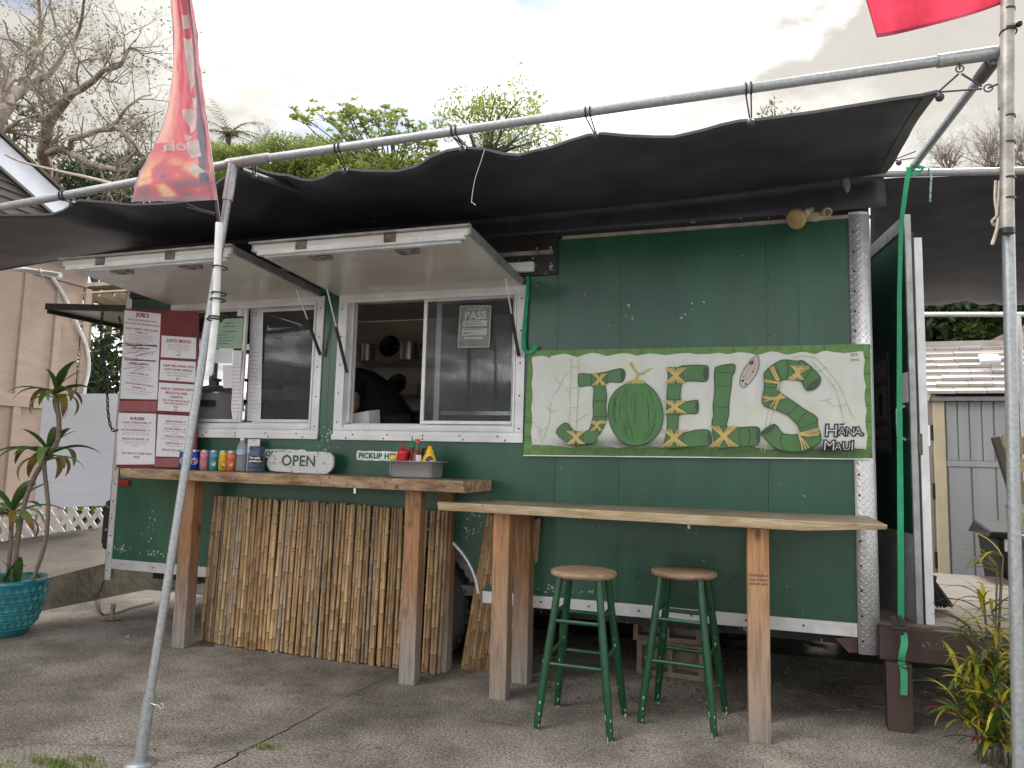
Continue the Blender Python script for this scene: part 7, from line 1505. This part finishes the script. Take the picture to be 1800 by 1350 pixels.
# ratchet strap
m_ = MB(); m_.strip([W(1598, 294, -.03), W(1591, 340, -.035), W(1584, 395, -.04), W(1581, 520, -.05), W(1581, 700, -.06), W(1583, 900, -.065), W(1584, 1088, -.07)], [.026, .024, .022, .022, .026, .030, .030], (.15, -1, 0)); o = thing('ratchet_strap', 'long green ratchet strap hanging in front of the ajar trailer door', 'strap', W(1585, 1220, -.08)); m_.build('webbing', GSTRAP, o)
m_ = MB(); m_.strip(catmull([W(1588, 1112, -.085), W(1590, 1130, -.10), W(1586, 1150, -.105), W(1585, 1165, -.09), W(1589, 1182, -.095), W(1589, 1222, -.10)], 4), .032, (.1, -1, .1)); m_.build('loose_tail', mat('green_webbing_light', (.05, .38, .19), .6), o)
q = W(1580, 1100, -.09); m_ = MB(); m_.bar(q+Vector((-.03, 0, .045)), q+Vector((.01, 0, -.045)), .012, .03); m_.bar(q+Vector((.0, -.012, .05)), q+Vector((.035, -.012, -.02)), .010, .022); m_.tube([q+Vector((-.03, -.01, -.01)), q+Vector((.035, -.01, -.01))], .010, 8); m_.build('ratchet', mat('black_steel', (.05, .05, .05), .4, .6), o, bevel=.003); q = W(1587, 1167, -.1); m_ = MB(); m_.tube([q+Vector((-.025, -.01, .02)), q+Vector((.022, -.012, .006)), q+Vector((-.02, -.012, -.008)), q+Vector((.025, -.01, -.022))], .004, 5); m_.build('hook', mat('black_steel', (.05, .05, .05), .4, .6), o)
m_ = MB(); m_.strip([W(1600, 290, -.025), W(1624, 296, -.025), W(1607, 306, -.022), W(1598, 296, -.026)], .03, (0, -1, .3)); m_.build('wrap', GSTRAP, o)
# broom
bp_ = W(1640, 1020, .55); o = thing('broom', 'black push broom standing on its bristles behind the trailer door', 'broom', (bp_.x, .55, zd)); r = random.Random(2)
a0, a1, b0, b1 = W(1628, 1012, .5), W(1640, 1018, .5), W(1632, 1062, .5), W(1672, 1063, .5); m_ = MB()
for k in range(240):
    t, e = r.random(), r.uniform(-.05, .05); p = a0.lerp(a1, t)+Vector((0, e, 0)); q = b0.lerp(b1, t+r.uniform(-.05, .05))+Vector((0, e*1.6, r.uniform(-.01, .01))); q.z = max(q.z, zd+.014); m_.tube([p, q], .003, 3, cap=False)
m_.build('bristles', BLACK, o, kind='stuff'); MB().bar(a0+Vector((-.02, 0, .01)), a1+Vector((.005, 0, .01)), .13, .03).build('head', BLACK, o, bevel=.004); MB().tube([a0+Vector((.0, 0, .02)), a0+Vector((-.10, .06, .55)), a0+Vector((-.19, .12, 1.05))], .011, 8).build('handle', WHITE_PVC, o)
# shed
SY = 4.4
sh_ = thing('shed', 'grey resin garden shed with taupe shingle roof and tan corner trim', 'shed', (2.6, SY, 0))
SG = mat('shed_grey', (.30, .30, .315), .5, 0, .06, 8, bump=.15, bs=40, st=(1, 1, .1)); TAN = mat('shed_tan', (.50, .42, .28), .55, 0, .08, 5); SHG = mat('shingle', (.33, .295, .275), .6, 0, .12, 5, rndv=.12); DOORB = mat('shed_door', (.20, .16, .145), .5, 0, .1, 5)
xc = W(1663, 800, SY).x; ze = W(1668, 700, SY).z; zr = W(1630, 612, SY+.9).z; XE = xc+3.2
MB().box((xc, SY+.03, -.05), (XE, SY+1.9, ze)).build('wall', SG, sh_)
zmid = W(1700, 816, SY).z; pxs = [1678, 1703, 1727, 1751, 1775, 1800, 1824, 1848]
zb0 = .1
m_ = None
for i, (u0, u1) in enumerate(((1666, 1685), (1687, 1706), (1708, 1728), (1730, 1749), (1752, 1771), (1774, 1794), (1797, 1817), (1820, 1842))):
    a, b = W(u0, 800, SY), W(u1, 800, SY); MB().box((a.x, SY+.012, zmid+.035), (b.x, SY+.0295, ze-.03)).build('panel', SG, sh_, bevel=.006)
for u0, u1 in ((1667, 1706), (1709, 1749), (1752, 1794), (1797, 1842)):
    a, b = W(u0, 800, SY), W(u1, 800, SY); MB().box((a.x, SY+.012, zb0), (b.x, SY+.0295, zmid-.03)).build('panel', SG, sh_, bevel=.006)
MB().box((xc, SY+.004, zmid-.028), (XE, SY+.029, zmid+.033)).build('belt_rail', SG, sh_, bevel=.004)
# corner trim and gable end with door (faces left)
MB().box((xc-.10, SY-.01, -.05), (xc-.002, SY+.06, ze+.02)).build('corner_trim', TAN, sh_, bevel=.006)
gx0 = W(1615, 800, SY+.5).x
MB().hexa([(xc-.28, SY+.5, -.05), (xc-.1, SY+.06, -.05), (xc-.06, SY+.10, -.05), (xc-.24, SY+.54, -.05), (xc-.28, SY+.5, ze+.05), (xc-.1, SY+.06, ze+.0), (xc-.06, SY+.10, ze), (xc-.24, SY+.54, ze+.05)]).build('door', DOORB, sh_)
a = Vector((xc-.28, SY+.5, 0)); b = Vector((xc-.1, SY+.06, 0)); nd = Vector(((b-a).y, -(b-a).x, 0)).normalized()
if nd.y > 0: nd = -nd
def gp(t, z, e=0.0): return a.lerp(b, t)+Vector((0, 0, z))+nd*e
for t0, t1, z0, z1, mt in ((.30, .55, 1.52, 1.74, PAPER), (.62, .9, 1.52, 1.74, PAPER)): MB().hexa([gp(t0, z0, .004), gp(t1, z0, .004), gp(t1, z0, -.002), gp(t0, z0, -.002), gp(t0, z1, .004), gp(t1, z1, .004), gp(t1, z1, -.002), gp(t0, z1, -.002)]).build('door_pane', mt, sh_)
for t0 in (.02, .38, .70): MB().hexa([gp(t0, .1, .006), gp(t0+.26, .1, .006), gp(t0+.26, .1, 0), gp(t0, .1, 0), gp(t0, 1.42, .006), gp(t0+.26, 1.42, .006), gp(t0+.26, 1.42, 0), gp(t0, 1.42, 0)]).build('door_plank', DOORB, sh_)
for z in (.35, 1.05, 1.66): MB().bar(gp(1.0, z-.08, .01), gp(1.0, z+.08, .01), .03, .03).build('hinge', BLACK, sh_)
m_ = MB(); m_.hexa([gp(-1.2, ze+.05, .02), gp(1.0, ze-.02, .02), gp(1.0, ze-.02, -.02), gp(-1.2, ze+.05, -.02), gp(-1.6, zr+.1, .02), gp(-.6, zr-.06, .02), gp(-.6, zr-.06, -.02), gp(-1.6, zr+.1, -.02)]); m_.build('gable', TAN, sh_)
MB().bar(gp(1.12, ze+.0, .03), gp(-.9, zr-.0, .03), .06, .08).build('gable_trim', TAN, sh_)
MB().box((xc-.12, SY-.05, ze-.03), (XE, SY+.03, ze+.012)).build('gutter', mat('eave_grey', (.20, .19, .19), .5), sh_)
ncr = 8; y0s, y1s = SY-.08, SY+.95
r = random.Random(5)
for i in range(ncr):
    t0, t1 = i/ncr, (i+1)/ncr; ya, yb2 = y0s+(y1s-y0s)*t0, y0s+(y1s-y0s)*t1+.02; za, zb2 = ze+.02+(zr-ze)*t0, ze+.02+(zr-ze)*t1+.012
    xl = xc-.16-.42*t0+0.0; x = xl-(i % 2)*.05
    while x < XE:
        w = r.uniform(.19, .30); dz = r.uniform(0, .012); x2 = x+w-.006
        MB().hexa([(max(x, xl), ya, za+.012+dz), (x2, ya, za+.012+dz), (x2, yb2, zb2-.004), (max(x, xl), yb2, zb2-.004), (max(x, xl), ya, za+.042+dz), (x2, ya, za+.042+dz), (x2, yb2, zb2+.012), (max(x, xl), yb2, zb2+.012)]).build('shingle', SHG, sh_); x += w
MB().bar((xc-.6, y1s, zr+.045), (XE, y1s, zr+.045), .12, .06).build('ridge_cap', SHG, sh_)
MB().hexa([(xc-.6, y1s, zr), (XE, y1s, zr), (XE, SY+1.95, ze), (xc-.12, SY+1.95, ze), (xc-.6, y1s, zr+.03), (XE, y1s, zr+.03), (XE, SY+1.95, ze+.03), (xc-.12, SY+1.95, ze+.03)]).build('rear_roof', SHG, sh_)
s0, s1, s2, s3 = [W(u, v, SY+.55) for u, v in ((1718, 640), (1748, 639), (1760, 625), (1722, 624))]; nrm = Vector((0, -(zr-ze), (y1s-y0s))).normalized()
m_ = MB(); k = (y1s-y0s); slope = (zr-ze)/k
def onroof(u, v):
    r_ = ray(u, v); A_ = CAMP.z+r_.z*0; t = (ze+.075+(CAMP.y*-1+0)*0 + slope*(CAMP.y-y0s) - CAMP.z)/(r_.z-slope*r_.y); return CAMP+r_*t
q = [onroof(u, v) for u, v in ((1724, 638), (1760, 637), (1754, 626), (1719, 626))]; m_.prism([p+nrm*.03 for p in q], -nrm*.05); m_.build('skylight', WHITE, sh_, bevel=.008)
# eave of a building behind it
o = thing('building', 'pale gabled roof edge rising behind the shed at the far right', 'building', (W(1790, 620, 7).x, 7, 0)); a, b = W(1742, 613, 7), W(1830, 575, 7); MB().bar(a, b, .3, .10, (0, 0, 1)).build('barge_board', CREAM, o); MB().bar(a+Vector((0, .1, .09)), b+Vector((0, .1, .09)), .6, .05, (0, 0, 1)).build('roof', mat('tile_edge', (.28, .2, .16), .8), o); MB().prism([a+Vector((0, .1, -.05)), b+Vector((0, .1, -.05)), Vector((b.x, 7.1, -.05)), Vector((a.x, 7.1, -.05))], (0, .1, 0)).build('wall', CREAM, o)
# wheelie bin
BY_ = 2.35; a, b = W(1745, 960, BY_), W(1800, 1030, BY_); cx_ = W(1803, 960, BY_).x; zl = W(1750, 930, BY_).z; o = thing('rubbish_bin', 'black plastic wheelie bin by the shed, partly behind the right post', 'bin', (cx_, BY_, 0))
m_ = MB(); m_.hexa([(cx_-.17, BY_-.18, .0), (cx_+.27, BY_-.18, .0), (cx_+.27, BY_+.25, .0), (cx_-.17, BY_+.25, .0), (cx_-.24, BY_-.25, zl-.05), (cx_+.34, BY_-.25, zl-.05), (cx_+.34, BY_+.32, zl-.05), (cx_-.24, BY_+.32, zl-.05)]); m_.build('body', BLACK, o, bevel=.02)
m_ = MB(); m_.hexa([(cx_-.33, BY_-.30, zl-.048), (cx_+.38, BY_-.30, zl-.048), (cx_+.38, BY_+.34, zl-.048), (cx_-.30, BY_+.34, zl-.048), (cx_-.29, BY_-.27, zl+.0), (cx_+.34, BY_-.27, zl+.0), (cx_+.34, BY_+.32, zl+.05), (cx_-.26, BY_+.32, zl+.05)]); m_.build('lid', mat('matte_black', (.012, .012, .013), .75, spec=.2), o, bevel=.015)
q = W(1775, 958, BY_-.26); MB().box((q.x-.03, BY_-.252, q.z-.05), (q.x+.08, BY_-.245, q.z+.04)).build('sticker', PAPER, o)
for s in (-.1, .2): MB().lathe([(.09, -.02), (.1, -.015), (.1, .015), (.09, .02)], 18, (cx_+s, BY_+.28, .1), True, RX).build('wheel', RUBBER, o)
# tall wooden chair
CYH = 1.75; WPC = wood_mat('chair_timber', (.20, .15, .10), (.42, .33, .22), 2, .6); o = thing('wooden_chair', 'tall slatted wooden patio chair half behind the right post', 'chair', (W(1800, 900, CYH).x, CYH, 0))
a, b = W(1749, 768, CYH), W(1773, 858, CYH); c = W(1830, 858, CYH)
MB().bar(a, b+Vector((.04, 0, -.1)), .07, .04).build('back_post', mat('chair_dark', (.10, .07, .05), .6), o); m_ = MB(); q = [W(u, v, CYH+.03) for u, v in ((1755, 770), (1762, 764), (1768, 764), (1780, 770), (1800, 768), (1812, 790), (1812, 800), (1770, 795))]; m_.prism(q, (0, .03, 0)); m_.build('top_rail', WPC, o)
for k, (v0, v1) in enumerate(((805, 832), (845, 872), (885, 915))): p0, p1 = W(1768, v0, CYH+.04), W(1850, v1, CYH+.04); MB().box((p0.x, CYH+.02, p1.z), (p1.x, CYH+.045, p0.z)).build('back_slat', wood_mat('pale_slat', (.40, .29, .17), (.62, .48, .30), 0, .6) if k != 1 else WPC, o)
x0, x1 = W(1785, 900, CYH).x, W(1850, 900, CYH).x; zs = W(1800, 940, CYH).z; MB().box((x0, CYH-.45, zs-.03), (x1+.2, CYH+.03, zs)).build('seat', WPC, o)
for x in (x0+.02, x1+.15):
    for y in (CYH-.42, CYH): MB().box((x, y, 0), (x+.05, y+.05, zs-.031)).build('leg', WPC, o)
# croton
cr_ = thing('croton_plant', 'narrow-leaved yellow green croton with a few red leaves at the lower right', 'plant', (W(1745, 1340, -.35).x, -.35, 0))
CL = [mat('croton_lime', (.20, .24, .02), .4, 0, .3, 8, transl=.3), mat('croton_yellow', (.42, .36, .03), .4, 0, .25, 8, transl=.3), mat('croton_green', (.05, .10, .016), .4, 0, .3, 8, transl=.3), mat('croton_red', (.16, .018, .025), .35, 0, .3, 8, transl=.3)]
def leafmesh(L_, w, droop, mt, up0):
    m_ = MB(); rows = []; d = up0; x = z = 0.0; 
    for i in range(8):
        t = i/7; ww = w*(.35+.65*sin(pi*min(1, .12+t*.95)))*(1 if i < 7 else .05); rows.append([(x, -ww/2, z+ww*.18), (x, 0, z), (x, ww/2, z+ww*.18)]); x += cos(d)*L_/7; z += sin(d)*L_/7; d -= droop/7
    m_.grid(rows); me = bpy.data.meshes.new('leaf'); me.from_pydata(m_.v, [], m_.f); me.materials.append(mt); me.polygons.foreach_set('use_smooth', [True]*len(m_.f)); me.update(); return me
r = random.Random(31)
lms = [leafmesh(r.uniform(.15, .27), r.uniform(.013, .024), r.uniform(.8, 2.2), CL[k], r.uniform(.3, 1.1)) for k in (0, 0, 0, 1, 1, 1, 2, 2, 2, 3)]
def addleaf(parent, me, p, az, roll=0.0, sc=1.0, name='leaf', tilt=0.0):
    o = bpy.data.objects.new(name, me); COL.objects.link(o); o.parent = parent; o.location = Vector(p)-parent.location; o.rotation_euler = (roll, tilt, az); o.scale = (sc,)*3; return o
stems = [(1700, 1130, -.35), (1690, 1090, -.3), (1730, 1060, -.3), (1715, 1040, -.25), (1670, 1170, -.4), (1700, 1190, -.45), (1740, 1110, -.4), (1735, 1170, -.45), (1670, 1230, -.45), (1710, 1250, -.5), (1745, 1230, -.5), (1725, 1290, -.5), (1775, 1120, -.3), (1800, 1180, -.4), (1790, 1050, -.25), (1705, 1215, -.5), (1690, 1150, -.35), (1755, 1290, -.52)]
stm = MB(); b0 = Vector(cr_.location)
for u, v, y in stems:
    t = W(u+14, v+14, y); bb = b0+Vector((r.uniform(-.08, .08), r.uniform(-.05, .08), 0)); stm.tube(catmull([bb, bb.lerp(t, .5)+Vector((.03, 0, .02)), t], 4), .006, 5)
    for k in range(14):
        f = 1-.5*r.random()**1.6; p = bb.lerp(t, f); me = r.choice(lms); addleaf(cr_, me, p, r.uniform(0, 6.28), r.uniform(-.3, .3), r.uniform(.75, 1.15), tilt=r.uniform(-.35, .25))
for u, v in ((1728, 985), (1738, 968), (1735, 1000)):
    p = W(u+25, v+12, -.2); stm.tube([b0, p], .005, 5)
    for k in range(4): addleaf(cr_, r.choice(lms[:6]), p, pi+r.uniform(-.7, .7), 0, 1.1, tilt=r.uniform(-.1, .25))
stm.build('stem', mat('plant_stem', (.10, .08, .05), .7), cr_)

# ================================================================== LEFT SIDE: POT, DRACAENA, BLACK SPEAKER, STAKE
PYp = -.42; pc = W(5, 1120, PYp); Rt = (W(83, 1022, PYp).x-pc.x)*.70; zr_ = W(40, 1018, PYp).z
POT = mat('glazed_pot', (.006, .11, .15), .16, 0, .35, 5, col2=(.014, .24, .29), coat=.5, bump=.1, bs=30)
po = thing('plant_pot', 'big teal glazed pot with raised scroll pattern at the left', 'pot', (pc.x, PYp, 0))
prof = [(.0001, 0), (Rt*.55, 0), (Rt*.60, .02), (Rt*.78, zr_*.25), (Rt*.90, zr_*.52), (Rt*.955, zr_*.80), (Rt*.965, zr_*.9), (Rt, zr_*.93), (Rt*1.0, zr_), (Rt*.93, zr_+.004), (Rt*.90, zr_-.03), (Rt*.88, zr_-.07), (.0001, zr_-.07)]
MB().lathe(prof, 48, (pc.x, PYp, 0)).build('body', POT, po)
def potr(z):
    for (r0, z0), (r1, z1) in zip(prof[1:9], prof[2:9]):
        if z0 <= z <= z1: return r0+(r1-r0)*(z-z0)/(z1-z0+1e-9)
    return Rt
m_ = MB(); CXY = Vector((pc.x, PYp, 0))
def pp(a, z, e=.002): R2 = potr(z)+e; return CXY+Vector((R2*cos(a), R2*sin(a), z))
nfl = 30
for row, z in enumerate((zr_*.84, zr_*.68, zr_*.52, zr_*.37, zr_*.23)):
    h = zr_*.072
    for k in range(nfl):
        a0 = (k+.5*(row % 2))*2*pi/nfl
        for q in (-2, -1, 0, 1, 2):
            an = q*.55; m_.tube([pp(a0, z-h*.7), pp(a0+sin(an)*.055, z-h*.7+cos(an)*h*.8), pp(a0+sin(an)*.085, z-h*.7+cos(an)*h*1.5)], [.0016, .0035, .0015], 4, cap=False)
        m_.tube([pp(a0+pi/nfl+.06*sin(t_)*t_*.22, z-.0+h*.6*cos(t_)*t_*.22) for t_ in [i*.6 for i in range(8)]], .002, 4, cap=False)
    zz = z-h*1.15
    if zz > .03: m_.tube([pp(i*2*pi/48, zz) for i in range(49)], .0022, 4, cap=False)
m_.build('relief', mat('pot_relief', (.10, .36, .38), .3, 0, .3, 12), po, kind='stuff')
MB().lathe([(Rt*.885, zr_-.066), (Rt*.5, zr_-.055), (.0001, zr_-.05)], 24, (pc.x, PYp, 0)).build('soil', SOIL, po)
dr = thing('dracaena', 'lanky potted dracaena with drooping browned leaf heads on bare canes', 'plant', (pc.x, PYp, zr_-.06))
CANE = mat('cane', (.20, .165, .13), .8, 0, .3, 20, bump=.4, bs=40, st=(1, 1, 6))
DL = [mat('dracaena_green', (.06, .13, .03), .4, 0, .3, 5, transl=.25), mat('dracaena_pale', (.17, .25, .07), .4, 0, .3, 5, transl=.3), mat('dracaena_yellow', (.34, .30, .05), .45, 0, .3, 8, col2=(.20, .12, .03), transl=.3), mat('dracaena_brown', (.20, .10, .045), .7, 0, .4, 8)]
def dzp(x, y, yy=PYp): return W(x/3.97, 620+y/3.97, yy)
canes = [([dzp(120, 1345), dzp(165, 1080), dzp(225, 900), dzp(310, 750), dzp(350, 690), dzp(400, 620), dzp(412, 500), dzp(400, 380), dzp(390, 300)], .015), ([dzp(310, 1345), dzp(335, 1100), dzp(325, 950), dzp(308, 790), dzp(320, 730)], .013), ([dzp(75, 1345), dzp(78, 1200), dzp(85, 1120)], .014)]
zsoil = zr_-.07
for pts, rd in canes:
    p0 = Vector(pts[0]); bs_ = Vector((p0.x, p0.y, zsoil)); 
    if abs(bs_.x-pc.x) > Rt*.8: bs_.x = pc.x+Rt*.8*(1 if bs_.x > pc.x else -1)
    cp = catmull([bs_]+pts, 4); m_ = MB(); m_.tube(cp, [rd*(1+.08*(i % 2)) for i in range(len(cp))], 8); m_.build('stem', CANE, dr)
def dleaf(L_, w, droop, up0, mt, tip=None):
    m_ = MB(); rows = []; d = up0; x = z = 0.0; n = 10
    for i in range(n+1):
        t = i/n; ww = 1.4*w*(sin(pi*min(1, .10+t*.9))**.7)*(1 if i < n else .03); rows.append([(x, -ww/2, z+ww*.16), (x, 0, z), (x, ww/2, z+ww*.16)]); x += cos(d)*L_/n; z += sin(d)*L_/n; d -= droop/n*(1+t)
    m_.grid(rows); me = bpy.data.meshes.new('leaf'); me.from_pydata(m_.v, [], m_.f); me.materials.append(mt); me.materials.append(tip or mt); me.polygons.foreach_set('material_index', [1 if (k//2) >= n-3 and tip else 0 for k in range(len(m_.f))]); me.polygons.foreach_set('use_smooth', [True]*len(m_.f)); me.update(); return me
r = random.Random(17)
dm = [dleaf(.29, .036, 1.0, .6, DL[0]), dleaf(.28, .038, 1.3, .45, DL[1], DL[3]), dleaf(.26, .036, 2.0, .35, DL[2], DL[3]), dleaf(.26, .040, .6, 1.1, DL[0]), dleaf(.24, .034, 2.2, -.2, DL[1], DL[3]), dleaf(.30, .036, 1.5, .55, DL[1])]
for (x, y), n, sc in (((388, 285), 17, 1.0), ((335, 715), 17, 1.12), ((82, 1120), 17, 1.15)):
    p = dzp(x, y)
    for k in range(n):
        f = k/n; me = dm[3] if f < .2 else r.choice(dm[:3]+dm[5:]) if f < .75 else r.choice([dm[1], dm[2], dm[4]]); addleaf(dr, me, p+Vector((0, 0, .03-.075*f)), k*2.4+r.uniform(-.3, .3), r.uniform(-.25, .25), sc*r.uniform(.8, 1.15))
for k in range(9): addleaf(dr, r.choice([dm[0], dm[3], dm[1]]), (pc.x+r.uniform(-.05, .13), PYp+r.uniform(-.08, .04), zr_-.055), r.uniform(0, 6.3), 0, r.uniform(.8, 1.1), tilt=-.3)
# black speaker box on the drive
q = W(185, 965, .28); o = thing('loudspeaker', 'black loudspeaker with a pale blue badge standing on the drive behind the trailer corner', 'speaker', q); a, b = W(176, 962, .28), W(212, 880, .28)
MB().box((a.x, .28, a.z-.02), (b.x, .56, b.z)).build('cabinet', mat('speaker_black', (.012, .013, .02), .45), o, bevel=.03); m_ = MB(); c = W(186.5, 931, .279); 
m_.lathe([(.02, 0), (.012, .001)], 14, c, False, RX); m_.build('badge', mat('badge_blue', (.25, .42, .62), .4), o); MB().tube([W(179, 892, .276), W(186, 888, .274), W(193, 893, .276)], .005, 5).build('trim', mat('grey_trim', (.3, .3, .33), .5), o); MB().box((a.x+.01, .278, a.z+.03), (b.x-.01, .2795, b.z-.06)).build('grille', mat('speaker_grille', (.02, .02, .028), .7, bump=.5, bs=150), o)
# ground stake with chain
g0 = G(196, 1090); o = thing('ground_anchor', 'rusty plate with a short upright pipe stub on the concrete at the left', 'anchor', g0); m_ = MB(); m_.prism([g0+Vector((cos(a)*.065*(1+.2*sin(3*a)), sin(a)*.05, .004)) for a in [k*2*pi/14 for k in range(14)]], (0, 0, .005)); m_.build('plate', mat('rust', (.19, .085, .045), .85, 0, .5, 20), o); MB().tube([g0+Vector((0, 0, .009)), g0+Vector((.004, .004, .12))], .016, 10).build('pipe_stub', mat('rusty_pipe', (.28, .24, .22), .6, .3, .4, 20), o)
chain([W(183, 1022, .06), G(176, 1052)+Vector((0, 0, .06)), G(177, 1079)+Vector((0, 0, .008)), G(200, 1081)+Vector((0, 0, .008)), G(235, 1070)+Vector((0, 0, .008)), G(268, 1062)+Vector((0, 0, .008))], 'chain', 'thin chain trailing from the trailer corner past the rusty ground anchor', .0028, .026)
m_ = MB(); c = G(225, 1121); m_.ball(c+Vector((0, 0, .008)), .016, 8, 5, (1.2, .8, .8)); o = m_.build('stone', mat('pale_stone', (.28, .26, .23), .9)); tag(o, 'small pale stone on the concrete near the first counter post', 'stone')
m_ = MB(); m_.tube([G(364, 1135)+Vector((cos(a)*.05, sin(a)*.02, .01)) for a in [k*pi/6 for k in range(1, 13)]], .006, 5); o = m_.build('cable_loop', mat('rusty_wire', (.09, .05, .035), .8)); tag(o, 'rusty wire loop at the foot of the bamboo screen', 'wire')
# cinder blocks and jack under the trailer
CB = mat('cinder_block', (.20, .165, .13), .95, 0, .3, 10, bump=.6, bs=40)
def cinder(c, rz, lab, sz=(.40, .19, .19)):
    lx, ly, lz = sz; o = thing('cinder_block', lab, 'block', c, 'cinder blocks stacked under the trailer', rz); Lc_ = Vector(c)
    m_ = MB(); w = .03
    m_.box((-lx/2, -ly/2, 0), (lx/2, ly/2, w)); m_.box((-lx/2, -ly/2, lz-w), (lx/2, ly/2, lz))
    for x in (-lx/2, -w/2, lx/2-w): m_.box((x, -ly/2, w), (x+w, ly/2, lz-w))
    m_.box((-lx/2+w, -.012, w), (-w/2, .012, lz-w)); m_.box((w/2, -.012, w), (lx/2-w, .012, lz-w)); m_.build('block', CB, o, local=True); return o
b1 = W(1172, 1140, .42); cinder((b1.x, .47, .205), rad(3), 'hollow cinder block at the top of the stack behind the right stool'); cinder((b1.x+.03, .47, .004), rad(-4), 'cinder block at the bottom of the stack behind the right stool', (.40, .19, .20))
j = G(978, 1155); o = thing('stabiliser_jack', 'thin steel stabiliser jack standing in the dark under the trailer', 'jack', j); MB().tube([W(972, 1088, j.y), j+Vector((-.07, 0, .005))], .006, 6).tube([W(985, 1088, j.y), j+Vector((.02, 0, .005))], .006, 6).build('leg', GALV, o); MB().box((j.x-.10, j.y-.03, .0015), (j.x+.05, j.y+.03, .006)).build('foot', GALV, o)
# low woodland closing the view behind everything
r = random.Random(77); m_ = MB()
for k in range(5200):
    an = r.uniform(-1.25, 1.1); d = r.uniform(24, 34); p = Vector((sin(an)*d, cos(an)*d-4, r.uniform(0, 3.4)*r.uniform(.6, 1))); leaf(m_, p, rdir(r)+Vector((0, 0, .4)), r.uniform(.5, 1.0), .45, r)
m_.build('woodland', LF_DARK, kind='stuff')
